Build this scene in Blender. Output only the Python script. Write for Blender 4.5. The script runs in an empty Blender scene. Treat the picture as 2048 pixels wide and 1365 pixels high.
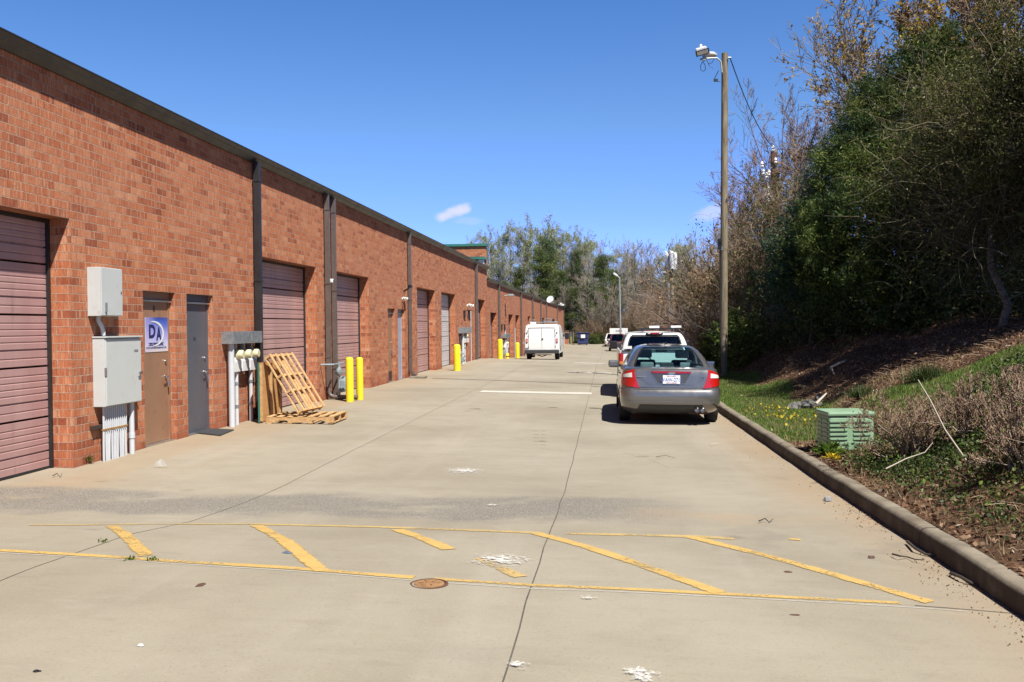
import bpy, bmesh, math, random
import numpy as np
from mathutils import Vector, Matrix
from math import radians, sin, cos, pi, atan2, sqrt, exp

SC = bpy.context.scene
COL = SC.collection

# ------------------------------------------------------------------ camera
F_PX, CX, CY, EYE = 1930.0, 1024.0, 682.5, 1.69
cam_d = bpy.data.cameras.new("camera")
cam = bpy.data.objects.new("camera", cam_d)
COL.objects.link(cam)
SC.camera = cam
cam_d.sensor_width = 36.0
cam_d.lens = 36.0 * F_PX / 2048.0
cam_d.clip_start = 0.05
cam_d.clip_end = 4000.0
CAM_R = (Matrix.Rotation(radians(5.62), 3, 'Z') @ Matrix.Rotation(radians(90 - 0.93), 3, 'X')
         @ Matrix.Rotation(radians(-0.57), 3, 'Z'))
cam.matrix_world = Matrix.Translation((0, 0, EYE)) @ CAM_R.to_4x4()

# ------------------------------------------------------------------ light
SUN_DIR = Vector((1.0, -1.3, 2.4)).normalized()          # towards the sun
sun_d = bpy.data.lights.new("sun", 'SUN')
sun_d.energy = 5.0
sun_d.angle = radians(0.53)
sun_d.color = (1.0, 0.955, 0.88)
sun = bpy.data.objects.new("sun", sun_d)
COL.objects.link(sun)
sun.rotation_euler = SUN_DIR.to_track_quat('Z', 'Y').to_euler()

world = bpy.data.worlds.new("World")
SC.world = world
world.use_nodes = True
wn = world.node_tree
for n in list(wn.nodes):
    wn.nodes.remove(n)
w_out = wn.nodes.new('ShaderNodeOutputWorld')
w_bg = wn.nodes.new('ShaderNodeBackground')
w_sky = wn.nodes.new('ShaderNodeTexSky')
w_sky.sky_type = 'NISHITA'
w_sky.sun_disc = False
w_sky.sun_elevation = math.asin(SUN_DIR.z)
w_sky.sun_rotation = atan2(SUN_DIR.x, SUN_DIR.y)
w_sky.altitude = 200
w_sky.air_density = 1.0
w_sky.dust_density = 0.2
w_sky.ozone_density = 3.2
w_bg.inputs['Strength'].default_value = 0.05
# two small fair-weather clouds, fixed in the sky by direction
w_geo = wn.nodes.new('ShaderNodeTexCoord')
def wmath(op, a, b=None, c=None):
    n = wn.nodes.new('ShaderNodeMath'); n.operation = op
    for i, v in enumerate((a, b, c)):
        if v is None: continue
        if isinstance(v, (int, float)): n.inputs[i].default_value = v
        else: wn.links.new(v, n.inputs[i])
    return n.outputs[0]
def px_dir(px, py):
    return (CAM_R @ Vector(((px - CX) / F_PX, -(py - CY) / F_PX, -1))).normalized()
w_sep = wn.nodes.new('ShaderNodeSeparateXYZ')
wn.links.new(w_geo.outputs['Generated'], w_sep.inputs[0])
w_noise = wn.nodes.new('ShaderNodeTexNoise')
w_noise.inputs['Scale'].default_value = 55
w_noise.inputs['Detail'].default_value = 5
wn.links.new(w_geo.outputs['Generated'], w_noise.inputs['Vector'])
cloud = None
for (px, py, rx, rz, slope, gain) in ((905, 425, .021, .0075, .32, 1.0), (1425, 427, .026, .009, .2, .55), (935, 443, .02, .005, .0, .22)):
    d = px_dir(px, py)
    dx = wmath('SUBTRACT', w_sep.outputs[0], d.x)
    dz = wmath('SUBTRACT', w_sep.outputs[2], d.z)
    dz = wmath('SUBTRACT', dz, wmath('MULTIPLY', dx, slope))
    q = wmath('ADD', wmath('POWER', wmath('MULTIPLY', dx, 1 / rx), 2), wmath('POWER', wmath('MULTIPLY', dz, 1 / rz), 2))
    q = wmath('ADD', q, wmath('MULTIPLY', wmath('SUBTRACT', w_noise.outputs[0], .5), 2.2))
    m = wn.nodes.new('ShaderNodeMapRange')
    m.interpolation_type = 'SMOOTHSTEP'
    m.inputs[1].default_value = 1.15; m.inputs[2].default_value = -.1
    m.inputs[3].default_value = 0; m.inputs[4].default_value = gain
    wn.links.new(q, m.inputs[0])
    f = wmath('MULTIPLY', m.outputs[0], wmath('GREATER_THAN', w_sep.outputs[1], 0))
    cloud = f if cloud is None else wmath('MAXIMUM', cloud, f)
w_mix = wn.nodes.new('ShaderNodeMix'); w_mix.data_type = 'RGBA'
wn.links.new(wmath('MULTIPLY', cloud, .75), w_mix.inputs[0])
w_ramp = wn.nodes.new('ShaderNodeValToRGB')           # sky tint by height, darkened overhead out of view to weaken ambient light
wn.links.new(w_sep.outputs[2], w_ramp.inputs[0])
for _ in range(3): w_ramp.color_ramp.elements.new(.5)
for e, (p, c) in zip(w_ramp.color_ramp.elements, ((0, (.85, 1.15, 2.5)), (.11, (.76, 1.0, 2.05)), (.2, (.77, 1.04, 1.45)), (.36, (.54, .92, 1.42)), (.52, (.17, .28, .45)))):
    e.position = p; e.color = (c[0] / 3, c[1] / 3, c[2] / 3, 1)
w_tint = wn.nodes.new('ShaderNodeVectorMath'); w_tint.operation = 'MULTIPLY'
wn.links.new(w_sky.outputs[0], w_tint.inputs[0]); wn.links.new(w_ramp.outputs[0], w_tint.inputs[1])
w_sc = wn.nodes.new('ShaderNodeVectorMath'); w_sc.operation = 'SCALE'; w_sc.inputs['Scale'].default_value = 3
wn.links.new(w_tint.outputs[0], w_sc.inputs[0])
wn.links.new(w_sc.outputs[0], w_mix.inputs[6])
w_mix.inputs[7].default_value = (8.6, 8.2, 8.6, 1)
wn.links.new(w_mix.outputs[2], w_bg.inputs[0])
wn.links.new(w_bg.outputs[0], w_out.inputs[0])

SC.view_settings.view_transform = 'Standard'
SC.view_settings.look = 'None'
SC.view_settings.exposure = 1.07
SC.view_settings.gamma = 1.0
SC.render.engine = 'CYCLES'
SC.cycles.use_denoising = True
SC.cycles.max_bounces = 8
SC.cycles.transparent_max_bounces = 12

# ------------------------------------------------------------------ picking points of the place
def ray(px, py):
    return px_dir(px, py)
def on_plane_x(px, py, X):
    d = ray(px, py); t = X / d.x
    return (d.y * t, EYE + d.z * t)               # (y, z)
def at_depth(px, py, Y):
    d = ray(px, py); t = Y / d.y
    return Vector((d.x * t, Y, EYE + d.z * t))
def interp(x, pts):
    if x <= pts[0][0]: return pts[0][1]
    for (a, b), (c, d) in zip(pts, pts[1:]):
        if x <= c: return b + (d - b) * (x - a) / (c - a)
    return pts[-1][1]
WALL_X = -6.53
RISE_L = ((4, .28), (5.7, .27), (6.9, .21), (8, .07), (9.5, -.01), (10.5, -.015), (13, 0), (48, 0), (54, -.14), (60, -.38), (69, -.62), (80, -.75), (99, -.92), (130, -1.15), (142, -1.22), (600, -1.25))
RISE_M = ((4.2, .25), (5.8, .23), (7.0, .20), (8.2, .12), (10.4, .02), (13, 0), (48, 0), (54, -.14), (60, -.38), (69, -.60), (80, -.75), (99, -.92), (130, -1.15), (142, -1.20), (600, -1.25))
RISE_R = ((4, .2), (5.5, .185), (6.75, .175), (8.3, .15), (10.9, .10), (14.4, .06), (20, 0), (48, 0), (54, -.14), (60, -.38), (69, -.60), (80, -.75), (99, -.92), (130, -1.15), (142, -1.20), (600, -1.25))
def ground(x, y):
    l, m, r = interp(y, RISE_L), interp(y, RISE_M), interp(y, RISE_R)
    if x < -.45: t = min(1, max(0, (x + 4.5) / 4.05)); rise = l + (m - l) * t
    else: t = min(1, (x + .45) / 2.8); rise = m + (r - m) * t
    return rise - .022 * (min(x, 2.4) - WALL_X)
def G(px, py):
    d = ray(px, py); t = 2.0; step = .1
    prev = t
    while t < 400:
        p = d * t
        if EYE + p.z <= ground(p.x, p.y):
            a, b = prev, t
            for _ in range(18):
                m = (a + b) / 2; p = d * m
                if EYE + p.z <= ground(p.x, p.y): b = m
                else: a = m
            return Vector((p.x, p.y, ground(p.x, p.y)))
        prev = t; t += step; step *= 1.02
    return Vector((d.x * t, d.y * t, 0))

# ------------------------------------------------------------------ materials
MATS = {}
ALB = .83                 # every base colour below is written for exposure 0.8 and scaled once here
class N:
    """small node-graph writer"""
    def __init__(self, name):
        m = bpy.data.materials.new(name); m.use_nodes = True
        self.m = m; self.t = m.node_tree
        self.b = self.t.nodes['Principled BSDF']; self.out = self.t.nodes['Material Output']
        MATS[name] = m
    def new(self, typ, **kw):
        n = self.t.nodes.new(typ)
        for k, v in kw.items(): setattr(n, k, v)
        return n
    def link(self, a, b): self.t.links.new(a, b)
    def setin(self, n, k, v):
        if v is None: return
        if isinstance(v, bpy.types.NodeSocket): self.link(v, n.inputs[k])
        else:
            if isinstance(v, tuple) and len(v) == 3 and len(n.inputs[k].default_value) == 4: v = (v[0] * ALB, v[1] * ALB, v[2] * ALB, 1)
            n.inputs[k].default_value = v
    def obj(self):
        return self.new('ShaderNodeTexCoord').outputs['Object']
    def uv(self):
        return self.new('ShaderNodeTexCoord').outputs['UV']
    def pos(self):
        return self.new('ShaderNodeNewGeometry').outputs['Position']
    def island(self):
        return self.new('ShaderNodeNewGeometry').outputs['Random Per Island']
    def mapping(self, v, scale=(1, 1, 1), rot=(0, 0, 0), loc=(0, 0, 0)):
        n = self.new('ShaderNodeMapping'); self.link(v, n.inputs[0])
        n.inputs['Scale'].default_value = scale; n.inputs['Rotation'].default_value = rot; n.inputs['Location'].default_value = loc
        return n.outputs[0]
    def noise(self, v, scale, detail=3, rough=.55, dist=0):
        n = self.new('ShaderNodeTexNoise'); self.setin(n, 'Vector', v)
        n.inputs['Scale'].default_value = scale; n.inputs['Detail'].default_value = detail
        n.inputs['Roughness'].default_value = rough; n.inputs['Distortion'].default_value = dist
        return n.outputs[0]
    def voronoi(self, v, scale, out='Distance', feature='F1'):
        n = self.new('ShaderNodeTexVoronoi', feature=feature); self.setin(n, 'Vector', v)
        n.inputs['Scale'].default_value = scale
        return n.outputs[out]
    def ramp(self, f, stops, mode='LINEAR'):
        n = self.new('ShaderNodeValToRGB'); self.setin(n, 0, f); r = n.color_ramp; r.interpolation = mode
        while len(r.elements) < len(stops): r.elements.new(.5)
        for e, (p, c) in zip(r.elements, stops):
            e.position = p; e.color = (c[0] * ALB, c[1] * ALB, c[2] * ALB, 1) if isinstance(c, tuple) else (c, c, c, 1)
        return n.outputs[0]
    def mr(self, f, a, b, c=0., d=1., smooth=True):
        n = self.new('ShaderNodeMapRange'); self.setin(n, 0, f)
        if smooth: n.interpolation_type = 'SMOOTHSTEP'
        for i, v in zip((1, 2, 3, 4), (a, b, c, d)): n.inputs[i].default_value = v
        return n.outputs[0]
    def mix(self, f, a, b, mode='MIX'):
        n = self.new('ShaderNodeMix', data_type='RGBA', blend_type=mode)
        self.setin(n, 0, f)
        for i, v in ((6, a), (7, b)):
            if isinstance(v, (int, float)): v = (v, v, v)
            self.setin(n, i, v)
        return n.outputs[2]
    def math(self, op, a, b=0.):
        n = self.new('ShaderNodeMath', operation=op); self.setin(n, 0, a); self.setin(n, 1, b)
        return n.outputs[0]
    def sep(self, v):
        n = self.new('ShaderNodeSeparateXYZ'); self.link(v, n.inputs[0]); return n.outputs
    def bump(self, h, strength=.3, dist=.01):
        n = self.new('ShaderNodeBump'); self.setin(n, 'Height', h)
        n.inputs['Strength'].default_value = strength; n.inputs['Distance'].default_value = dist
        self.link(n.outputs[0], self.b.inputs['Normal'])
    def set(self, color=None, rough=None, metal=None, spec=None, **kw):
        self.setin(self.b, 'Base Color', color); self.setin(self.b, 'Roughness', rough)
        if metal is not None: self.b.inputs['Metallic'].default_value = metal
        if spec is not None: self.b.inputs['Specular IOR Level'].default_value = spec
        for k, v in kw.items(): self.setin(self.b, k, v)
        return self.m

def plain(name, c, rough=.6, metal=0., var=.18, scale=6., spec=.5, bump=0., dirt=None):
    """painted / plastic / metal surface with worn, uneven colour"""
    g = N(name); o = g.obj()
    f = g.noise(o, scale, 5, .65)
    dark = tuple(x * (1 - var) for x in c); lite = tuple(min(1, x * (1 + var * .6)) for x in c)
    col = g.ramp(f, [(.3, dark), (.7, lite)])
    if dirt:
        col = g.mix(g.mr(g.noise(o, scale * 3.1, 6, .7), .56, .72), col, dirt)
    g.set(col, g.mr(f, .3, .7, rough * .85, min(1, rough * 1.15)), metal, spec)
    if bump: g.bump(g.noise(o, scale * 9, 4), bump, .01)
    return g.m

def leafmat(name, stops, trans=.25, rough=.55, patch=None, pscale=.8):
    g = N(name)
    col = g.ramp(g.island(), stops)
    if patch:
        col = g.mix(g.mr(g.noise(g.pos(), pscale, 3), .42, .62), col, g.mix(.6, col, patch))
    g.set(col, rough, spec=.25)
    tr = g.new('ShaderNodeBsdfTranslucent'); g.link(col, tr.inputs[0])
    mx = g.new('ShaderNodeMixShader'); mx.inputs[0].default_value = trans
    g.link(g.b.outputs[0], mx.inputs[1]); g.link(tr.outputs[0], mx.inputs[2]); g.link(mx.outputs[0], g.out.inputs[0])
    return g.m

# ------------------------------------------------------------------ objects
def tag(o, label=None, cat=None, group=None, kind=None):
    if label: o['label'] = label
    if cat: o['category'] = cat
    if group: o['group'] = group
    if kind: o['kind'] = kind
    return o
def thing(name, loc, label, cat, group=None, rz=0.):
    o = bpy.data.objects.new(name, None); COL.objects.link(o)
    o.empty_display_size = .2
    o.location = loc; o.rotation_euler = (0, 0, rz)
    return tag(o, label, cat, group)
def mesh_obj(name, me, mat, parent=None, smooth=False):
    o = bpy.data.objects.new(name, me); COL.objects.link(o)
    if mat: me.materials.append(MATS[mat] if isinstance(mat, str) else mat)
    if smooth:
        me.polygons.foreach_set('use_smooth', [True] * len(me.polygons))
    if parent: o.parent = parent
    return o
def np_mesh(name, V, Fc, smooth=False):
    """V (n,3) array, Fc (m,k) array of equal-sized faces"""
    V = np.asarray(V, dtype=np.float32); Fc = np.asarray(Fc, dtype=np.int32)
    me = bpy.data.meshes.new(name)
    k = Fc.shape[1]
    me.vertices.add(len(V)); me.vertices.foreach_set('co', V.ravel())
    me.loops.add(Fc.size); me.loops.foreach_set('vertex_index', Fc.ravel())
    me.polygons.add(len(Fc))
    me.polygons.foreach_set('loop_start', np.arange(0, Fc.size, k, dtype=np.int32))
    me.polygons.foreach_set('loop_total', np.full(len(Fc), k, dtype=np.int32))
    if smooth: me.polygons.foreach_set('use_smooth', np.ones(len(Fc), dtype=bool))
    me.update(calc_edges=True); me.validate()
    return me

class MB:
    """collects shapes into one mesh"""
    def __init__(s): s.v = []; s.f = []; s.uv = None
    def add(s, vs, fs):
        b = len(s.v); s.v += [tuple(v) for v in vs]; s.f += [tuple(b + i for i in f) for f in fs]; return s
    def box(s, c, d, rot=None, taper=1.0):
        x, y, z = d[0] / 2, d[1] / 2, d[2] / 2
        vs = [Vector((sx * x * (taper if sz > 0 else 1), sy * y * (taper if sz > 0 else 1), sz * z)) for sz in (-1, 1) for sy in (-1, 1) for sx in (-1, 1)]
        if rot is not None: vs = [rot @ v for v in vs]
        vs = [v + Vector(c) for v in vs]
        return s.add(vs, [(0, 2, 3, 1), (4, 5, 7, 6), (0, 1, 5, 4), (2, 6, 7, 3), (0, 4, 6, 2), (1, 3, 7, 5)])
    def box2(s, a, b):
        a, b = Vector(a), Vector(b)
        return s.box((a + b) / 2, [abs(x) for x in (b - a)])
    def uframe(s, x0, x1, ya, yb, z0, z1, w, wt=None):
        """door surround: one inverted-U prism between x0 and x1"""
        wt = w if wt is None else wt
        P = [(ya, z0), (ya + w, z0), (ya + w, z1 - wt), (yb - w, z1 - wt), (yb - w, z0), (yb, z0), (yb, z1), (ya, z1)]
        n = len(P); b = len(s.v)
        s.v += [(x0, y, z) for y, z in P] + [(x1, y, z) for y, z in P]
        for (i, j, k, l) in ((0, 1, 2, 7), (2, 3, 6, 7), (3, 4, 5, 6)):
            s.f.append((b + i, b + l, b + k, b + j)); s.f.append((b + n + i, b + n + j, b + n + k, b + n + l))
        for i in range(n):
            j = (i + 1) % n; s.f.append((b + i, b + j, b + n + j, b + n + i))
        return s
    def quad(s, a, b, c, d): return s.add([a, b, c, d], [(0, 1, 2, 3)])
    def tube(s, pts, r, n=8, cap=True, sq=False):
        pts = [Vector(p) for p in pts]
        R = r if isinstance(r, (list, tuple)) else [r] * len(pts)
        b = len(s.v); up = None
        for i, p in enumerate(pts):
            if i == 0: t = pts[1] - p
            elif i == len(pts) - 1: t = p - pts[i - 1]
            else: t = (pts[i + 1] - p).normalized() + (p - pts[i - 1]).normalized()
            if t.length < 1e-9: t = Vector((0, 0, 1))
            t.normalize()
            if up is None:
                up = Vector((0, 0, 1)) if abs(t.z) < .9 else Vector((0, 1, 0))
            a = t.cross(up)
            if a.length < 1e-6: a = t.cross(Vector((1, 0, 0)))
            a.normalize(); bb = a.cross(t).normalized(); up = bb
            for k in range(n):
                an = 2 * pi * (k + (.5 if sq else 0)) / n
                s.v.append(tuple(p + (a * cos(an) + bb * sin(an)) * R[i] * (1.4142 if sq else 1)))
        for i in range(len(pts) - 1):
            for k in range(n):
                k2 = (k + 1) % n
                s.f.append((b + i * n + k, b + (i + 1) * n + k, b + (i + 1) * n + k2, b + i * n + k2))
        if cap:
            s.f.append(tuple(b + k for k in range(n))); e = b + (len(pts) - 1) * n
            s.f.append(tuple(e + n - 1 - k for k in range(n)))
        return s
    def lathe(s, c, prof, axis='Z', n=24):
        """prof: list of (r, h) along axis"""
        b = len(s.v); c = Vector(c)
        for (r, h) in prof:
            for k in range(n):
                a = 2 * pi * k / n; u, w = r * cos(a), r * sin(a)
                v = {'Z': (u, w, h), 'X': (h, u, w), 'Y': (w, h, u)}[axis]
                s.v.append(tuple(c + Vector(v)))
        for i in range(len(prof) - 1):
            for k in range(n):
                k2 = (k + 1) % n
                s.f.append((b + i * n + k, b + i * n + k2, b + (i + 1) * n + k2, b + (i + 1) * n + k))
        s.f.append(tuple(b + n - 1 - k for k in range(n))); e = b + (len(prof) - 1) * n
        s.f.append(tuple(e + k for k in range(n)))
        return s
    def build(s, name, mat, parent=None, smooth=False, world=True, bevel=0., angle=None):
        """world: coordinates are world ones, made local to the (unrotated) parent here"""
        off = Vector((0, 0, 0))
        if parent is not None and world:
            p = parent
            while p is not None: off += p.location; p = p.parent
        me = bpy.data.meshes.new(name)
        me.from_pydata([tuple(Vector(v) - off) for v in s.v], [], s.f)
        if s.uv:
            l = me.uv_layers.new(name='UVMap'); k = 0
            for f, uvs in zip(s.f, s.uv):
                for q in uvs: l.data[k].uv = q; k += 1
        me.update()
        if bevel:
            bm = bmesh.new(); bm.from_mesh(me)
            es = [e for e in bm.edges if len(e.link_faces) == 2 and e.calc_face_angle(0) > .6]
            bmesh.ops.bevel(bm, geom=es, offset=bevel, segments=2, profile=.6, affect='EDGES')
            bm.to_mesh(me); bm.free()
        o = mesh_obj(name, me, mat, parent, False)
        if smooth:
            me.polygons.foreach_set('use_smooth', [True] * len(me.polygons))
            try: me.set_sharp_from_angle(angle=angle or radians(38))
            except Exception: pass
        return o

def copy_tree(o, parent=None):
    c = o.copy(); COL.objects.link(c)
    if parent is not None: c.parent = parent
    for ch in list(o.children): copy_tree(ch, c)
    return c

def text_mesh(name, body, size, mat, parent, loc, rot, depth=.002, align='CENTER', sx=1., bold=0.):
    cu = bpy.data.curves.new(name, 'FONT'); cu.body = body; cu.size = size; cu.extrude = depth; cu.offset = bold
    cu.align_x = align; cu.align_y = 'CENTER'
    t = bpy.data.objects.new(name, cu); COL.objects.link(t)
    dg = bpy.context.evaluated_depsgraph_get(); dg.update()
    me = bpy.data.meshes.new_from_object(t.evaluated_get(dg))
    bpy.data.objects.remove(t)
    M = Matrix.Translation(loc) @ rot.to_4x4() @ Matrix.Diagonal((sx, 1, 1, 1))
    me.transform(M)
    me.materials.clear()
    return mesh_obj(name, me, mat, parent)
rng = np.random.default_rng(7)
random.seed(7)
# ================================================================== surface materials
def build_materials():
    # --- utility brick, u/v in metres (12 x 4 inch coursing)
    def brick_graph(name, sat=1.0):
        g = N(name); uv = g.uv()
        bt = g.new('ShaderNodeTexBrick'); g.link(uv, bt.inputs['Vector'])
        bt.offset = .5; bt.squash = 1
        bt.inputs['Scale'].default_value = 1.0
        bt.inputs['Brick Width'].default_value = .3048; bt.inputs['Row Height'].default_value = .1016
        bt.inputs['Mortar Size'].default_value = .0062; bt.inputs['Mortar Smooth'].default_value = .25
        bt.inputs['Bias'].default_value = 0
        bt.inputs['Color1'].default_value = (0, 0, 0, 1); bt.inputs['Color2'].default_value = (1, 1, 1, 1); bt.inputs['Mortar'].default_value = (.5, .5, .5, 1)
        rnd = bt.outputs['Color']
        base = g.ramp(rnd, [(0, (.235, .058, .026)), (.2, (.36, .106, .046)), (.6, (.42, .137, .060)), (.9, (.455, .170, .080)), (1, (.50, .225, .12))])
        # vertical drag marks of the extruded face, patchy from brick to brick
        # shift the streaks from brick to brick
        cb = g.new('ShaderNodeCombineXYZ'); g.link(g.math('MULTIPLY', rnd, 41.), cb.inputs[1]); g.link(g.math('MULTIPLY', rnd, 17.), cb.inputs[2])
        ad = g.new('ShaderNodeVectorMath', operation='ADD'); g.link(g.mapping(uv, (26, 1.6, 1)), ad.inputs[0]); g.link(cb.outputs[0], ad.inputs[1])
        streak = g.noise(ad.outputs[0], 1.0, 4, .65)
        col = g.mix(g.mr(streak, .46, .72, 0, .80), base, (.56, .30, .175))
        col = g.mix(g.mr(streak, .46, .30, 0, .45), col, (.20, .05, .022))
        blot = g.noise(g.mapping(uv, (6, 16, 1)), 1, 4, .6)
        col = g.mix(g.mr(blot, .55, .75, 0, .45), col, (.18, .055, .032))
        big = g.noise(g.mapping(uv, (.35, .5, 1)), 1, 3, .5)
        col = g.mix(g.mr(big, .35, .7, .0, .28), col, (.38, .155, .095))
        # mortar
        mcol = g.ramp(g.noise(uv, 30, 4), [(.3, (.30, .185, .125)), (.7, (.52, .355, .255))])
        col = g.mix(bt.outputs['Fac'], col, mcol)
        # damp / splash band and red dust near the ground
        z = g.sep(uv)[1]
        low = g.math('ADD', z, g.math('MULTIPLY', g.math('SUBTRACT', g.noise(uv, 2.2, 5), .5), .5))
        col = g.mix(g.mr(low, .32, .0, 0, .5), col, (.25, .060, .030))
        g.set(col, .92, spec=.2)
        h = g.math('SUBTRACT', g.noise(g.mapping(uv, (60, 14, 1)), 1, 4), g.math('MULTIPLY', bt.outputs['Fac'], 2.2))
        g.bump(h, .9, .009)
        return g.m
    brick_graph('brick')

    # --- concrete yard
    g = N('concrete'); p = g.pos(); s = g.sep(p)
    n1 = g.noise(p, .28, 5, .6); n2 = g.noise(p, 1.6, 6, .65); n3 = g.noise(p, 55, 4, .75)
    col = g.ramp(n1, [(.30, (.220, .192, .143)), (.5, (.276, .247, .190)), (.72, (.316, .286, .226))])
    col = g.mix(g.mr(n2, .42, .75, 0, .38), col, (.205, .174, .135))
    # broom / tyre wear running along the lane
    wear = g.noise(g.mapping(p, (1.3, .10, 1)), 1, 5, .6)
    col = g.mix(g.mr(wear, .5, .72, 0, .30), col, (.36, .325, .272))
    wear2 = g.noise(g.mapping(p, (.35, 2.2, 1), rot=(0, 0, .15)), 1, 5, .65)
    col = g.mix(g.mr(wear2, .52, .74, 0, .32), col, (.21, .184, .146))
    # orange clay dust by the wall, by the kerb and in the low spots
    dust = g.noise(g.mapping(p, (.7, .22, 1)), 1, 5, .62)
    nearwall = g.mr(s[0], -4.2, -6.3)
    nearkerb = g.mr(s[0], 1.35, 2.3)
    fdust = g.math('MULTIPLY', g.math('MAXIMUM', nearwall, nearkerb), g.mr(dust, .30, .62))
    col = g.mix(g.math('MULTIPLY', fdust, .60), col, (.29, .20, .118))
    yy = s[1]
    def band(c, w, x=None):
        a = g.math('ABSOLUTE', g.math('SUBTRACT', yy if x is None else x, c))
        return g.mr(a, w, w * .35)
    yw = g.math('ADD', yy, g.math('MULTIPLY', g.math('SUBTRACT', g.noise(p, .6, 4), .5), 2.2))
    # exposed aggregate in the gutter that crosses the lane
    sw = g.mr(g.math('ABSOLUTE', g.math('SUBTRACT', yw, 9.1)), .95, .45)
    sw = g.math('MULTIPLY', sw, g.mr(g.noise(p, .8, 5, .6), .26, .46))
    sw = g.math('MULTIPLY', sw, g.mr(s[0], 1.2, -.2))
    stone = g.voronoi(p, 62); stone2 = g.voronoi(p, 31)
    ag = g.mix(g.mr(stone, .30, .52), (.27, .25, .215), (.115, .108, .10))
    ag = g.mix(g.mr(stone2, .12, .22), (.37, .35, .32), ag)
    col = g.mix(g.math('MULTIPLY', sw, .72), col, ag)
    # clay streak left of the kerb in the gutter
    cs = g.math('MULTIPLY', g.mr(g.math('ABSOLUTE', g.math('SUBTRACT', yw, 8.75)), .42, .05), g.mr(s[0], -.2, 1.3))
    cs = g.math('MULTIPLY', cs, g.mr(g.noise(p, 1.1, 4), .36, .62))
    col = g.mix(g.math('MULTIPLY', cs, .65), col, (.33, .225, .14))
    # dark washed stains to the right of the hatching
    ds = g.math('MULTIPLY', g.mr(g.math('ABSOLUTE', g.math('SUBTRACT', yw, 7.6)), 1.5, .4), g.mr(s[0], .3, 1.3))
    ds = g.math('MULTIPLY', ds, g.mr(g.noise(p, .9, 6, .7), .42, .66))
    col = g.mix(g.math('MULTIPLY', ds, .50), col, (.13, .116, .10))
    # fine speckle and pits
    col = g.mix(g.mr(n3, .55, .72, 0, .55), col, (.15, .128, .10))
    col = g.mix(g.mr(n3, .45, .28, 0, .35), col, (.36, .325, .27))
    m4 = g.noise(g.mapping(p, (2.2, 7, 1)), 1, 6, .7)
    col = g.mix(g.mr(m4, .54, .72, 0, .30), col, (.19, .16, .122))
    col = g.mix(g.mr(m4, .44, .30, 0, .22), col, (.35, .315, .26))
    pit = g.math('MULTIPLY', g.mr(g.voronoi(p, 17), .10, .05), g.mr(g.noise(p, .9, 3), .50, .62))
    col = g.mix(g.math('MULTIPLY', pit, .75), col, (.14, .12, .10))
    # stray oil spots
    oil = g.math('MULTIPLY', g.mr(g.voronoi(p, .75), .10, .03), g.mr(g.noise(p, 3, 3), .40, .6))
    col = g.mix(g.math('MULTIPLY', oil, .55), col, (.12, .105, .09))
    # lighter patched transverse strip and the dark tarred crack in it
    g.set(col, g.mr(n2, .3, .8, .78, .96), spec=.25)
    hh = g.math('ADD', g.noise(p, 120, 3), g.math('ADD', g.math('MULTIPLY', sw, g.math('MULTIPLY', stone, 3.0)), g.math('MULTIPLY', n2, .8)))
    g.bump(hh, .35, .006)

    g = N('kerb_concrete'); p = g.pos()
    col = g.ramp(g.noise(p, 3.2, 6, .65), [(.3, (.12, .10, .074)), (.55, (.215, .185, .14)), (.8, (.28, .245, .19))])
    s = g.sep(p)
    jt = g.math('ABSOLUTE', g.math('SUBTRACT', g.math('FRACT', g.math('DIVIDE', s[1], 3.05)), .5))
    col = g.mix(g.mr(jt, .008, .003), col, (.07, .06, .05))
    vs = g.noise(g.mapping(p, (1, 9, .8)), 1, 4, .6)
    col = g.mix(g.mr(vs, .5, .72, 0, .5), col, (.15, .105, .07))
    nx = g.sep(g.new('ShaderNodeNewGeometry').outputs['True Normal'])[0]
    face_shade = g.math('MULTIPLY', g.mr(nx, -.6, -.9), g.mr(g.noise(g.mapping(p, (1, 1.2, 1)), 2.2, 5, .6), .30, .60, .45, .85))  # shade of the lane-facing side painted in as uneven dark colour
    col = g.mix(face_shade, col, (.060, .045, .032))
    g.set(col, .95, spec=.2); g.bump(g.noise(p, 45, 5, .7), .6, .008)

    # --- soil, grass and leaf litter of the bank (mask drawn as vertex colour: r grass, g litter)
    g = N('bank_soil'); p = g.pos()
    vc = g.new('ShaderNodeVertexColor'); vc.layer_name = 'cover'
    r = g.sep(vc.outputs[0])
    soil = g.ramp(g.noise(p, 2.6, 6, .7), [(.3, (.050, .029, .018)), (.55, (.100, .056, .032)), (.75, (.150, .092, .055))])
    litter = g.ramp(g.voronoi(p, 34, 'Color'), [(.2, (.055, .030, .018)), (.5, (.125, .062, .032)), (.8, (.20, .125, .075))])
    grass = g.ramp(g.noise(p, 7, 6, .7), [(.3, (.045, .085, .016)), (.6, (.095, .15, .032)), (.8, (.15, .17, .055))])
    col = g.mix(g.mr(g.noise(p, 1.3, 4), .4, .6), soil, litter)
    col = g.mix(g.mr(g.math('ADD', r[0], g.math('MULTIPLY', g.math('SUBTRACT', g.noise(p, 3.3, 5), .5), .9)), .38, .62), col, grass)
    g.set(col, .95, spec=.15); g.bump(g.noise(p, 26, 6, .7), 1.0, .03)

    g = N('forest_floor'); p = g.pos()
    col = g.ramp(g.noise(p, 1.1, 6, .7), [(.3, (.055, .038, .024)), (.55, (.115, .078, .048)), (.78, (.17, .125, .08))])
    g.set(col, .95, spec=.1)

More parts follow.
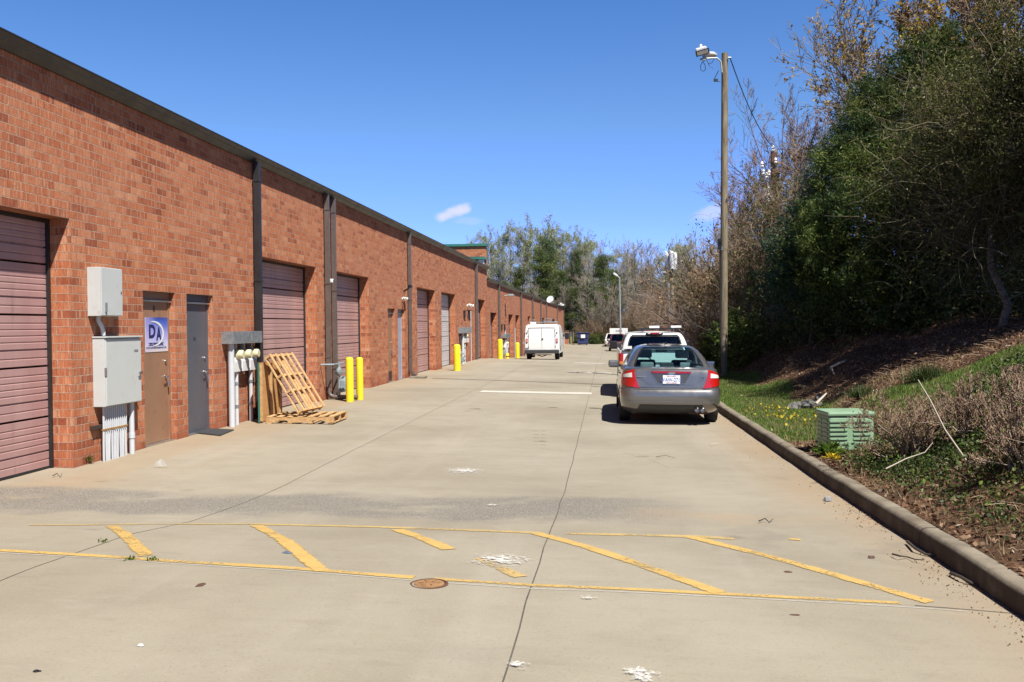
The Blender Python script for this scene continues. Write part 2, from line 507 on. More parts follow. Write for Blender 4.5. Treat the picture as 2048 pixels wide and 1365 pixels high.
    # --- markings
    def paint(name, c, keep):
        g = N(name); p = g.pos()
        w = g.math('ADD', g.math('MULTIPLY', g.noise(p, 2.1, 4, .6), .42), g.math('MULTIPLY', g.noise(p, 42, 5, .75), .58))
        vc = g.new('ShaderNodeVertexColor'); vc.layer_name = 'edge'
        w = g.math('ADD', w, g.math('MULTIPLY', g.mr(g.sep(vc.outputs[0])[0], .55, .0), .20))
        col = g.mix(g.mr(g.noise(p, 9, 4), .4, .7, 0, .4), c, tuple(x * .72 for x in c))
        g.set(col, .8, spec=.25)
        g.link(g.mr(w, keep + .06, keep - .06), g.b.inputs['Alpha'])
        g.m.blend_method = 'HASHED' if hasattr(g.m, 'blend_method') else None
        return g.m
    paint('yellow_paint', (.47, .315, .105), .578)
    paint('yellow_paint_worn', (.44, .315, .13), .54)
    paint('white_paint', (.50, .47, .41), .66)
    paint('white_paint_thin', (.66, .63, .57), .56)
    g = N('spilt_white'); p = g.obj(); s = g.sep(p)
    rr = g.math('SQRT', g.math('ADD', g.math('POWER', s[0], 2), g.math('POWER', s[1], 2)))
    f = g.math('ADD', g.math('MULTIPLY', rr, 1.0), g.math('MULTIPLY', g.math('SUBTRACT', g.noise(g.pos(), 24, 6, .75), .5), 4.2))
    g.set((.58, .57, .54), .8, spec=.2); g.link(g.mr(f, .70, -.25), g.b.inputs['Alpha'])
    plain('joint_tar', (.085, .073, .058), .9, var=.4, scale=12)
    paint('joint_soft', (.12, .105, .085), .55)
    paint('joint_white', (.42, .40, .35), .60)

    # --- building trim
    plain('bronze_metal', (.020, .018, .018), .45, .0, .2, 3, dirt=(.032, .028, .026))
    plain('bronze_downspout', (.105, .080, .068), .45, 0, .12, 3, dirt=(.16, .13, .11))
    plain('roof_membrane', (.12, .12, .12), .9)
    plain('green_coping', (.030, .155, .115), .45, .0, .15, 3)
    g = N('door_pink'); o = g.obj()
    col = g.ramp(g.noise(g.mapping(o, (1, .6, .25)), 2.2, 5, .6), [(.3, (.35, .198, .186)), (.7, (.44, .270, .252))])
    col = g.mix(g.mr(g.noise(g.mapping(o, (1, 9, .7)), 1, 5, .65), .54, .74, 0, .45), col, (.22, .125, .115))
    g.set(col, .42, spec=.45)
    g = N('door_white_grey'); o = g.obj()
    col = g.ramp(g.noise(o, 2.2, 5), [(.3, (.46, .45, .46)), (.7, (.56, .55, .56))])
    g.set(col, .42)
    plain('door_brown', (.275, .150, .088), .42, var=.12, scale=2.5, dirt=(.20, .11, .07))
    plain('door_grey', (.085, .092, .112), .36, var=.1, scale=2.5)
    plain('door_light_grey', (.30, .34, .42), .38, var=.1, scale=2.5)
    plain('aluminium', (.58, .58, .57), .3, .9, .1)
    plain('cabinet_grey', (.50, .52, .50), .38, 0, .05, 2.2, dirt=(.42, .43, .41))
    plain('conduit_grey', (.50, .52, .54), .5, 0, .07, 4)
    plain('galvanised', (.33, .36, .38), .38, .55, .28, 9, dirt=(.30, .22, .12))
    plain('dark_bracket', (.045, .030, .022), .7, .2, .3)
    plain('rust_clamp', (.42, .24, .07), .6, .4, .3)
    plain('cream_plastic', (.62, .58, .36), .25, 0, .08)
    plain('white_plastic', (.72, .72, .70), .35, 0, .06, dirt=(.6, .58, .52))
    plain('gas_grey', (.24, .29, .31), .5, .1, .25, 11, dirt=(.12, .12, .12))
    plain('bollard_yellow', (.78, .60, .018), .42, 0, .06, 3, dirt=(.55, .40, .02))
    plain('black_rubber', (.012, .012, .013), .75, 0, .3)
    plain('mat_rubber', (.030, .030, .034), .9, 0, .35, 20, bump=.5)
    plain('label_grey', (.20, .20, .20), .6)
    # --- timber
    def wood(name, a, b, c):
        g = N(name); o = g.obj()
        isl = g.island()
        v = g.new('ShaderNodeVectorMath', operation='ADD'); g.link(o, v.inputs[0])
        cb = g.new('ShaderNodeCombineXYZ'); g.link(g.math('MULTIPLY', isl, 37.), cb.inputs[0]); g.link(g.math('MULTIPLY', isl, 11.), cb.inputs[1]); g.link(cb.outputs[0], v.inputs[1])
        gr = g.noise(g.mapping(v.outputs[0], (14, 3, 20)), 1, 6, .7, .8)
        col = g.ramp(gr, [(.3, a), (.55, b), (.75, c)])
        col = g.mix(g.mr(isl, 0, 1, 0, .45, False), col, a)
        g.set(col, .8, spec=.2); g.bump(gr, .3, .006)
    wood('pallet_wood', (.36, .20, .085), (.55, .35, .165), (.66, .46, .25))
    wood('ply_wood', (.42, .21, .075), (.54, .29, .11), (.60, .35, .15))
    g = N('pole_wood'); o = g.obj()
    gr = g.noise(g.mapping(o, (9, 9, .9)), 1.6, 6, .72, .6)
    col = g.ramp(gr, [(.3, (.085, .066, .044)), (.5, (.20, .165, .112)), (.7, (.33, .285, .205))])
    col = g.mix(g.mr(g.noise(g.mapping(o, (2, 2, .5)), 1.5, 4), .5, .7, 0, .4), col, (.15, .15, .085))
    g.set(col, .9, spec=.15); g.bump(gr, .8, .015)
    plain('steel_pole', (.34, .37, .37), .5, .4, .15, 3)
    plain('transformer_white', (.50, .51, .52), .4, 0, .1, 3, dirt=(.42, .40, .36))
    plain('lamp_white', (.68, .68, .67), .35, 0, .06)
    plain('lamp_glass', (.42, .38, .33), .1, 0, .3, 14)
    plain('wire_black', (.008, .010, .016), .6)
    plain('rusty_metal', (.115, .055, .034), .85, .2, .35, 12)
    plain('box_green', (.22, .345, .215), .5, 0, .08, 3, dirt=(.15, .27, .15))
    plain('slot_dark', (.025, .04, .028), .9)
    plain('cast_iron', (.34, .19, .085), .75, .3, .35, 16, bump=.6, dirt=(.22, .10, .05))
    plain('dumpster_blue', (.028, .046, .16), .5, 0, .2, 3, dirt=(.05, .05, .09))
    plain('sign_white', (.75, .75, .73), .5)
    plain('chain_link', (.16, .17, .17), .5, .4)
    plain('rock', (.17, .165, .15), .9, 0, .4, 7, bump=.8)
    plain('rubbish_white', (.66, .66, .66), .6)
    plain('rubbish_brown', (.10, .045, .03), .8)
    plain('rubbish_blue', (.09, .12, .17), .6)
    g = N('clear_plastic'); g.set((.6, .62, .63), .25); g.b.inputs['Alpha'].default_value = .22
    # --- vehicles
    def carpaint(name, c, metal=.0, rough=.3, coat=.8, flake=0., dirt=.25):
        g = N(name); o = g.obj()
        d = g.mr(g.noise(o, 2.2, 5, .6), .45, .8, 0, dirt)
        col = g.mix(d, c, tuple(min(1, x * .75 + .05) for x in c))
        z = g.sep(o)[2]
        col = g.mix(g.mr(g.math('ADD', z, g.math('MULTIPLY', g.noise(o, 7, 4), .25)), .62, .30, 0, .42), col, (.20, .155, .11))
        g.set(col, g.mr(g.noise(o, 5, 5), .3, .8, rough, rough + .15), metal)
        g.b.inputs['Coat Weight'].default_value = coat; g.b.inputs['Coat Roughness'].default_value = .06
    carpaint('paint_charcoal', (.205, .200, .196), .72, .30, 1.)
    carpaint('paint_white', (.72, .72, .71), 0, .4, .5, dirt=.12)
    carpaint('paint_maroon', (.115, .016, .026), .2, .3, .9)
    plain('bumper_dark', (.035, .036, .038), .55, 0, .15, 6)
    plain('trim_black', (.010, .010, .011), .4)
    plain('recess_paint', (.085, .084, .084), .35, .4, .08)
    plain('shut_line', (.010, .010, .010), .8)
    plain('chrome', (.60, .60, .60), .22, 1., .05)
    plain('tyre', (.016, .016, .017), .85, 0, .3, 8, bump=.3)
    plain('wheel_alloy', (.42, .43, .44), .3, .8, .1)
    plain('seat_cloth', (.030, .030, .034), .9)
    plain('seat_light', (.20, .20, .21), .9)
    plain('plate_white', (.74, .76, .80), .4, var=.04)
    plain('plate_blue', (.055, .115, .40), .5)
    plain('plate_red', (.50, .05, .05), .5)
    plain('garnish_red', (.26, .014, .02), .2, 0, .1)
    g = N('lens_red'); g.set((.40, .008, .005), .14); g.b.inputs['Coat Weight'].default_value = 1
    g.bump(g.voronoi(g.obj(), 60), .35, .004)
    g = N('lens_clear'); g.set((.66, .63, .60), .1); g.b.inputs['Coat Weight'].default_value = 1
    g = N('lens_amber'); g.set((.60, .20, .04), .15); g.b.inputs['Coat Weight'].default_value = 1
    for nm, tint, fac in (('glass_tint', (.62, .84, .84), .10), ('glass_dark', (.05, .06, .065), .30)):
        g = N(nm)
        tr = g.new('ShaderNodeBsdfTransparent'); tr.inputs[0].default_value = (*tint, 1)
        gl = g.new('ShaderNodeBsdfGlossy'); gl.inputs['Roughness'].default_value = .03; gl.inputs[0].default_value = (.9, .95, 1, 1)
        fr = g.new('ShaderNodeLayerWeight'); fr.inputs[0].default_value = .5
        mx = g.new('ShaderNodeMixShader'); g.link(g.math('ADD', g.math('MULTIPLY', g.math('POWER', fr.outputs['Facing'], 4.), .55), fac * .35), mx.inputs[0])
        g.link(tr.outputs[0], mx.inputs[1]); g.link(gl.outputs[0], mx.inputs[2]); g.link(mx.outputs[0], g.out.inputs[0])
    # --- poster: blue sky fading to white at the foot
    g = N('poster_blue'); uv = g.uv(); s = g.sep(uv)
    t = g.math('ADD', s[1], g.math('MULTIPLY', g.math('SUBTRACT', g.noise(uv, 2.2, 3), .5), .35))
    col = g.ramp(t, [(.02, (.62, .55, .52)), (.18, (.55, .56, .74)), (.55, (.30, .32, .66)), (.85, (.05, .12, .50)), (1, (.03, .06, .30))])
    col = g.mix(g.mr(s[0], .55, 0, 0, .55), col, (.50, .42, .68))
    g.set(col, .4)
    plain('poster_navy', (.010, .016, .11), .4)
    plain('poster_white', (.72, .72, .76), .4)
    # --- plants
    plain('bark_dark', (.050, .038, .028), .9, 0, .35, 8)
    g = N('bark_pine'); o = g.obj(); col = g.ramp(g.noise(g.mapping(o, (3, 3, .8)), 2, 5, .7), [(.3, (.035, .026, .02)), (.7, (.12, .08, .055))]); g.set(col, .95, spec=.1)
    def twig(name, stops):
        g = N(name); col = g.ramp(g.island(), stops); g.set(col, .85, spec=.2)
    twig('twig_grey', [(0, (.10, .080, .062)), (.5, (.19, .155, .125)), (1, (.30, .255, .21))])
    twig('twig_brown', [(0, (.11, .066, .042)), (.5, (.23, .150, .100)), (1, (.34, .25, .17))])
    twig('twig_pale', [(0, (.17, .14, .105)), (.5, (.30, .255, .20)), (1, (.42, .37, .30))])
    twig('twig_red', [(0, (.12, .075, .060)), (.5, (.21, .145, .115)), (1, (.31, .235, .19))])
    twig('twig_olive', [(0, (.040, .032, .014)), (.5, (.088, .072, .034)), (.85, (.16, .13, .070)), (1, (.30, .26, .17))])
    twig('twig_shrub', [(0, (.13, .075, .048)), (.4, (.26, .165, .110)), (.8, (.38, .27, .19)), (1, (.50, .40, .30))])
    twig('dead_stick', [(0, (.36, .30, .24)), (1, (.52, .46, .38))])
    leafmat('leaf_cedar', [(0, (.014, .032, .008)), (.35, (.042, .074, .012)), (.7, (.098, .135, .021)), (1, (.21, .235, .045))], .25, .6, (.018, .050, .016), .7)
    leafmat('leaf_cedar_blue', [(0, (.010, .030, .018)), (.5, (.020, .060, .032)), (1, (.045, .10, .050))], .2)
    leafmat('leaf_vine', [(0, (.035, .046, .009)), (.5, (.080, .092, .017)), (1, (.165, .17, .045))], .35)
    leafmat('leaf_pine', [(0, (.050, .072, .020)), (.4, (.095, .125, .032)), (.8, (.15, .18, .045)), (1, (.20, .22, .075))], .25, .6, (.045, .085, .040), .12)
    leafmat('leaf_bud', [(0, (.21, .26, .10)), (.5, (.33, .38, .17)), (1, (.45, .49, .27))], .4)
    leafmat('leaf_yellow', [(0, (.22, .135, .020)), (.5, (.38, .24, .035)), (1, (.50, .36, .08))], .35)
    leafmat('leaf_tan', [(0, (.14, .085, .045)), (.5, (.24, .155, .085)), (1, (.34, .24, .14))], .3)
    leafmat('leaf_redbud', [(0, (.15, .075, .115)), (.5, (.24, .135, .19)), (1, (.34, .22, .28))], .3)
    leafmat('grass_blade', [(0, (.055, .115, .014)), (.45, (.105, .19, .028)), (.8, (.17, .24, .045)), (1, (.29, .28, .12))], .35, .55, (.19, .19, .07), .7)
    leafmat('grass_dry', [(0, (.16, .115, .06)), (.5, (.27, .20, .11)), (1, (.38, .30, .18))], .3)
    leafmat('litter_leaf', [(0, (.050, .024, .014)), (.35, (.115, .055, .028)), (.7, (.20, .105, .058)), (.93, (.28, .19, .12)), (1, (.48, .42, .34))], .1, .8)
    leafmat('weed_green', [(0, (.040, .085, .012)), (.5, (.085, .16, .022)), (1, (.20, .27, .05))], .35)
    leafmat('weed_yellow', [(0, (.50, .36, .02)), (1, (.62, .50, .04))], .3)
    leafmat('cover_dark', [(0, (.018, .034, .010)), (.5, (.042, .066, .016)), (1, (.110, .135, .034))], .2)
build_materials()
# ================================================================== ground, yard, kerb, bank
KERB_X = 2.36
def frange(a, b, s):
    n = max(1, int(round((b - a) / s))); return [a + (b - a) * i / n for i in range(n + 1)]
def sheet(name, xs, ys, zf, mat, kind='structure'):
    X, Y = np.meshgrid(xs, ys)
    V = np.array([[x, y, zf(x, y)] for x, y in zip(X.ravel(), Y.ravel())])
    nx = len(xs); i = np.arange(len(ys) - 1)[:, None] * nx + np.arange(nx - 1)[None]
    i = i.ravel(); Fc = np.stack([i, i + 1, i + nx + 1, i + nx], 1)
    o = mesh_obj(name, np_mesh(name, V, Fc, True), mat)
    o['kind'] = kind
    return o
ys_yard = frange(-14, 14, .25) + frange(14.5, 60, .6)[0:] + frange(61, 150, 2)
sheet('concrete_yard', frange(-7.4, -.45, .5) + frange(0, KERB_X, .4), ys_yard, ground, 'concrete')
sheet('ground', [-900, -300, -100, -40, -14, -7.4, 2, 12, 40, 100, 300, 900], [-300, -60, -14, 0, 14, 30, 48, 54, 60, 69, 80, 99, 130, 150, 200, 300, 600, 1800],
      lambda x, y: ground(max(-6, min(x, 2)), y) - .35 + (1.2 if x > 30 else 0), 'forest_floor')
sheet('end_of_yard_soil', frange(-30, 12, 2), frange(150, 215, 3), lambda x, y: ground(0, 150) + .01 + .25 * sin(x * .7) * sin(y * .5) + max(0, y - 156) * .015, 'forest_floor')

def bank_toe(y): return interp(y, ((4, 2.70), (9, 2.85), (13, 3.3), (20, 4.1), (30, 4.3), (200, 4.6)))
def bank(x, y):
    b = ground(KERB_X, y) + .150
    t = bank_toe(y)
    h = b + .02 * (x - 2.5) + .05 * sin(x * 3.1 + y * .9) * sin(y * 1.7) * min(1, max(0, (x - 2.6) * 2))
    if x > t - .35:
        d = x - t + .35
        s = .55 if y < 60 else .40
        rise = s * (d * d / 1.4 if d < .7 else d - .35)
        lim = interp(y, ((0, 2.3), (40, 2.6), (80, 2.8), (150, 2.0)))
        rise = lim * (1 - exp(-rise / lim * 1.25)) if rise > 0 else 0
        h += rise + .06 * sin(x * 2.3 - y * 1.3) * min(1, d)
    return h
xs = frange(2.50, 7, .22) + frange(7.6, 16, .8) + [20, 26, 34, 44]
ysb = frange(-6, 36, .3) + frange(37, 60, 1) + frange(62, 150, 3)
ob = sheet('grass_bank', xs, ysb, bank, 'bank_soil')
def grass_amount(x, y):
    """1 where the photo shows grass, 0 where it shows litter"""
    t = bank_toe(y)
    if y > 16:                                    # the verge by the parked cars
        e = t - .1 + .25 * sin(y * 1.1)
        return 1.0 if x < e else max(0, 1 - (x - e) / .35)
    if y > 9:
        edge = 17.5 - (x - 5.0) * 4.6            # upper edge of the mown slope
        a = min(1, max(0, (edge - y) * 1.2)) * min(1, max(0, (x - 3.7) * 1.1))
        b = min(1, max(0, (y - 12.6) * .5)) * min(1, max(0, (4.2 - x)))
        return max(a, .75 * b, .28 * min(1, max(0, (5 - x) * .6)))
    return .50 * min(1, max(0, (x - 2.9))) * min(1, max(0, (y - 7.0) * .7)) + .05
ca = ob.data.color_attributes.new('cover', 'FLOAT_COLOR', 'POINT')
for i, v in enumerate(ob.data.vertices):
    a = grass_amount(v.co.x, v.co.y)
    ca.data[i].color = (a, 1 - a, 0, 1)

# kerb: one long cast profile
prof = [(2.352, -.10), (2.360, .0), (2.366, .095), (2.374, .125), (2.392, .143), (2.42, .150), (2.50, .150), (2.525, .142), (2.53, -.1)]
mb = MB(); ysk = frange(-6, 60, .5) + frange(62, 148, 2); k = len(prof)
for y in ysk:
    gz = ground(KERB_X, y)
    w = .004 * sin(y * 2.7) + .003 * sin(y * 7.1)
    for (px, pz) in prof: mb.v.append((px + w, y, gz + pz + (.004 * sin(y * 3.9) if pz > .1 else 0)))
for i in range(len(ysk) - 1):
    for j in range(k - 1):
        mb.f.append((i * k + j, i * k + j + 1, (i + 1) * k + j + 1, (i + 1) * k + j))
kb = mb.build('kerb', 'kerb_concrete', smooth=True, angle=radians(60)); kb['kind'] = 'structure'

# ------------------------------------------------------------------ lines on the concrete
def ribbon(name, pts, w, mat, lift=.004, step=.25, both=None):
    """flat strip laid on the yard along world points; w: width, or (start, end)"""
    mb = MB(); P = []
    for a, b in zip(pts, pts[1:]):
        a = Vector((a[0], a[1])); b = Vector((b[0], b[1])); n = max(1, int((b - a).length / step))
        for i in range(n): P.append(a + (b - a) * i / n)
    P.append(Vector((pts[-1][0], pts[-1][1])))
    w0, w1 = w if isinstance(w, tuple) else (w, w)
    for i, p in enumerate(P):
        d = (P[min(i + 1, len(P) - 1)] - P[max(i - 1, 0)]).normalized(); nn = Vector((-d.y, d.x))
        ww = w0 + (w1 - w0) * i / max(1, len(P) - 1)
        for s in (-.5, 0, .5):
            q = p + nn * ww * s; mb.v.append((q.x, q.y, ground(q.x, q.y) + lift))
    for i in range(len(P) - 1):
        for j in (0, 1): mb.f.append((i * 3 + j, (i + 1) * 3 + j, (i + 1) * 3 + j + 1, i * 3 + j + 1))
    o = mb.build(name, mat); o['kind'] = 'structure'
    ca = o.data.color_attributes.new('edge', 'FLOAT_COLOR', 'POINT')
    for i in range(len(o.data.vertices)):
        k = (1. if i % 3 == 1 else 0.); ca.data[i].color = (k, k, k, 1)
    return o
def wob(y, a): return a * (sin(y * 3.1) + .6 * sin(y * 7.7 + 1) + .4 * sin(y * 17.))
ribbon('pavement_joint', [(-.47 + wob(y, .004), y) for y in frange(-4, 140, .5)], .009, 'joint_tar', .0018)
ribbon('pavement_joint', [(-3.60 + wob(y, .004), y) for y in frange(-4, 120, .5)], .008, 'joint_tar', .0018)
gp = lambda x, y: tuple(G(x, y)[:2])
# tarred transverse seam (dark) and further transverse joints
ribbon('pavement_joint', [gp(x, y) for x, y in ((865, 757), (930, 759.5), (1000, 761.5), (1080, 764.5), (1150, 767), (1215, 770))], .30, 'joint_soft', .005, .5)
# lower white joint along the hatching
low = [gp(x, y) for x, y in ((-10, 1106), (200, 1117), (330, 1127), (560, 1141), (822, 1161))]
ribbon('pavement_joint', low, .020, 'joint_white', .0022)
low2 = [gp(x, y) for x, y in ((895, 1167), (1060, 1178), (1300, 1187), (1600, 1203), (1830, 1216), (1935, 1224))]
ribbon('pavement_joint', low2, .020, 'joint_white', .0022)
ribbon('pavement_joint', [gp(x, y) for x, y in ((1830, 1212), (1900, 1217), (1985, 1224), (2030, 1228))], .014, 'joint_tar', .0018)
# hairline cracks and a scuffed tyre print
def crack(pix, seed, w=.006):
    rc = random.Random(seed); pts = []
    for a, b in zip(pix, pix[1:]):
        for i in range(6):
            k = i / 6; q = G(a[0] + (b[0] - a[0]) * k, a[1] + (b[1] - a[1]) * k)
            pts.append((q.x + rc.uniform(-.03, .03), q.y + rc.uniform(-.03, .03)))
    return ribbon('pavement_crack', pts, w, 'joint_soft', .0015, .5)
crack(((1250, 905), (1340, 935), (1480, 940), (1600, 965)), 4, .005)
crack(((60, 985), (190, 1000), (330, 992)), 5, .005)
for i in range(5):
    for k in (0, 1):
        a, b = G(1066 + 15 * k, 862 + 7 * i), G(1077 + 15 * k, 863 + 7 * i)
        ribbon('tyre_print', [(a.x, a.y), (b.x, b.y)], .035, 'joint_soft', .0016, .05)
# yellow hatching
Y, YW = 'yellow_paint', 'yellow_paint_worn'
ribbon('yellow_marking', [gp(x, y) for x, y in ((-10, 1101), (200, 1113), (330, 1122.5), (560, 1135.5), (828, 1156))], .105, Y, .0034)
ribbon('yellow_marking', [gp(x, y) for x, y in ((868, 1158.5), (1060, 1171), (1300, 1181), (1600, 1197), (1800, 1207))], .085, Y, .0034)
ribbon('yellow_marking', [gp(x, y) for x, y in ((60, 1051), (300, 1049), (500, 1049), (760, 1055), (1085, 1067))], .14, YW, .0034)
ribbon('yellow_marking', [gp(x, y) for x, y in ((1130, 1068), (1400, 1074), (1470, 1079))], .14, YW, .0034)
for a, b, m in (((222, 1053), (293, 1113), Y), ((513, 1052), (645, 1144), Y), ((795, 1060), (898, 1100), Y), ((960, 1118), (1040, 1155), YW),
                ((1075, 1068), (1440, 1187), Y), ((1380, 1075), (1860, 1206), Y), ((1578, 1079), (1602, 1081), Y)):
    ribbon('yellow_marking', [gp(*a), gp(*b)], .150 if a[0] != 1578 else .1, m, .0046)
# white bay lines
for (xa, ya, xb, yb) in ((962, 783.5, 1183, 788), (1142, 745.5, 1222, 747), (1148, 726, 1226, 728.5), (1184, 716, 1226, 717), (1180, 709.5, 1232, 711)):
    a, b = G(xa, ya), G(xb, yb)
    ribbon('white_bay_line', [(a.x, a.y), (b.x, b.y)], .80 if ya > 780 else .62, 'white_paint', .007, 1.)
# paint splashes
for (px, py, s) in ((928, 943, .34), (1000, 1122, .27), (985, 1012, .10), (1033, 1333, .08), (1172, 1197, .07), (1283, 1352, .12)):
    c = G(px, py)
    mb = MB(); n = 12
    for i in range(n + 1):
        for j in range(n + 1):
            x, y = c.x + (i / n - .5) * 2 * s, c.y + (j / n - .5) * 2 * s
            mb.v.append((x, y, ground(x, y) + .011))
    for i in range(n):
        for j in range(n):
            a = i * (n + 1) + j; mb.f.append((a, a + n + 1, a + n + 2, a + 1))
    o = bpy.data.objects.new('white_paint_splash', None)
    # local frame scaled so the splash material's radius is 1 at the rim
    me = bpy.data.meshes.new('white_paint_splash')
    me.from_pydata([((v[0] - c.x) / s, (v[1] - c.y) / s, v[2]) for v in mb.v], [], mb.f)
    bpy.data.objects.remove(o)
    o = mesh_obj('white_paint_splash', me, 'spilt_white'); o.location = (c.x, c.y, 0); o.scale = (s, s, 1); o['kind'] = 'structure'

# ================================================================== the two brick blocks
REC = .30
def brick_block(root, y0, y1, ztop, zbot, floor, openings, back=-34.):
    """front wall with real recesses; openings (ya, yb, top)"""
    mb = MB(); mb.uv = []
    def q(pts, uvs): mb.add(pts, [(0, 1, 2, 3)]); mb.uv.append(uvs)
    yb = sorted({y0, y1} | {o[0] for o in openings} | {o[1] for o in openings})
    X = WALL_X
    for a, b in zip(yb, yb[1:]):
        op = next((o for o in openings if o[0] <= a + 1e-6 and b <= o[1] + 1e-6), None)
        lo = zbot if op is None else op[2]
        q([(X, a, lo), (X, b, lo), (X, b, ztop), (X, a, ztop)], [(a, lo - floor), (b, lo - floor), (b, ztop - floor), (a, ztop - floor)])
    for (a, b, t) in openings:
        rec = REC if b - a > 1.5 else .11
        R = X - rec
        q([(R, b, zbot), (X, b, zbot), (X, b, t), (R, b, t)][::-1], [(b + rec, zbot - floor), (b, zbot - floor), (b, t - floor), (b + rec, t - floor)][::-1])
        q([(X, a, zbot), (R, a, zbot), (R, a, t), (X, a, t)][::-1], [(a, zbot - floor), (a - rec, zbot - floor), (a - rec, t - floor), (a, t - floor)][::-1])
        q([(X, a, t), (X, b, t), (R, b, t), (R, a, t)][::-1], [(a, 0), (b, 0), (b, rec), (a, rec)][::-1])
        q([(R - .02, a - .1, zbot), (R - .02, b + .1, zbot), (R - .02, b + .1, t + .1), (R - .02, a - .1, t + .1)], [(0, 0)] * 4)
    # end walls and back
    q([(X, y1, zbot), (back, y1, zbot), (back, y1, ztop), (X, y1, ztop)], [(0, zbot - floor), (back - X, zbot - floor), (back - X, ztop - floor), (0, ztop - floor)])
    q([(back, y0, zbot), (X, y0, zbot), (X, y0, ztop), (back, y0, ztop)], [(back, zbot), (X, zbot), (X, ztop), (back, ztop)])
    q([(back, y1, zbot), (back, y0, zbot), (back, y0, ztop), (back, y1, ztop)], [(y1, zbot), (y0, zbot), (y0, ztop), (y1, ztop)])
    w = mb.build('wall', 'brick', root)
    # roof slab
    MB().box2((back - .2, y0 - .1, ztop + .06), (X + .12, y1 + .1, ztop + .13)).build('roof', 'roof_membrane', root)
    # box gutter and drip edge
    g = MB(); pr = [(0.004, 0), (.03, 0), (.172, .128), (.186, .132), (.186, .147), (.0, .147)]
    yy = frange(y0 - .12, y1 + .14, 3.0)
    for y in yy:
        for (dx, dz) in pr: g.v.append((X + dx, y, ztop - .012 + dz))
    n = len(pr)
    for i in range(len(yy) - 1):
        for j in range(n): g.f.append((i * n + j, (i + 1) * n + j, (i + 1) * n + (j + 1) % n, i * n + (j + 1) % n))
    g.f.append(tuple(range(n))); g.f.append(tuple(reversed([len(g.v) - n + i for i in range(n)])))
    go = g.build('gutter', 'bronze_metal', root)

def garage_door(root, ya, yb, top, floor, mat, name='garage_door'):
    R = WALL_X - REC
    prof = []; z = floor - .08; sect = .62
    k = 0
    while floor + k * sect < top:
        b = floor + k * sect
        for dz, dx in ((0, -.02), (.016, -.02), (.024, .012)): prof.append((b + dz, dx))
        for r in (.11,): prof += [(b + r - .012, .012), (b + r, .002), (b + r + .012, .012)]
        prof += [(b + .200, .012), (b + .206, -.012), (b + .220, -.012), (b + .226, .012)]
        for r in (.30, .375, .45, .525): prof += [(b + r - .012, .012), (b + r, .003), (b + r + .012, .012)]
        prof.append((b + sect - .006, .012)); k += 1
    prof = [(floor - .3, .012)] + [(z, d) for z, d in prof if z < top - .01] + [(top, .012)]
    mb = MB()
    for z, d in prof: mb.v += [(R + d, ya + .03, z), (R + d, yb - .03, z)]
    for i in range(len(prof) - 1): mb.f.append((2 * i, 2 * i + 1, 2 * i + 3, 2 * i + 2))
    d = mb.build(name, mat, root)
    fr = MB().uframe(R - .01, R + .045, ya, yb, floor - .3, top, .05)
    fr.build('door_track', 'bronze_metal', d)
    sl = MB(); sl.box2((R - .01, ya + .05, floor - .3), (R + .02, yb - .05, floor + .018)); sl.build('bottom_seal', 'black_rubber', d)
    return d

def service_door(root, ya, yb, top, mat, floor=0., handle=True, kick=False, closer=True):
    R = WALL_X - .10
    d = MB().box2((R - .009, ya + .05, floor + .02), (R, yb - .05, top - .14)).build('service_door', mat, root, bevel=.003)
    MB().uframe(R - .012, R + .012, ya + .002, yb - .002, floor - .05, top - .002, .05, .14).build('door_frame', mat, d)
    MB().box2((R + .013, ya + .01, top - .150), (R + .05, yb - .01, top - .125)).build('drip_cap', 'aluminium', d)
    MB().box2((R - .011, ya + .052, floor - .05), (R + .09, yb - .052, floor + .018)).build('threshold', 'aluminium', d)
    if handle:
        hy = yb - .14; h = MB()
        h.lathe((R, hy, floor + .97), [(.034, 0), (.034, .012), (.014, .016), (.014, .05), (.0, .05)], 'X', 14)
        h.tube([(R + .05, hy, floor + .97), (R + .055, hy - .12, floor + .965)], .011, 8)
        h.tube([(R + .05, hy + .02, floor + .92), (R + .06, hy + .02, floor + .83)], .010, 8)
        h.build('handle', 'chrome', d, smooth=True)
        MB().lathe((R, hy, floor + 1.20), [(.028, 0), (.026, .02), (0, .022)], 'X', 14).build('deadbolt', 'chrome', d, smooth=True)
    for z in (.3, 1.05, 1.8):
        if ya < 20: MB().box2((R, ya + .048 if handle else yb - .06, floor + z), (R + .012, (ya + .06) if handle else yb - .048, floor + z + .11)).build('hinge', mat, d)
    if kick: MB().box2((R, ya + .09, floor + .04), (R + .006, yb - .09, floor + .32)).build('kick_plate', 'dark_bracket', d)
    return d

def downspout(root, y, ztop, zend, w=.10, foot='plain', mat='bronze_downspout', dx=.075, gap=.03):
    X = WALL_X + gap + w / 2
    pts = [(X, y, ztop), (X, y, zend)]
    if foot == 'kick': pts = [(X, y, ztop), (X, y, zend + .22), (X + .05, y + .02, zend + .10), (X + .16, y + .06, zend + .045)]
    d = MB().tube(pts, w / 2, 4, True, True).build('downspout', mat, root, bevel=.004)
    for z in (frange(zend + .7, ztop - .35, 1.6) if y < 35 else ()): MB().box((X, y, z), (w + .014, w + .02, .035)).build('pipe_strap', mat, d)
    return d

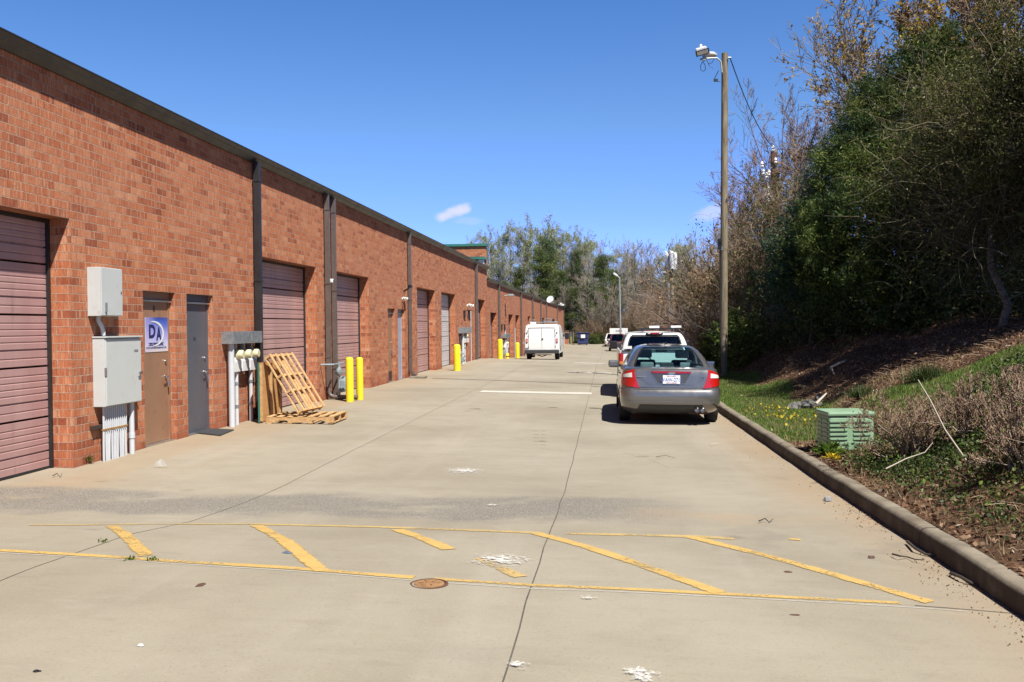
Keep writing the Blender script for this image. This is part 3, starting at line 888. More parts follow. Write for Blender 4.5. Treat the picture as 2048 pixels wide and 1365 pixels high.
TOP1, TOP2, FL2 = 4.76, 4.14, -.62
near = thing('brick_warehouse', (WALL_X, 11.25, 0), 'long red brick warehouse with pink garage doors along the left', 'warehouse')
G_OPEN = [(7.69, 11.24), (17.74, 21.29), (22.57, 26.12), (32.93, 36.47), (37.87, 41.40), (48.15, 51.60)]
D_OPEN = [(13.09, 14.10), (14.51, 15.52), (28.44, 29.40), (29.80, 30.80)]
far_doors = [(54.0, 57.0), (64.1, 67.2), (69.1, 72.2), (79.9, 82.6), (85.0, 87.8), (98, 101)]
G_OPEN0 = [(-5.5, -1.9), (1.6, 5.2)]
brick_block(near, -7.5, 52.62, TOP1, -1.5, 0., [(a, b, 3.048) for a, b in G_OPEN0 + G_OPEN] + [(a, b, 2.235) for a, b in D_OPEN])
for i, (a, b) in enumerate(G_OPEN0 + G_OPEN):
    d = garage_door(near, a, b, 3.048, ground(-6.8, (a + b) / 2) * .5 + .004, 'door_white_grey' if abs(a - 37.87) < .1 else 'door_pink')
    if abs(a - 37.87) < .1: d['label'] = 'pale grey garage door among pink ones'
sd1 = service_door(near, 13.09, 14.10, 2.235, 'door_brown'); sd1['label'] = 'tan service door with poster'
sd2 = service_door(near, 14.51, 15.52, 2.235, 'door_grey'); sd2['label'] = 'dark grey service door'
sd3 = service_door(near, 28.44, 29.40, 2.235, 'door_brown', kick=True); sd3['label'] = 'tan service door with dark kick plate'
sd4 = service_door(near, 29.80, 30.80, 2.235, 'door_light_grey', handle=False); sd4['label'] = 'pale blue grey service door'
for (y, w, foot) in ((17.42, .115, 'stop'), (21.93, .10, 'elbow'), (22.47, .10, 'plain'), (31.35, .10, 'kick'), (47.75, .12, 'plain'), (2.6 - 4, .11, 'plain')):
    downspout(near, y, TOP1 + .01, {'stop': .02, 'elbow': .30}.get(foot, .015), w, foot, 'bronze_metal' if foot == 'stop' else 'bronze_downspout')
# round drain elbow running out to the bollards
el = MB().tube([(WALL_X + .08, 21.93, .34), (WALL_X + .08, 21.93, .18), (WALL_X + .11, 21.93, .10), (WALL_X + .2, 21.93, .065), (WALL_X + .75, 21.95, .055)], .052, 10)
el.build('drain_elbow', 'bronze_downspout', near, smooth=True)

far = thing('brick_warehouse', (WALL_X, 52.63, FL2), 'lower brick warehouse block stepping down beyond the taller one, behind the white van', 'warehouse')
brick_block(far, 52.63, 147.0, TOP2, -3.0, FL2, [(a, b, 2.43) for a, b in far_doors])
for a, b in far_doors: garage_door(far, a, b, 2.43, ground(-6.8, (a + b) / 2) + .02, 'door_pink')
for y in (57.9, 72.95, 84.4, 95.0, 104, 126.7, 145.6): downspout(far, y, TOP2 + .01, ground(-6.4, y) + .02, .12)
# street-front parapet standing above the low roof
pr = thing('brick_parapet', (-11, 57, TOP2), 'raised brick parapet with green metal coping above the roof step', 'parapet')
a = at_depth(972, 493, 57); zt = at_depth(940, 493, 57).z
w = MB(); w.uv = []
x0, x1 = -16.0, a.x
zb = TOP2 + .13
def pq(p, u): w.add(p, [(0, 1, 2, 3)]); w.uv.append(u)
pq([(x0, 57, zb), (x1, 57, zb), (x1, 57, zt), (x0, 57, zt)], [(0, 0), (x1 - x0, 0), (x1 - x0, zt - zb), (0, zt - zb)])
pq([(x1, 57, zb), (x1, 57.35, zb), (x1, 57.35, zt), (x1, 57, zt)], [(0, 0), (12, 0), (12, zt - zb), (0, zt - zb)])
pq([(x1, 57.35, zb), (x0, 57.35, zb), (x0, 57.35, zt), (x1, 57.35, zt)], [(0, 0), (12, 0), (12, zt - zb), (0, zt - zb)])
w.build('wall', 'brick', pr)
MB().box2((x0, 56.9, zt), (x1 + .1, 57.45, zt + .14)).build('coping', 'green_coping', pr)
z2 = at_depth(950, 518, 57).z
MB().box2((x0, 55.6, z2 - .12), (x1 + .05, 56.99, z2 + .02)).build('canopy', 'green_coping', pr)
MB().box2((x1 - .35, 56.0, zb), (x1 - .02, 56.3, z2 - .125)).build('column', 'lamp_white', pr)
# low screen wall at the far end
sw = thing('screen_wall', (-6.2, 146, ground(-6, 146)), 'low brick screen wall at the far end of the warehouse', 'wall')
c0 = at_depth(1127, 690, 147.3); c1 = at_depth(1136, 663, 147.3)
w = MB(); w.uv = []
for (p, q_) in (((c0.x - .5, 147.3), (c1.x, 147.3)), ((c1.x, 147.3), (c1.x, 152)), ((c1.x, 152), (c0.x - .5, 152))):
    L = (Vector(p) - Vector(q_)).length
    w.add([(p[0], p[1], -2.6), (q_[0], q_[1], -2.6), (q_[0], q_[1], c1.z), (p[0], p[1], c1.z)], [(0, 1, 2, 3)]); w.uv.append([(0, 0), (L, 0), (L, 3.2), (0, 3.2)])
w.build('wall', 'brick', sw)
MB().box2((c0.x - .5, 147.25, c1.z), (c1.x + .06, 152.06, c1.z + .08)).build('coping', 'bronze_downspout', sw)
# ================================================================== things fixed to or standing by the wall
X0 = WALL_X
def wall_pt(px, py, off=0.): return on_plane_x(px, py, WALL_X + off)      # (y, z)

# upper metal cabinet
t = thing('metal_cabinet', (X0, 12.0, 1.86), 'small pale grey metal cabinet on the brick wall, above the bigger cabinet', 'cabinet')
y0, y1 = 11.62, 12.16
b = MB().box2((X0, y0, 1.86), (X0 + .17, y1, 2.48)).build('body', 'cabinet_grey', t, bevel=.004)
MB().box2((X0 + .171, y0 + .006, 1.868), (X0 + .186, y1 - .006, 2.472)).build('door', 'cabinet_grey', t, bevel=.004)
MB().box2((X0 + .187, y0 + .08, 1.91), (X0 + .205, y0 + .115, 2.03)).build('latch', 'galvanised', t, bevel=.004)
MB().box2((X0 + .187, y1 - .05, 2.15), (X0 + .192, y1 - .035, 2.18)).build('keyhole', 'trim_black', t)
# conduit between the two
MB().tube([(X0 + .05, 11.78, 1.86), (X0 + .05, 11.78, 1.80), (X0 + .06, 11.84, 1.73), (X0 + .07, 11.86, 1.66), (X0 + .07, 11.86, 1.61)], .030, 10).build('conduit', 'conduit_grey', t, smooth=True)
# lower cabinet
t = thing('metal_cabinet', (X0, 12.2, 0), 'big pale grey electrical cabinet with a bundle of thin conduits below it', 'cabinet')
y0, y1 = 11.72, 12.66
MB().box2((X0, y0, .70), (X0 + .16, y1, 1.58)).build('body', 'cabinet_grey', t, bevel=.004)
MB().box2((X0 + .161, y0 + .008, .71), (X0 + .178, y1 - .008, 1.565)).build('door', 'cabinet_grey', t, bevel=.004)
MB().box2((X0 + .001, y0 - .01, 1.581), (X0 + .20, y1 + .01, 1.60)).build('rain_hood', 'cabinet_grey', t, bevel=.003)
MB().box2((X0 + .179, y1 - .20, 1.385), (X0 + .181, y1 - .09, 1.415)).build('nameplate', 'label_grey', t)
h = MB(); h.lathe((X0 + .179, y1 - .05, 1.10), [(.022, 0), (.018, .03), (0, .032)], 'X', 12); h.box((X0 + .205, y1 - .07, 1.09), (.015, .10, .022))
h.build('handle', 'chrome', t)
n = 12
for i in range(n):
    y = 11.80 + i * .052
    k = .012 * sin(i * 1.7)
    MB().tube([(X0 + .09, y, .699), (X0 + .09, y, .42), (X0 + .085, y + k, .24), (X0 + .085, y + k * 1.6, -.02)], .0145, 8).build('conduit', 'conduit_grey', t, smooth=True)
    MB().box((X0 + .09, y, .40), (.038, .036, .022)).build('clamp', 'rust_clamp', t)
MB().tube([(X0 + .09, 12.53, .699), (X0 + .09, 12.53, -.02)], .036, 12).build('conduit', 'conduit_grey', t, smooth=True)
MB().tube([(X0 + .09, 12.53, .21), (X0 + .09, 12.53, .28)], .044, 12).build('coupling', 'conduit_grey', t, smooth=True)
# light scuffs and a hasp
MB().box2((X0 + .161, y0 - .006, 1.10), (X0 + .19, y0 + .004, 1.20)).build('hinge', 'galvanised', t)
MB().box2((X0, 11.62, .425), (X0 + .062, 12.62, .465)).build('strut', 'dark_bracket', t)

# poster on the tan door
R = WALL_X - .10
t = thing('door_poster', (R, 13.5, 1.3), 'blue and white poster with large letters D and A on the tan door', 'poster')
pa, pb, za, zb = 13.335, 14.055, 1.352, 1.860
PO = .19
m = MB(); m.add([(R + .006, pa, za), (R + .006, pb, za), (R + .006, pb, zb), (R + .006, pa, zb)], [(0, 1, 2, 3)]); m.uv = [[(0, 0), (1, 0), (1, 1), (0, 1)]]
m.build('sheet', 'poster_blue', t)
MB().box2((R + .0005, pa + .002, za + .002), (R + .005, pb - .002, zb - .002)).build('backing', 'poster_white', t)
ROT = Matrix(((0, 0, 1), (1, 0, 0), (0, 1, 0)))           # text lying in the wall plane, facing +X
def wall_text(body, size, mat, y, z, x, parent, sx=1., name='lettering', bold=0.):
    return text_mesh(name, body, size, mat, parent, Vector((x, y, z)) - parent.location, ROT, .0008, 'CENTER', sx, bold)
wall_text('D', .26, 'poster_navy', 13.345 + PO, 1.645, R + .009, t, 1.1, bold=.010)
wall_text('A', .26, 'poster_navy', 13.560 + PO, 1.605, R + .009, t, .85, bold=.010)
sw_ = MB(); N_ = 22                                       # the white swoosh
for i in range(N_ + 1):
    a = radians(100 - 190 * i / N_); cy, cz = 13.37 + PO, 1.62
    ro, w_ = (.325, .178), .006 + .017 * sin(pi * i / N_)
    for s_ in (-1, 1): sw_.v.append((R + .0105, cy + (ro[0] + s_ * w_) * cos(a), cz + (ro[1] + s_ * w_) * sin(a)))
sw_.f = [(2 * i, 2 * i + 1, 2 * i + 3, 2 * i + 2) for i in range(N_)]
sw_.build('swoosh', 'poster_white', t)
for z in (1.485, 1.447): MB().box2((R + .0065, 13.23 + PO, z - .0025), (R + .0085, 13.72 + PO, z + .0025)).build('rule', 'poster_navy', t)
wall_text('CIVIL ENGINEERING', .038, 'poster_navy', 13.475 + PO, 1.466, R + .0085, t, 1.28, bold=.0012)
wall_text('WWW.DNAENGINEERING.COM', .036, 'poster_navy', 13.48 + PO, 1.412, R + .0085, t, 1.22)
# unit numbers on the doors
for (yy_, mt, lab) in ((13.55, 'trim_black', 0),):
    tt = text_mesh('unit_number', '8', .13, mt, sd1, Vector((R + .003, 13.62, 1.985)) - near.location, ROT, .0015)
tt = text_mesh('unit_number', '10', .09, 'trim_black', sd2, Vector((R + .003, 15.0, 1.52)) - near.location, ROT, .0015)
# rubber mat outside the grey door
t = thing('door_mat', (-6.3, 15.0, ground(-6.3, 15)), 'black rubber doormat on the concrete outside the grey door', 'mat')
c = [G(385, 867), G(440, 873), G(468, 861.5), G(415, 859)]
m = MB(); m.v = [(p.x, p.y, p.z + .004) for p in c] + [(p.x, p.y, p.z + .020) for p in c]
m.f = [(4, 5, 6, 7), (0, 1, 5, 4), (1, 2, 6, 5), (2, 3, 7, 6), (3, 0, 4, 7), (3, 2, 1, 0)]
m.build('mat', 'mat_rubber', t)

# ------------------------------------------------------------------ electricity meters
def meter_bank(ya, yb, zt, zb, depth, n, label, legs, name='meter_trough', meters=True, mz=1.23, gr=0.):
    t = thing(name, (X0, (ya + yb) / 2, gr), label, 'meter box')
    MB().box2((X0, ya, zb), (X0 + depth, yb, zt)).build('trough', 'galvanised', t, bevel=.004)
    for (y, r, z1, off) in legs:
        p = MB().tube([(X0 + off, y, zb if z1 is None else z1), (X0 + off, y, gr - .05)], r, 12).build('riser_pipe', 'conduit_grey', t, smooth=True)
        if z1 is not None:
            for zz in (gr + .30, z1 - .28): MB().tube([(X0 + off, y, zz), (X0 + off, y, zz + .05)], r * 1.25, 12).build('coupling', 'galvanised', p)
    if meters:
        w = (yb - ya - .28) / n
        for i in range(n):
            y = ya + .22 + w * (i + .5)
            s = MB(); dd = depth * .62
            P = [(X0, zb - .12), (X0 + dd * .55, zb - .12), (X0 + dd, mz - .12), (X0 + dd, mz - .30), (X0, mz - .30)]
            for yy in (y - w * .42, y + w * .42): s.v += [(a, yy, b) for a, b in P]
            s.f = [(0, 1, 2, 3, 4)[::-1], (5, 6, 7, 8, 9)] + [(j, (j + 1) % 5, 5 + (j + 1) % 5, 5 + j) for j in range(5)]
            so = s.build('meter_socket', 'white_plastic', t, bevel=.003)
            MB().lathe((X0 + dd * .8, y, mz), [(.088, 0), (.088, .03), (.078, .036), (.078, .11), (.066, .128), (0, .130)], 'X', 20).build('meter', 'cream_plastic', t, smooth=True)
            MB().box2((X0 + .03, y - .035, zb - .001), (X0 + .10, y + .035, zb - .119)).build('nipple', 'galvanised', t)
            MB().box2((X0 + dd * .6, y - .012, mz - .36), (X0 + dd * .6 + .02, y + .012, mz - .301)).build('seal_tag', 'white_plastic', t)
    return t
meter_bank(15.86, 17.25, 1.63, 1.42, .21, 3, 'grey metal meter trough with three round meters, left of the pallets', [(15.98, .052, None, .12), (16.30, .034, .98, .08), (16.98, .034, .98, .08)])
# second bank by the lone bollard
ya, za = wall_pt(915, 656); yb, _ = wall_pt(935, 656)
meter_bank(42.2, 44.6, 1.62, 1.36, .26, 1, 'metal meter trough on grey pipes behind the single yellow bollard', [(42.5, .06, None, .15), (43.4, .04, .95, .10)])
meter_bank(60.0, 63.0, 1.55 - .40, 1.30 - .40, .26, 1, 'distant metal meter trough between the yellow bollard and the white van', [(60.6, .06, None, .15), (61.6, .09, .75, .10)], mz=.55, gr=ground(-6.4, 61))
meter_bank(143.0, 145.5, .55, .2, .3, 1, 'farthest meter box on the warehouse wall near its end', [(143.6, .08, None, .15)], mz=0., gr=ground(-6.4, 144))

# ------------------------------------------------------------------ gas meters
def gas_meter(y, gr, s, label, two=True):
    t = thing('gas_meter', (X0 + .3, y, gr), label, 'gas meter')
    x = X0 + .30
    MB().tube([(X0 + .02, y - .55 * s, gr + .84 * s), (x, y - .5 * s, gr + .84 * s), (x, y + .35 * s, gr + .84 * s)], .022 * s, 8).build('inlet_pipe', 'gas_grey', t, smooth=True)
    MB().tube([(x, y - .1 * s, gr + .84 * s), (x + .05, y - .1 * s, gr + .66 * s), (x + .02, y - .1 * s, gr + .44 * s), (x + .02, y - .1 * s, gr)], .026 * s, 8).build('riser_pipe', 'gas_grey', t, smooth=True)
    MB().lathe((x + .03, y - .1 * s, gr + .66 * s), [(0, -.09 * s), (.05 * s, -.09 * s), (.11 * s, -.02), (.11 * s, .02), (.05 * s, .05), (0, .05)], 'X', 16).build('regulator', 'gas_grey', t, smooth=True)
    MB().tube([(x, y - .1 * s, gr + .60 * s), (x + .08, y + .25 * s, gr + .66 * s), (x + .1, y + .42 * s, gr + .58 * s)], .018 * s, 8).build('link_pipe', 'gas_grey', t, smooth=True)
    for k in ((0, 1) if two else (0,)):
        c = (x + .09 - .08 * k, y + (.04 + .34 * k) * s, gr + (.34 + .04 * k) * s)
        b = MB().box(c, (.17 * s, .25 * s, .30 * s)).build('meter_body', 'gas_grey', t, bevel=.05 * s)
        MB().lathe((c[0] + .086 * s, c[1], c[2] - .02), [(.105 * s, 0), (.095 * s, .025), (.05 * s, .04), (0, .042)], 'X', 18).build('diaphragm_cover', 'gas_grey', b, smooth=True)
        MB().box((c[0] + .08 * s, c[1], c[2] + .12 * s), (.06 * s, .12 * s, .06 * s)).build('index_box', 'label_grey', b, bevel=.006)
    MB().tube([(x - .1, y + .30 * s, gr + .20 * s), (x - .1, y + .30 * s, gr - .02)], .018 * s, 8).build('outlet_pipe', 'gas_grey', t, smooth=True)
    return t
gas_meter(22.05, ground(-6.2, 22), 1.0, 'grey gas meter cluster behind the pair of yellow bollards')
gas_meter(41.9 - 1.1, ground(-6.2, 41), .8, 'small gas meter at the pale grey garage door', False)
gas_meter(57.6, ground(-6.2, 57.6), 1.0, 'gas meter beside the distant single yellow bollard', True)
gas_meter(73.6, ground(-6.2, 73.6), 1.2, 'gas meter on the far wall left of the white van', False)

# ------------------------------------------------------------------ bollards
def bollard(x, y, h, r, label, group):
    z = ground(x, y)
    t = thing('bollard', (x, y, z), label, 'bollard', group)
    MB().lathe((x, y, z - .02), [(r, 0), (r, h - .015), (r * .97, h), (r * .80, h + r * .28), (r * .45, h + r * .42), (0, h + r * .46)], 'Z', 20).build('post', 'bollard_yellow', t, smooth=True)
GB = 'yellow bollards in front of the meters'
b1, b2, b3, b4 = G(700, 804), G(720, 800), G(914.5, 742), G(1000.5, 718.5)
bollard(b1.x, b1.y, 1.0, .088, 'nearer yellow bollard of the pair at the gas meter', GB)
bollard(b2.x, b2.y, .98, .082, 'farther yellow bollard of the pair at the gas meter', GB)
bollard(b3.x, b3.y, .97, .135, 'thick single yellow bollard before the pale grey garage door', GB)
bollard(b4.x, b4.y, 1.02, .135, 'single yellow bollard between the gas meter and the distant meter trough', GB)
bollard(-5.8, 62.5, 1.0, .13, 'yellow bollard half hidden by the white van', GB)
bollard(-5.35, 144.5, 1.1, .15, 'farthest yellow bollard, at the end of the low screen wall', GB)
# yellow trash can / fallen post at the van
p_ = G(1052, 717)
t = thing('wheel_stop', (p_.x, 52.6, ground(p_.x, 52.6)), 'small yellow post stub beside the left wheel of the van', 'post stub')
MB().lathe((p_.x - .05, 52.6, ground(p_.x, 52.6)), [(.10, 0), (.10, .26), (.07, .30), (0, .31)], 'Z', 14).build('stub', 'bollard_yellow', t, smooth=True)
MB().lathe((p_.x - .05, 52.6, ground(p_.x, 52.6) + .10), [(.103, 0), (.103, .05)], 'Z', 14).build('band', 'trim_black', t)
# broken splash block under the kicked-out spout
a_, b_ = G(818, 757), G(852, 757)
t = thing('splash_block', (a_.x, a_.y, a_.z), 'broken pale concrete slab at the foot of the downspout', 'slab')
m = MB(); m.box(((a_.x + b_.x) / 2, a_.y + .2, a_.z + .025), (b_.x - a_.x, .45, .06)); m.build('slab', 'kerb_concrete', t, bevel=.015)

# ------------------------------------------------------------------ lamps, cameras, vents on the wall
t = thing('security_camera', (X0, 21.4, 2.2), 'small white security camera on the wall between two downspouts', 'camera')
y_, z_ = wall_pt(653, 561)
t.location = (X0, y_, z_)
MB().lathe((X0, y_, z_), [(.05, 0), (.05, .03), (0, .032)], 'X', 14).build('mount', 'white_plastic', t)
MB().box((X0 + .09, y_ - .02, z_ - .015), (.17, .11, .09)).build('housing', 'white_plastic', t, bevel=.02)
MB().lathe((X0 + .176, y_ - .02, z_ - .02), [(.035, 0), (.03, .006), (0, .007)], 'X', 14).build('lens', 'trim_black', t)
def wall_lamp(y, z, label, s=1., mat='white_plastic'):
    t = thing('flood_lamp', (X0, y, z), label, 'wall lamp')
    MB().lathe((X0, y, z), [(.06 * s, 0), (.06 * s, .04), (0, .045)], 'X', 12).build('base', mat, t)
    for k in (-1, 1):
        MB().tube([(X0 + .04, y, z), (X0 + .10 * s, y + k * .10 * s, z + .03 * s)], .014 * s, 6).build('arm', mat, t)
        MB().tube([(X0 + .09 * s, y + k * .14 * s, z + .05 * s), (X0 + .24 * s, y + k * .20 * s, z - .02 * s)], [.045 * s, .085 * s], 14).build('lamp_head', mat, t, smooth=True)
y_, z_ = wall_pt(804, 598); wall_lamp(y_, z_, 'small white twin floodlight on the wall above the pale blue door', .62)
y_, z_ = wall_pt(934, 612); wall_lamp(y_, z_, 'white twin floodlight on the wall above two small black vents', 1.05)
t = thing('dark_bracket', (X0, 30.9, 2.9), 'small black camera bracket beside the downspout', 'bracket')
y_, z_ = wall_pt(807, 580); t.location = (X0, y_, z_)
MB().tube([(X0, y_, z_ - .05), (X0 + .16, y_ - .05, z_ + .03), (X0 + .24, y_ - .15, z_ + .09)], .028, 8).build('arm', 'trim_black', t)
MB().box((X0 + .26, y_ - .18, z_ + .10), (.10, .22, .09)).build('head', 'trim_black', t, bevel=.01)
def vent(px, py, s, label):
    y, z = wall_pt(px, py)
    t = thing('wall_vent', (X0, y, z), label, 'vent', 'small black vents on the brick wall')
    MB().box((X0 + .02, y, z), (.06, .30 * s, .24 * s)).build('louvre', 'trim_black', t, bevel=.004)
    MB().box((X0 + .10, y, z + .13 * s), (.20, .34 * s, .02)).build('hood', 'trim_black', t)
vent(928, 629, 1.3, 'left of two small black vents under the white floodlight'); vent(937.5, 629, 1.4, 'right of two small black vents under the white floodlight')
vent(1003, 655, 1.3, 'left vent of the far pair above the distant bollard'); vent(1008.5, 655, 1.3, 'right vent of the far pair above the distant bollard')
vent(1114, 650, 1.6, 'vent on the wall visible right of the white van')
# conduit drops below the vents
for (px, z0_, z1_) in ((940.5, 0, 2.4), (1009.5, -.3, 1.6), (1029, -.5, 1.5)):
    y, _ = wall_pt(px, 650); t = thing('wall_conduit', (X0, y, z0_), {940.5: 'thin grey conduit running down the wall below the black vents', 1009.5: 'thin pale conduit on the wall right of the distant bollard', 1029: 'thin conduit between two far garage openings'}[px], 'conduit')
    MB().tube([(X0 + .03, y, z1_), (X0 + .03, y, ground(-6.4, y) - .02)], .02 if y < 50 else .03, 6).build('pipe', 'conduit_grey', t)
# shoebox light on the lower block
y_, z_ = wall_pt(1009, 592)
t = thing('area_light', (X0, y_, z_), 'grey area light on a short arm high on the lower brick wall', 'wall light')
MB().tube([(X0, y_, z_), (X0 + .25, y_, z_ + .02)], .035, 8).build('arm', 'steel_pole', t)
MB().box((X0 + .42, y_, z_ + .03), (.34, .6, .14)).build('lamp_head', 'steel_pole', t, bevel=.03)
# satellite dish and roof masts
dp = at_depth(1100, 599, 100)
t = thing('satellite_dish', (dp.x, 100, TOP2 + .13), 'white satellite dish on a mast at the edge of the low roof', 'dish')
MB().tube([(dp.x, 100, TOP2 + .13), (dp.x, 100, dp.z)], .04, 8).build('mast', 'steel_pole', t)
ds = MB(); ds.lathe((0, 0, 0), [(0, .10), (.2, .085), (.36, .045), (.46, 0), (.47, 0), (.36, .02), (.2, .06), (0, .075)], 'Y', 24)
rt = Matrix.Rotation(radians(-22), 3, 'Z') @ Matrix.Rotation(radians(-25), 3, 'X')
ds.v = [tuple(rt @ (Vector(v) * .82) + Vector((dp.x + .02, 99.85, dp.z))) for v in ds.v]
ds.build('reflector', 'lamp_white', t, smooth=True)
MB().tube([(dp.x + .02, 99.8, dp.z - .4), (dp.x + .1, 99.3, dp.z - .35), (dp.x + .12, 99.2, dp.z - .15)], .025, 6).build('feed_arm', 'lamp_white', t)
for px, lab, zt_ in ((1093.7, 'thin white mast left of the satellite dish', 604), (1104, 'thin white mast right of the satellite dish', 608)):
    q = at_depth(px, zt_, 98)
    t = thing('roof_mast', (q.x, 98, TOP2), lab, 'mast'); MB().tube([(q.x, 98, q.z), (q.x, 98, TOP2)], .03, 6).build('pole', 'steel_pole', t)
q = on_plane_x(1122, 611, WALL_X + .2)
t = thing('flood_lamp', (X0, q[0], q[1]), 'white floodlight pair at the far top corner of the low block', 'wall lamp')
for k in (-1, 1): MB().box((X0 + .35, q[0] + k * 3.2, q[1] + .1), (.3, 1.0, .25)).build('lamp_head', 'lamp_white', t, bevel=.06)
MB().tube([(X0, q[0] - 3.4, q[1]), (X0 + .3, q[0] - 3.4, q[1]), (X0 + .3, q[0] + 3.4, q[1]), (X0, q[0] + 3.4, q[1])], .05, 6).build('bracket', 'lamp_white', t)

# ------------------------------------------------------------------ pallets
def pallet(root, M, L, W, nb_top, nb_bot, ply=False):
    """L: along local x (boards' length), W: along local y.  M: 4x4 placing it in the parent's frame"""
    H = .13
    def bx(c, d, name, mat='pallet_wood', jitter=0):
        m = MB(); m.box(c, d, Matrix.Rotation(jitter, 3, 'Z'))
        m.v = [tuple(M @ Vector(v)) for v in m.v]
        return m.build(name, mat, root, world=False, bevel=.002)
    for i in range(3):
        y = -W / 2 + .02 + (W - .04) * i / 2
        s = MB(); x0, x1 = -L / 2, L / 2          # stringer with two fork notches
        P = [(x0, .018), (x0 + .16, .018), (x0 + .18, .055), (x0 + .38, .055), (x0 + .40, .018), (x1 - .40, .018), (x1 - .38, .055), (x1 - .18, .055), (x1 - .16, .018), (x1, .018), (x1, H - .02), (x0, H - .02)]
        n = len(P)
        s.v = [(a, y - .019, b) for a, b in P] + [(a, y + .019, b) for a, b in P]
        s.f = [tuple(range(n)), tuple(reversed([n + j for j in range(n)]))] + [(j, n + j, n + (j + 1) % n, (j + 1) % n) for j in range(n)]
        s.v = [tuple(M @ Vector(v)) for v in s.v]
        s.build('stringer', 'pallet_wood', root, world=False)
    for i in range(nb_top):
        x = -L / 2 + .05 + (L - .10) * i / (nb_top - 1)
        bx((x, random.uniform(-.006, .006), H - .010), (.088 + random.uniform(-.006, .012), W, .018), 'deck_board', jitter=random.uniform(-.008, .008))
    for i in range(nb_bot):
        x = -L / 2 + .05 + (L - .10) * i / (nb_bot - 1)
        bx((x, random.uniform(-.006, .006), .008), (.088, W, .017), 'bottom_board', jitter=random.uniform(-.008, .008))
gz = ground(-5.5, 17)
def axes(o, ex, ey, ez):
    ex, ey, ez = Vector(ex).normalized(), Vector(ey).normalized(), Vector(ez).normalized()
    return Matrix(((ex.x, ey.x, ez.x, o[0]), (ex.y, ey.y, ez.y, o[1]), (ex.z, ey.z, ez.z, o[2]), (0, 0, 0, 1)))
pf = thing('wooden_pallet', (-5.45, 17.15, gz + .008), 'wooden pallet lying flat on the concrete beside the wall', 'pallet', 'wooden pallets by the meters', radians(2))
pallet(pf, Matrix.Identity(4), 1.22, 1.02, 7, 4)
# upright pallet with a plywood face, standing on the flat one's left end
pu = thing('wooden_pallet', (-6.09, 17.15, gz), 'upright pallet faced with plywood, standing on edge below the meters', 'pallet', 'wooden pallets by the meters')
Mu = axes((-.075, 0, .56), (0, 1, 0), (0, 0, 1), (1, 0, 0))
m = MB(); m.box((0, 0, 0), (1.12, 1.06, .018)); m.v = [tuple(Mu @ (Vector(v) + Vector((0, 0, .0)))) for v in m.v]
m.build('plywood_face', 'ply_wood', pu, world=False)
for i in range(3):
    m = MB(); m.box((-.50 + i * .5, 0, .035), (.04, 1.02, .045)); m.v = [tuple(Mu @ Vector(v)) for v in m.v]; m.build('batten', 'pallet_wood', pu, world=False)
m = MB(); m.box((-.568, 0, .01), (.010, 1.06, .03)); m.v = [tuple(Mu @ Vector(v)) for v in m.v]; m.build('edge_strip', 'green_coping', pu, world=False)
# leaning pallet
A = Vector((-5.42, 17.10, gz + .165)); B = Vector((-6.10, 17.25, gz + 1.19))
up = (B - A).normalized(); along = Vector((.10, 1, 0)).normalized(); nn = up.cross(along).normalized()
if nn.x < 0: nn = -nn
pl = thing('wooden_pallet', tuple(A), 'wooden pallet leaning at a slant against the upright one, its underside showing', 'pallet', 'wooden pallets by the meters')
# boards run up the slope: local y = up, local x = along
Ml = axes(up * .61 + along * .05, along, up, nn)
Hh = .12
def lb(c, d, name):
    m = MB(); m.box(c, d, Matrix.Rotation(random.uniform(-.006, .006), 3, 'Z')); m.v = [tuple(Ml @ Vector(v)) for v in m.v]; m.build(name, 'pallet_wood', pl, world=False, bevel=.002)
for i in range(5): lb((-.46 + .92 * i / 4, 0, Hh), (.075, 1.22, .018), 'deck_board')
for i in range(4): lb((-.46 + .92 * i / 3, 0, .012), (.085, 1.22, .018), 'bottom_board')
for y in (-.58, -.16, .16, .58): lb((0, y, Hh / 2 + .005), (1.0, .038, .085), 'stringer')

# ------------------------------------------------------------------ ground bits
c = G(858, 1168.5)
t = thing('manhole_cover', (c.x, c.y, c.z), 'small rusty round cleanout cover set in the concrete', 'cover')
MB().lathe((c.x, c.y, c.z - .02), [(.118, 0), (.118, .024), (.104, .024), (.104, .018), (0, .018)], 'Z', 28).build('ring', 'rusty_metal', t)
MB().lathe((c.x, c.y, c.z - .004), [(.094, 0), (.094, .009), (.07, .011), (0, .011)], 'Z', 24).build('lid', 'cast_iron', t)
for a in range(6): MB().box((c.x + .05 * cos(a * pi / 3), c.y + .05 * sin(a * pi / 3), c.z + .009), (.035, .012, .006), Matrix.Rotation(a * pi / 3, 3, 'Z')).build('tread_bar', 'cast_iron', t)
def scrap(name, px, py, size, mat, label, cat, h=.01, seed=0, aspect=.6):
    c = G(px, py); rr = random.Random(seed); n = 9
    m = MB(); m.v = [(c.x, c.y, c.z + h)]
    for ring, (k, hh) in enumerate(((.6, .8), (1., .18))):
        for i in range(n):
            a = 2 * pi * i / n; r = size * k * rr.uniform(.7, 1.25)
            m.v.append((c.x + r * cos(a), c.y + r * aspect * sin(a), ground(c.x, c.y) + h * hh * rr.uniform(.5, 1.2) + .002))
    for i in range(n):
        j = (i + 1) % n; m.f.append((0, 1 + i, 1 + j)); m.f.append((1 + i, 1 + n + i, 1 + n + j, 1 + j))
    o = m.build(name, mat); tag(o, label, cat); return o
scrap('plastic_bag', 322, 936, .085, 'clear_plastic', 'crumpled clear plastic bag on the concrete near the doors', 'bag', .11, 3)
scrap('crushed_wrapper', 575, 1106.5, .04, 'rubbish_blue', 'flat dark blue scrap between the yellow stripes', 'litter', .012, 4)
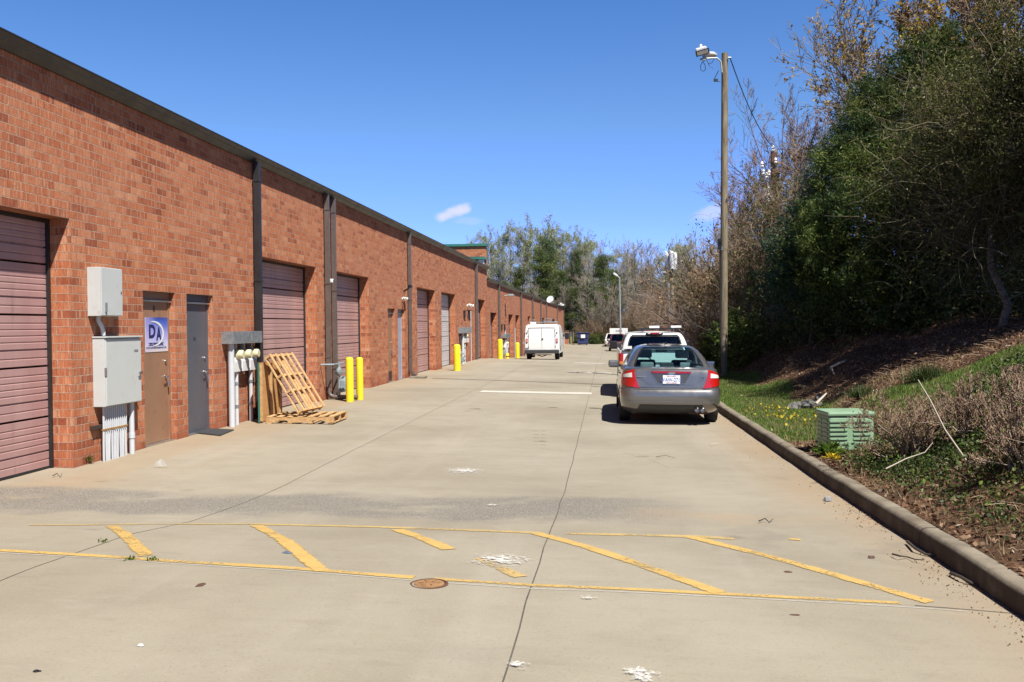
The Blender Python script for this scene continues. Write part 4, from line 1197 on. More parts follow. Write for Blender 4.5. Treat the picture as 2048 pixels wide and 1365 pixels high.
scrap('brown_scrap', 401, 1171, .026, 'rubbish_brown', 'small brown strip of litter below the yellow line', 'litter', .006, 5, 1.6)
scrap('crumpled_paper', 1655, 1003, .045, 'label_grey', 'crumpled pale paper in the gutter by the kerb', 'litter', .05, 6)
scrap('black_lump', 73, 1344, .020, 'trim_black', 'small black lump on the concrete at the lower left', 'litter', .01, 7)
scrap('pale_pebble', 281, 1293, .018, 'rubbish_white', 'pale pebble on the concrete at the lower left', 'pebble', .012, 8)
scrap('dark_leaf', 1590, 1231, .032, 'rubbish_brown', 'dark flat leaf on the concrete near the yellow point', 'leaf', .006, 9, .4)
scrap('dark_leaf', 1576, 1145, .03, 'rubbish_brown', 'small dark leaf between the right yellow stripes', 'leaf', .008, 10)
scrap('dark_leaf', 1742, 1117, .03, 'rubbish_brown', 'reddish leaf in the gutter beside the kerb', 'leaf', .02, 11)
scrap('metal_plate', 950, 818.5, .16, 'joint_tar', 'small dark oval patch in the lane beyond the pallets', 'patch', .003, 12, .4)
scrap('metal_plate', 1105, 815.5, .12, 'joint_tar', 'small dark oval patch left of the grey sedan', 'patch', .003, 13, .4)

# ------------------------------------------------------------------ green vented pedestal cabinet
q = G(1690, 897)
gx, gy = 3.00, 12.6
gzz = bank(gx, gy) - .02
t = thing('utility_box', (gx, gy, gzz), 'pale green louvred utility box on the verge by the kerb', 'utility box', rz=radians(5))
W_, D_, H_ = .56, .50, .50
def lbx(a, b, name, mat, par, bev=.0): 
    return MB().box2(a, b).build(name, mat, par, world=False, bevel=bev)
lbx((-W_ / 2, -D_ / 2, 0), (W_ / 2, D_ / 2, H_ - .035), 'body', 'box_green', t, .03)
lid = lbx((-W_ / 2 - .018, -D_ / 2 - .018, H_ - .034), (W_ / 2 + .018, D_ / 2 + .018, H_ + .022), 'lid', 'box_green', t, .024)
for face in ('front', 'left', 'right'):
    cols = (-.16, .13) if face == 'front' else (-.11, .12)
    for cx_ in cols:
        ww = .22 if face == 'front' else .19
        for r in range(7):
            z = .06 + r * .055
            if face == 'front':
                lbx((cx_ - ww / 2, -D_ / 2 - .012, z), (cx_ + ww / 2, -D_ / 2 - .001, z + .030), 'louvre', 'box_green', t, .004)
                if r < 6: lbx((cx_ - ww / 2 + .01, -D_ / 2 - .004, z + .031), (cx_ + ww / 2 - .03, -D_ / 2 + .004, z + .052), 'slot', 'slot_dark', t)
            else:
                s = -1 if face == 'left' else 1
                xa, xb = s * (W_ / 2 + .001), s * (W_ / 2 + .012)
                lbx((min(xa, xb), cx_ - ww / 2, z), (max(xa, xb), cx_ + ww / 2, z + .030), 'louvre', 'box_green', t, .004)
lbx((-.05, -D_ / 2 - .026, .05), (.05, -D_ / 2 - .013, .15), 'hasp', 'box_green', t, .004)

# ------------------------------------------------------------------ poles
def pole(x, y, top, r0, r1, mat='pole_wood', lean=(0, 0), n=14):
    g_ = bank(x, y) if x > 2.5 else ground(x, y)
    m = MB(); H = top - g_
    m.tube([(x + lean[0] * k, y + lean[1] * k, g_ - .3 + (H + .3) * k) for k in [i / 10 for i in range(11)]], [r0 + (r1 - r0) * i / 10 for i in range(11)], n)
    return m, g_
P1 = at_depth(1447, 738, 31.0); P1t = at_depth(1449.5, 107, 31.0)
t = thing('utility_pole', (P1.x, 31, bank(P1.x, 31)), 'tall weathered wooden pole with floodlights on top, behind the grey sedan', 'pole')
m, g1 = pole(P1.x, 31, P1t.z, .125, .10, lean=(P1t.x - P1.x, 0)); m.build('post', 'pole_wood', t, smooth=True)
tx, tz = P1t.x, P1t.z
arm = MB().tube([(tx - .10, 30.93, tz - .62), (tx - .13, 30.93, tz - .28), (tx - .25, 30.9, tz - .17), (tx - .45, 30.88, tz - .17), (tx - .78, 30.85, tz - .20)], .028, 8).build('lamp_arm', 'steel_pole', t, smooth=True)
lampc = at_depth(1403, 103, 30.85)
rl = Matrix.Rotation(radians(-14), 3, 'Y') @ Matrix.Rotation(radians(22), 3, 'X')
hd = MB(); hd.box((0, 0, .02), (.40, .26, .20), taper=.8); hd.v = [tuple(rl @ Vector(v) + lampc) for v in hd.v]; lh = hd.build('lamp_head', 'lamp_white', t, bevel=.02)
fr_ = MB(); fr_.box((0, -.15, -.02), (.42, .035, .17)); fr_.v = [tuple(rl @ Vector(v) + lampc) for v in fr_.v]; fr_.build('lamp_frame', 'trim_black', lh)
gl_ = MB(); gl_.box((0, -.172, -.02), (.35, .01, .115)); gl_.v = [tuple(rl @ Vector(v) + lampc) for v in gl_.v]; gl_.build('lamp_glass', 'lamp_glass', lh)
MB().lathe((lampc.x - .02, 30.85, lampc.z + .10), [(.05, 0), (.045, .09), (.02, .12), (0, .12)], 'Z', 12).build('sensor_cap', 'lamp_white', lh, smooth=True)
l2 = at_depth(1421, 111, 31.15)
MB().lathe(tuple(l2), [(.10, -.04), (.20, -.02), (.21, .03), (.13, .08), (0, .10)], 'Z', 18).build('lamp_head', 'lamp_white', t, smooth=True)
jb = at_depth(1408, 117, 30.85)
MB().box(tuple(jb), (.10, .10, .16)).build('junction_box', 'steel_pole', t, bevel=.01)
for (pts, r) in (([(1405, 124), (1401, 132), (1402, 141), (1407, 143), (1411, 139), (1410, 130), (1406, 124)], .012),
                 ([(1413, 121), (1418, 128), (1424, 126), (1428, 119)], .010), ([(1437, 142), (1433, 150), (1429, 157), (1432, 162), (1441, 164)], .014),
                 ([(1416, 127), (1420, 134), (1427, 137)], .008)):
    MB().tube([tuple(at_depth(a, b, 30.85)) for a, b in pts], r, 6).build('loose_cable', 'wire_black', t)
MB().box(tuple(at_depth(1431.5, 161, 30.85)), (.13, .06, .08)).build('splice', 'wire_black', t)
MB().tube([tuple(at_depth(1456, 116, 30.9)), tuple(at_depth(1462, 116, 30.9))], .03, 8).build('insulator', 'steel_pole', t)
bx_ = at_depth(1439, 488, 30.8); MB().box(tuple(bx_), (.12, .10, .34)).build('photocell_box', 'trim_black', t, bevel=.01)
MB().lathe(tuple(at_depth(1443, 497, 30.82)), [(.05, -.05), (.05, .05)], 'Z', 10).build('knob', 'galvanised', t)
MB().tube([(P1.x - .10, 30.9, bx_.z - .1), (P1.x - .11, 30.9, g1 + .1)], .018, 6).build('riser_cable', 'wire_black', t)
# old pole lost among the branches with transformers
P3 = at_depth(1548, 300, 45)
t = thing('utility_pole', (P3.x, 45, bank(P3.x, 45)), 'rusty brown old pole with white insulators lost among the bare branches', 'pole')
m, g3 = pole(P3.x, 45, P3.z, .17, .15); m.build('post', 'pole_wood', t, smooth=True)
MB().box((P3.x - .05, 44.8, P3.z - .40), (.26, .26, .5)).build('cutout_switch', 'rusty_metal', t, bevel=.04)
MB().box((P3.x + .03, 44.9, P3.z - 1.5), (.36, .40, 1.2)).build('riser_guard', 'rusty_metal', t, bevel=.05)
for (px, py) in ((1546, 298), (1526, 345), (1538, 347), (1533, 352), (1551, 322), (1524, 330)):
    c = at_depth(px, py, 44.7); MB().lathe(tuple(c), [(.05, -.14), (.09, -.08), (.05, -.02), (.09, .04), (.05, .12), (.02, .16)], 'Z', 10).build('insulator', 'lamp_white', t, smooth=True)
for (px, py) in ((1536, 392), (1550, 384)):
    c = at_depth(px, py, 44.9); MB().lathe(tuple(c), [(0, -.4), (.2, -.4), (.21, .3), (.14, .4), (0, .42)], 'Z', 16).build('transformer', 'transformer_white', t, smooth=True)
# span wire
wa, wb_ = at_depth(1460, 116, 30.9), Vector((P3.x, 44.8, P3.z + .05))
t = thing('span_wire', tuple(wa), 'thin black wire running down from the tall pole into the trees', 'wire')
pts = []
for i in range(15):
    k = i / 14; p = wa.lerp(wb_, k); p.z -= .9 * 4 * k * (1 - k) * .5; pts.append(tuple(p))
MB().tube(pts, .017, 5).build('wire', 'wire_black', t)
# transformer pole beyond the pickup
P2 = at_depth(1344, 690, 74)
P2t = at_depth(1338, 508, 74)
t = thing('utility_pole', (P2.x, 74, bank(P2.x, 74)), 'distant pole carrying three white transformers and a street light', 'pole')
m, g2 = pole(P2.x + .1, 74, P2t.z, .19, .15, lean=(P2t.x - P2.x, 0)); m.build('post', 'pole_wood', t, smooth=True)
MB().tube([(P2.x - .16, 73.8, g2), (P2t.x - .08, 73.8, at_depth(1338, 560, 74).z)], .085, 8).build('riser_conduit', 'steel_pole', t, smooth=True)
for (px, py, yy, h) in ((1337, 524, 73.6, .55), (1343.5, 520, 73.3, .68), (1349.5, 522, 73.7, .66)):
    c = at_depth(px, py, yy); MB().lathe(tuple(c), [(0, -h), (.17, -h), (.18, -h * .6), (.18, h * .7), (.13, h * .9), (.04, h), (0, h * 1.02)], 'Z', 14).build('transformer', 'transformer_white', t, smooth=True)
for (px, py) in ((1331.5, 508), (1334.5, 511), (1339, 505)):
    c = at_depth(px, py, 73.8); MB().lathe(tuple(c), [(.04, -.2), (.08, -.1), (.04, 0), (.08, .1), (.03, .2)], 'Z', 8).build('insulator', 'lamp_white', t)
MB().tube([tuple(at_depth(1338, 512, 74)), tuple(at_depth(1338, 496, 74))], .05, 6).build('top_pin', 'trim_black', t)
MB().box(tuple(at_depth(1342, 541, 73.7)), (.32, .3, .62)).build('cable_box', 'trim_black', t, bevel=.04)
sl_ = at_depth(1330, 545, 73.5)
MB().box(tuple(sl_), (.42, .62, .14), Matrix.Rotation(radians(12), 3, 'Y')).build('street_lamp', 'lamp_white', t, bevel=.04)
MB().lathe((sl_.x, sl_.y, sl_.z - .22), [(.05, 0), (.15, .06), (.18, .15)], 'Z', 12).build('lamp_lens', 'steel_pole', t, smooth=True)
# slim metal lamp post at the far end
P4, P4t = at_depth(1241.5, 668, 122), at_depth(1239, 556, 122)
t = thing('lamp_post', (P4.x, 122, ground(P4.x, 122)), 'slim grey lamp post with a white floodlight, far down the lane', 'lamp post')
MB().tube([(P4.x, 122, ground(2, 122) - .2), (P4t.x, 122, P4t.z)], [.13, .09], 10).build('post', 'steel_pole', t, smooth=True)
MB().tube([(P4t.x, 122, P4t.z), tuple(at_depth(1234, 552, 122))], .05, 6).build('arm', 'steel_pole', t)
MB().box(tuple(at_depth(1231, 549.5, 122)), (.62, .5, .24), Matrix.Rotation(radians(35), 3, 'Y')).build('lamp_head', 'lamp_white', t, bevel=.05)

# ------------------------------------------------------------------ dumpster, chain-link panel
da, db = at_depth(1154, 690, 141), at_depth(1177.5, 690, 141)
zt_ = at_depth(1165, 666.5, 141).z; zg = ground(-3, 141)
t = thing('dumpster', ((da.x + db.x) / 2, 142, zg), 'dark blue steel dumpster with a white notice at the end of the lane', 'dumpster')
m = MB(); x0, x1 = da.x, db.x; w_ = (x1 - x0)
m.add([(x0 + .15, 141, zg + .12), (x1 - .12, 141, zg + .12), (x1 - .12, 143, zg + .12), (x0 + .15, 143, zg + .12), (x0, 140.8, zt_), (x1, 140.8, zt_), (x1, 143.2, zt_), (x0, 143.2, zt_)],
      [(3, 2, 1, 0), (4, 5, 6, 7), (0, 1, 5, 4), (1, 2, 6, 5), (2, 3, 7, 6), (3, 0, 4, 7)])
m.build('bin_body', 'dumpster_blue', t)
MB().box2((x0 - .05, 140.7, zt_ + .002), (x1 + .05, 143.3, zt_ + .08)).build('lid', 'dumpster_blue', t, bevel=.02)
for z in (.45, 1.1): MB().box2((x0 + .1, 140.78, zg + z), (x1 - .1, 140.84, zg + z + .08)).build('rib', 'dumpster_blue', t)
sg = at_depth(1166, 673, 140.7); MB().box((sg.x, 140.72, sg.z), (.62, .03, .50)).build('notice', 'sign_white', t)
for x in (x0 + .3, x1 - .3): MB().box2((x - .08, 141.2, zg - .01), (x + .08, 142.8, zg + .119)).build('skid', 'trim_black', t)
fa, fb = at_depth(1137, 690, 144), at_depth(1147, 690, 144)
zt_ = at_depth(1140, 664, 144).z
t = thing('chain_link_gate', (fa.x, 144, zg), 'dark chain-link gate panel between the screen wall and the dumpster', 'gate')
for x in (fa.x, (fa.x + fb.x) / 2, fb.x): MB().tube([(x, 144, zg), (x, 144, zt_)], .04, 6).build('post', 'steel_pole', t)
m = MB()
for i in range(9): m.tube([(fa.x + (fb.x - fa.x) * i / 8, 144.05, zg + .05), (fa.x + (fb.x - fa.x) * i / 8, 144.05, zt_)], .012, 4)
for i in range(9): m.tube([(fa.x, 144.07, zg + .05 + (zt_ - zg) * i / 9), (fb.x, 144.07, zg + .05 + (zt_ - zg) * i / 9)], .012, 4)
m.build('mesh_panel', 'chain_link', t)
# ================================================================== vehicles
class Shell:
    """body built from stacked plan outlines; u runs from the rear centre round one side to the front centre"""
    NR, NC, NS, NF = 8, 6, 26, 8
    def __init__(s, levels, belt=None, zref=None, zlow=.3, rr=(.28, .30), rf=(.34, .45), bow=.05, barrel=.02):
        s.L = levels; s.belt = belt; s.zref = zref; s.zlow = zlow; s.rr, s.rf, s.bow, s.barrel = rr, rf, bow, barrel
        s.N = s.NR + s.NC + s.NS + s.NC + s.NF
    def lev(s, z):
        L = s.L
        if z <= L[0][0]: return L[0][1:]
        for a, b in zip(L, L[1:]):
            if z <= b[0]:
                t = (z - a[0]) / max(1e-6, b[0] - a[0]); return tuple(p + (q - p) * t for p, q in zip(a[1:], b[1:]))
        return L[-1][1:]
    def outline(s, j, z):
        hw, yr, yf = s.lev(z); k = min(1, hw / .7)
        rx, ry = s.rr[0] * k, s.rr[1] * k; fx, fy = s.rf[0] * k, s.rf[1] * k
        NR, NC, NS, NF = s.NR, s.NC, s.NS, s.NF
        if j <= NR:
            x = (hw - rx) * j / NR; y = yr + s.bow * (x / hw) ** 2
        elif j <= NR + NC:
            a = (j - NR) / NC * pi / 2; y0 = yr + s.bow * ((hw - rx) / hw) ** 2
            x = hw - rx + rx * sin(a); y = y0 + ry * (1 - cos(a))
        elif j <= NR + NC + NS:
            t = (j - NR - NC) / NS; y0 = yr + s.bow * ((hw - rx) / hw) ** 2 + ry; y1 = yf - fy - s.bow
            y = y0 + (y1 - y0) * t; x = hw + s.barrel * sin(pi * t)
        elif j <= NR + 2 * NC + NS:
            a = (j - NR - NC - NS) / NC * pi / 2; y1 = yf - fy - s.bow
            x = hw - fx + fx * cos(a); y = y1 + fy * sin(a)
        else:
            t = (j - NR - 2 * NC - NS) / NF; x = (hw - fx) * (1 - t); y = yf - s.bow * (x / hw) ** 2
        return x, y
    def P(s, j, z):
        """j may be fractional"""
        j = max(0, min(s.N, j)); a = int(j); f = j - a
        x, y = s.outline(a, z)
        if f > 0:
            x2, y2 = s.outline(a + 1, z); x += (x2 - x) * f; y += (y2 - y) * f
        zz = z
        if s.belt:
            k = max(0, (z - s.zlow) / (s.zref - s.zlow)); zz = z + k * (interp(y, s.belt) - s.zref)
        return Vector((x, y, zz))
    def normal(s, j, z):
        a = s.P(min(s.N, j + .3), z) - s.P(max(0, j - .3), z); b = s.P(j, z + .02) - s.P(j, z - .02)
        n = a.cross(b)
        return n.normalized() if n.length > 1e-9 else Vector((0, -1, 0))
    def jx(s, x, z):
        """u for a given lateral position on the rear face"""
        lo, hi = 0., float(s.NR + s.NC)
        for _ in range(24):
            m = (lo + hi) / 2
            if s.P(m, z).x < x: lo = m
            else: hi = m
        return (lo + hi) / 2
    def jxf(s, x, z):
        lo, hi = float(s.NR + s.NC + s.NS), float(s.N)
        for _ in range(24):
            m = (lo + hi) / 2
            if s.P(m, z).x > x: lo = m
            else: hi = m
        return (lo + hi) / 2
    def jy(s, y, z):
        lo, hi = float(s.NR), float(s.N - s.NF)
        for _ in range(24):
            m = (lo + hi) / 2
            if s.P(m, z).y < y: lo = m
            else: hi = m
        return (lo + hi) / 2
    def solid(s, zs, crown=.02, ncap=4, closed_bottom=True):
        """closed body mesh (MB) from levels zs"""
        m = MB(); idx = {}
        def vid(p):
            k = (round(p[0], 5), round(p[1], 5), round(p[2], 5))
            if k not in idx: idx[k] = len(m.v); m.v.append(k)
            return idx[k]
        rows = []
        for j in range(s.N + 1):
            top = s.P(j, zs[-1]); bot = s.P(j, zs[0]); r = []
            for k in range(ncap): r.append(Vector((bot.x * k / ncap, bot.y, bot.z)))
            r += [s.P(j, z) for z in zs]
            hw = max(.3, s.lev(zs[-1])[0])
            for k in range(ncap - 1, -1, -1):
                x = top.x * k / ncap; r.append(Vector((x, top.y, top.z + crown * (1 - (x / hw) ** 2) * min(1, top.x / hw * 2))))
            rows.append(r)
        for sg in (1, -1):
            ids = [[vid((p.x * sg, p.y, p.z)) for p in r] for r in rows]
            for a, b in zip(ids, ids[1:]):
                for k in range(len(a) - 1):
                    f = [a[k], b[k], b[k + 1], a[k + 1]]
                    if sg < 0: f.reverse()
                    g = []
                    for q in f:
                        if q not in g: g.append(q)
                    if len(g) >= 3: m.f.append(tuple(g))
        return m
    def patch(s, sg, corners, off=.008, nu=8, nv=5, thick=None):
        """quad patch: corners [(j,z) x4] in order, sitting off the surface by off"""
        m = MB(); (a, b, c, d) = corners
        def pt(u, v, o):
            j = (a[0] * (1 - u) + b[0] * u) * (1 - v) + (d[0] * (1 - u) + c[0] * u) * v
            z = (a[1] * (1 - u) + b[1] * u) * (1 - v) + (d[1] * (1 - u) + c[1] * u) * v
            p = s.P(j, z) + s.normal(j, z) * o * (1 if s.normal(j, z).dot(s.P(j, z) - Vector((0, s.P(j, z).y * .5 + 1.2, z))) > 0 else -1)
            return (p.x * sg, p.y, p.z)
        for v in range(nv + 1):
            for u in range(nu + 1): m.v.append(pt(u / nu, v / nv, off))
        w = nu + 1
        for v in range(nv):
            for u in range(nu):
                f = (v * w + u, v * w + u + 1, (v + 1) * w + u + 1, (v + 1) * w + u)
                m.f.append(f if sg > 0 else f[::-1])
        # skirt back to the surface so it has thickness
        ring = [i for i in range(w)] + [k * w + nu for k in range(1, nv + 1)] + [nv * w + u for u in range(nu - 1, -1, -1)] + [k * w for k in range(nv - 1, 0, -1)]
        uvs = [(i / nu, 0) for i in range(w)] + [(1, k / nv) for k in range(1, nv + 1)] + [(u / nu, 1) for u in range(nu - 1, -1, -1)] + [(0, k / nv) for k in range(nv - 1, 0, -1)]
        b0 = len(m.v)
        for (u, v) in uvs: m.v.append(pt(u, v, -.004))
        n = len(ring)
        for i in range(n):
            k = (i + 1) % n; f = (ring[i], b0 + i, b0 + k, ring[k])
            m.f.append(f if sg > 0 else f[::-1])
        return m
    def line(s, sg, pts, w=.008, off=.0015, n=10):
        """dark shut line along (j,z) points"""
        m = MB(); Q = []
        for (a, b) in zip(pts, pts[1:]):
            for i in range(n): Q.append((a[0] + (b[0] - a[0]) * i / n, a[1] + (b[1] - a[1]) * i / n))
        Q.append(pts[-1]); P3 = []
        for (j, z) in Q:
            nn = s.normal(j, z); c = s.P(j, z)
            if nn.dot(c - Vector((0, c.y * .5 + 1.2, z))) < 0: nn = -nn
            P3.append((c + nn * off, nn))
        for i, (p, nn) in enumerate(P3):
            t = (P3[min(i + 1, len(P3) - 1)][0] - P3[max(i - 1, 0)][0]).normalized(); sd = t.cross(nn).normalized() * w / 2
            for q in (p + sd, p - sd): m.v.append((q.x * sg, q.y, q.z))
        m.f = [(2 * i, 2 * i + 1, 2 * i + 3, 2 * i + 2) for i in range(len(P3) - 1)]
        return m

def cut_arches(o, centres, r, depth, hw):
    """real wheel wells, cut by boolean cylinders"""
    objs = []
    for (y, z) in centres:
        for s in (-1, 1):
            m = MB(); m.lathe((s * (hw - depth), y, z), [(r, 0), (r, depth + .2)] if s > 0 else [(r, -(depth + .2)), (r, 0)], 'X', 32)
            me = bpy.data.meshes.new('cut'); me.from_pydata(m.v, [], m.f)
            bm = bmesh.new(); bm.from_mesh(me); bmesh.ops.recalc_face_normals(bm, faces=bm.faces); bm.to_mesh(me); bm.free()
            c = bpy.data.objects.new('cut', me); COL.objects.link(c); objs.append(c)
            md = o.modifiers.new('b', 'BOOLEAN'); md.operation = 'DIFFERENCE'; md.solver = 'EXACT'; md.object = c
    par = o.parent; o.parent = None
    bpy.context.view_layer.update()
    dg = bpy.context.evaluated_depsgraph_get(); dg.update()
    me = bpy.data.meshes.new_from_object(o.evaluated_get(dg))
    o.modifiers.clear(); o.data = me; o.parent = par
    for c in objs: bpy.data.objects.remove(c)
    me.polygons.foreach_set('use_smooth', [True] * len(me.polygons))
    try: me.set_sharp_from_angle(angle=radians(32))
    except Exception: pass

def fix_normals(o):
    bm = bmesh.new(); bm.from_mesh(o.data); bmesh.ops.remove_doubles(bm, verts=bm.verts, dist=1e-5); bmesh.ops.recalc_face_normals(bm, faces=bm.faces); bm.to_mesh(o.data); bm.free()

def wheel(root, x, y, r, w, rim='wheel_alloy', side=1, spokes=True):
    t = MB().lathe((x, y, r), [(r * .62, -w / 2), (r * .93, -w / 2), (r, -w / 2 + .03), (r, w / 2 - .03), (r * .93, w / 2), (r * .62, w / 2)], 'X', 32).build('tyre', 'tyre', root, world=False, smooth=True, angle=radians(50))
    o = side * (w / 2 - .03)
    k = MB(); k.lathe((x + o, y, r), [(r * .62, 0), (r * .60, .015 * side), (r * .56, -.02 * side), (r * .18, -.005 * side), (r * .16, .02 * side), (0, .02 * side)], 'X', 28)
    rm = k.build('rim', rim, t, world=False, smooth=True)
    if spokes:
        for i in range(5):
            a = 2 * pi * i / 5 + .35
            MB().box((x + o + side * .004, y + cos(a) * r * .37, r + sin(a) * r * .37), (.02, r * .40, .05), Matrix.Rotation(a, 3, 'X')).build('spoke', rim, rm, world=False)
    return t

def glasshouse(root, sh, zs, glass, paint, pillars, rear_w, front_w, crown=.02, roof_z=None, dark='trim_black', rear_lo=None):
    """greenhouse split into glass panes and painted pillars/roof.  pillars: list of (j0,j1) painted side bands"""
    N = sh.N; zi = zs
    panes = {'rear_window': MB(), 'windshield': MB(), 'side_window': [MB(), MB()]}; body = MB()
    jr = rear_w; jf = N - front_w
    def put(m, p): m.v.append(tuple(p)); return len(m.v) - 1
    for k in range(len(zi) - 1):
        for j in range(N):
            for sg in (1, -1):
                q = [sh.P(j, zi[k]), sh.P(j + 1, zi[k]), sh.P(j + 1, zi[k + 1]), sh.P(j, zi[k + 1])]
                q = [(p.x * sg, p.y, p.z) for p in q]
                if sg < 0: q = q[::-1]
                glassy = k < len(zi) - 2 and k >= 0
                if j < jr: dst = panes['rear_window'] if glassy else body
                elif j >= jf: dst = panes['windshield'] if glassy else body
                elif glassy and not any(a <= j < b for a, b in pillars): dst = panes['side_window'][0 if sg > 0 else 1]
                else: dst = body
                dst.add(q, [(0, 1, 2, 3)])
    # roof cap
    nc = 4; top = zi[-1]; hw = sh.lev(top)[0]
    for j in range(N):
        for sg in (1, -1):
            for c in range(nc):
                f = []
                for (jj, kk) in ((j, c + 1), (j + 1, c + 1), (j + 1, c), (j, c)):
                    p = sh.P(jj, top); x = p.x * kk / nc
                    f.append((x * sg, p.y, p.z + crown * (1 - (x / hw) ** 2) * min(1, p.x / hw * 2)))
                if sg < 0: f = f[::-1]
                body.add(f, [(0, 1, 2, 3)])
    r = body.build('roof_and_pillars', paint, root, world=False); fix_normals(r)
    r.data.polygons.foreach_set('use_smooth', [True] * len(r.data.polygons))
    try: r.data.set_sharp_from_angle(angle=radians(40))
    except Exception: pass
    for nm in ('rear_window', 'windshield'):
        g = panes[nm].build(nm, glass, root, world=False, smooth=True); fix_normals(g)
    for g in panes['side_window']:
        o = g.build('side_window', glass, root, world=False, smooth=True); fix_normals(o)
    return r

def seat(root, x, y, z, w=.50, back=.0, hr=True, mat='seat_cloth', light='seat_light', h=.50):
    b = MB(); b.box((x, y, z + h / 2), (w, .14, h), Matrix.Rotation(radians(-8), 3, 'X'), taper=.82)
    o = b.build('seat_back', mat, root, world=False, bevel=.04)
    if hr:
        MB().box((x, y - .02, z + h + .12), (.27, .10, .17)).build('headrest', light, o, world=False, bevel=.04)
    return o

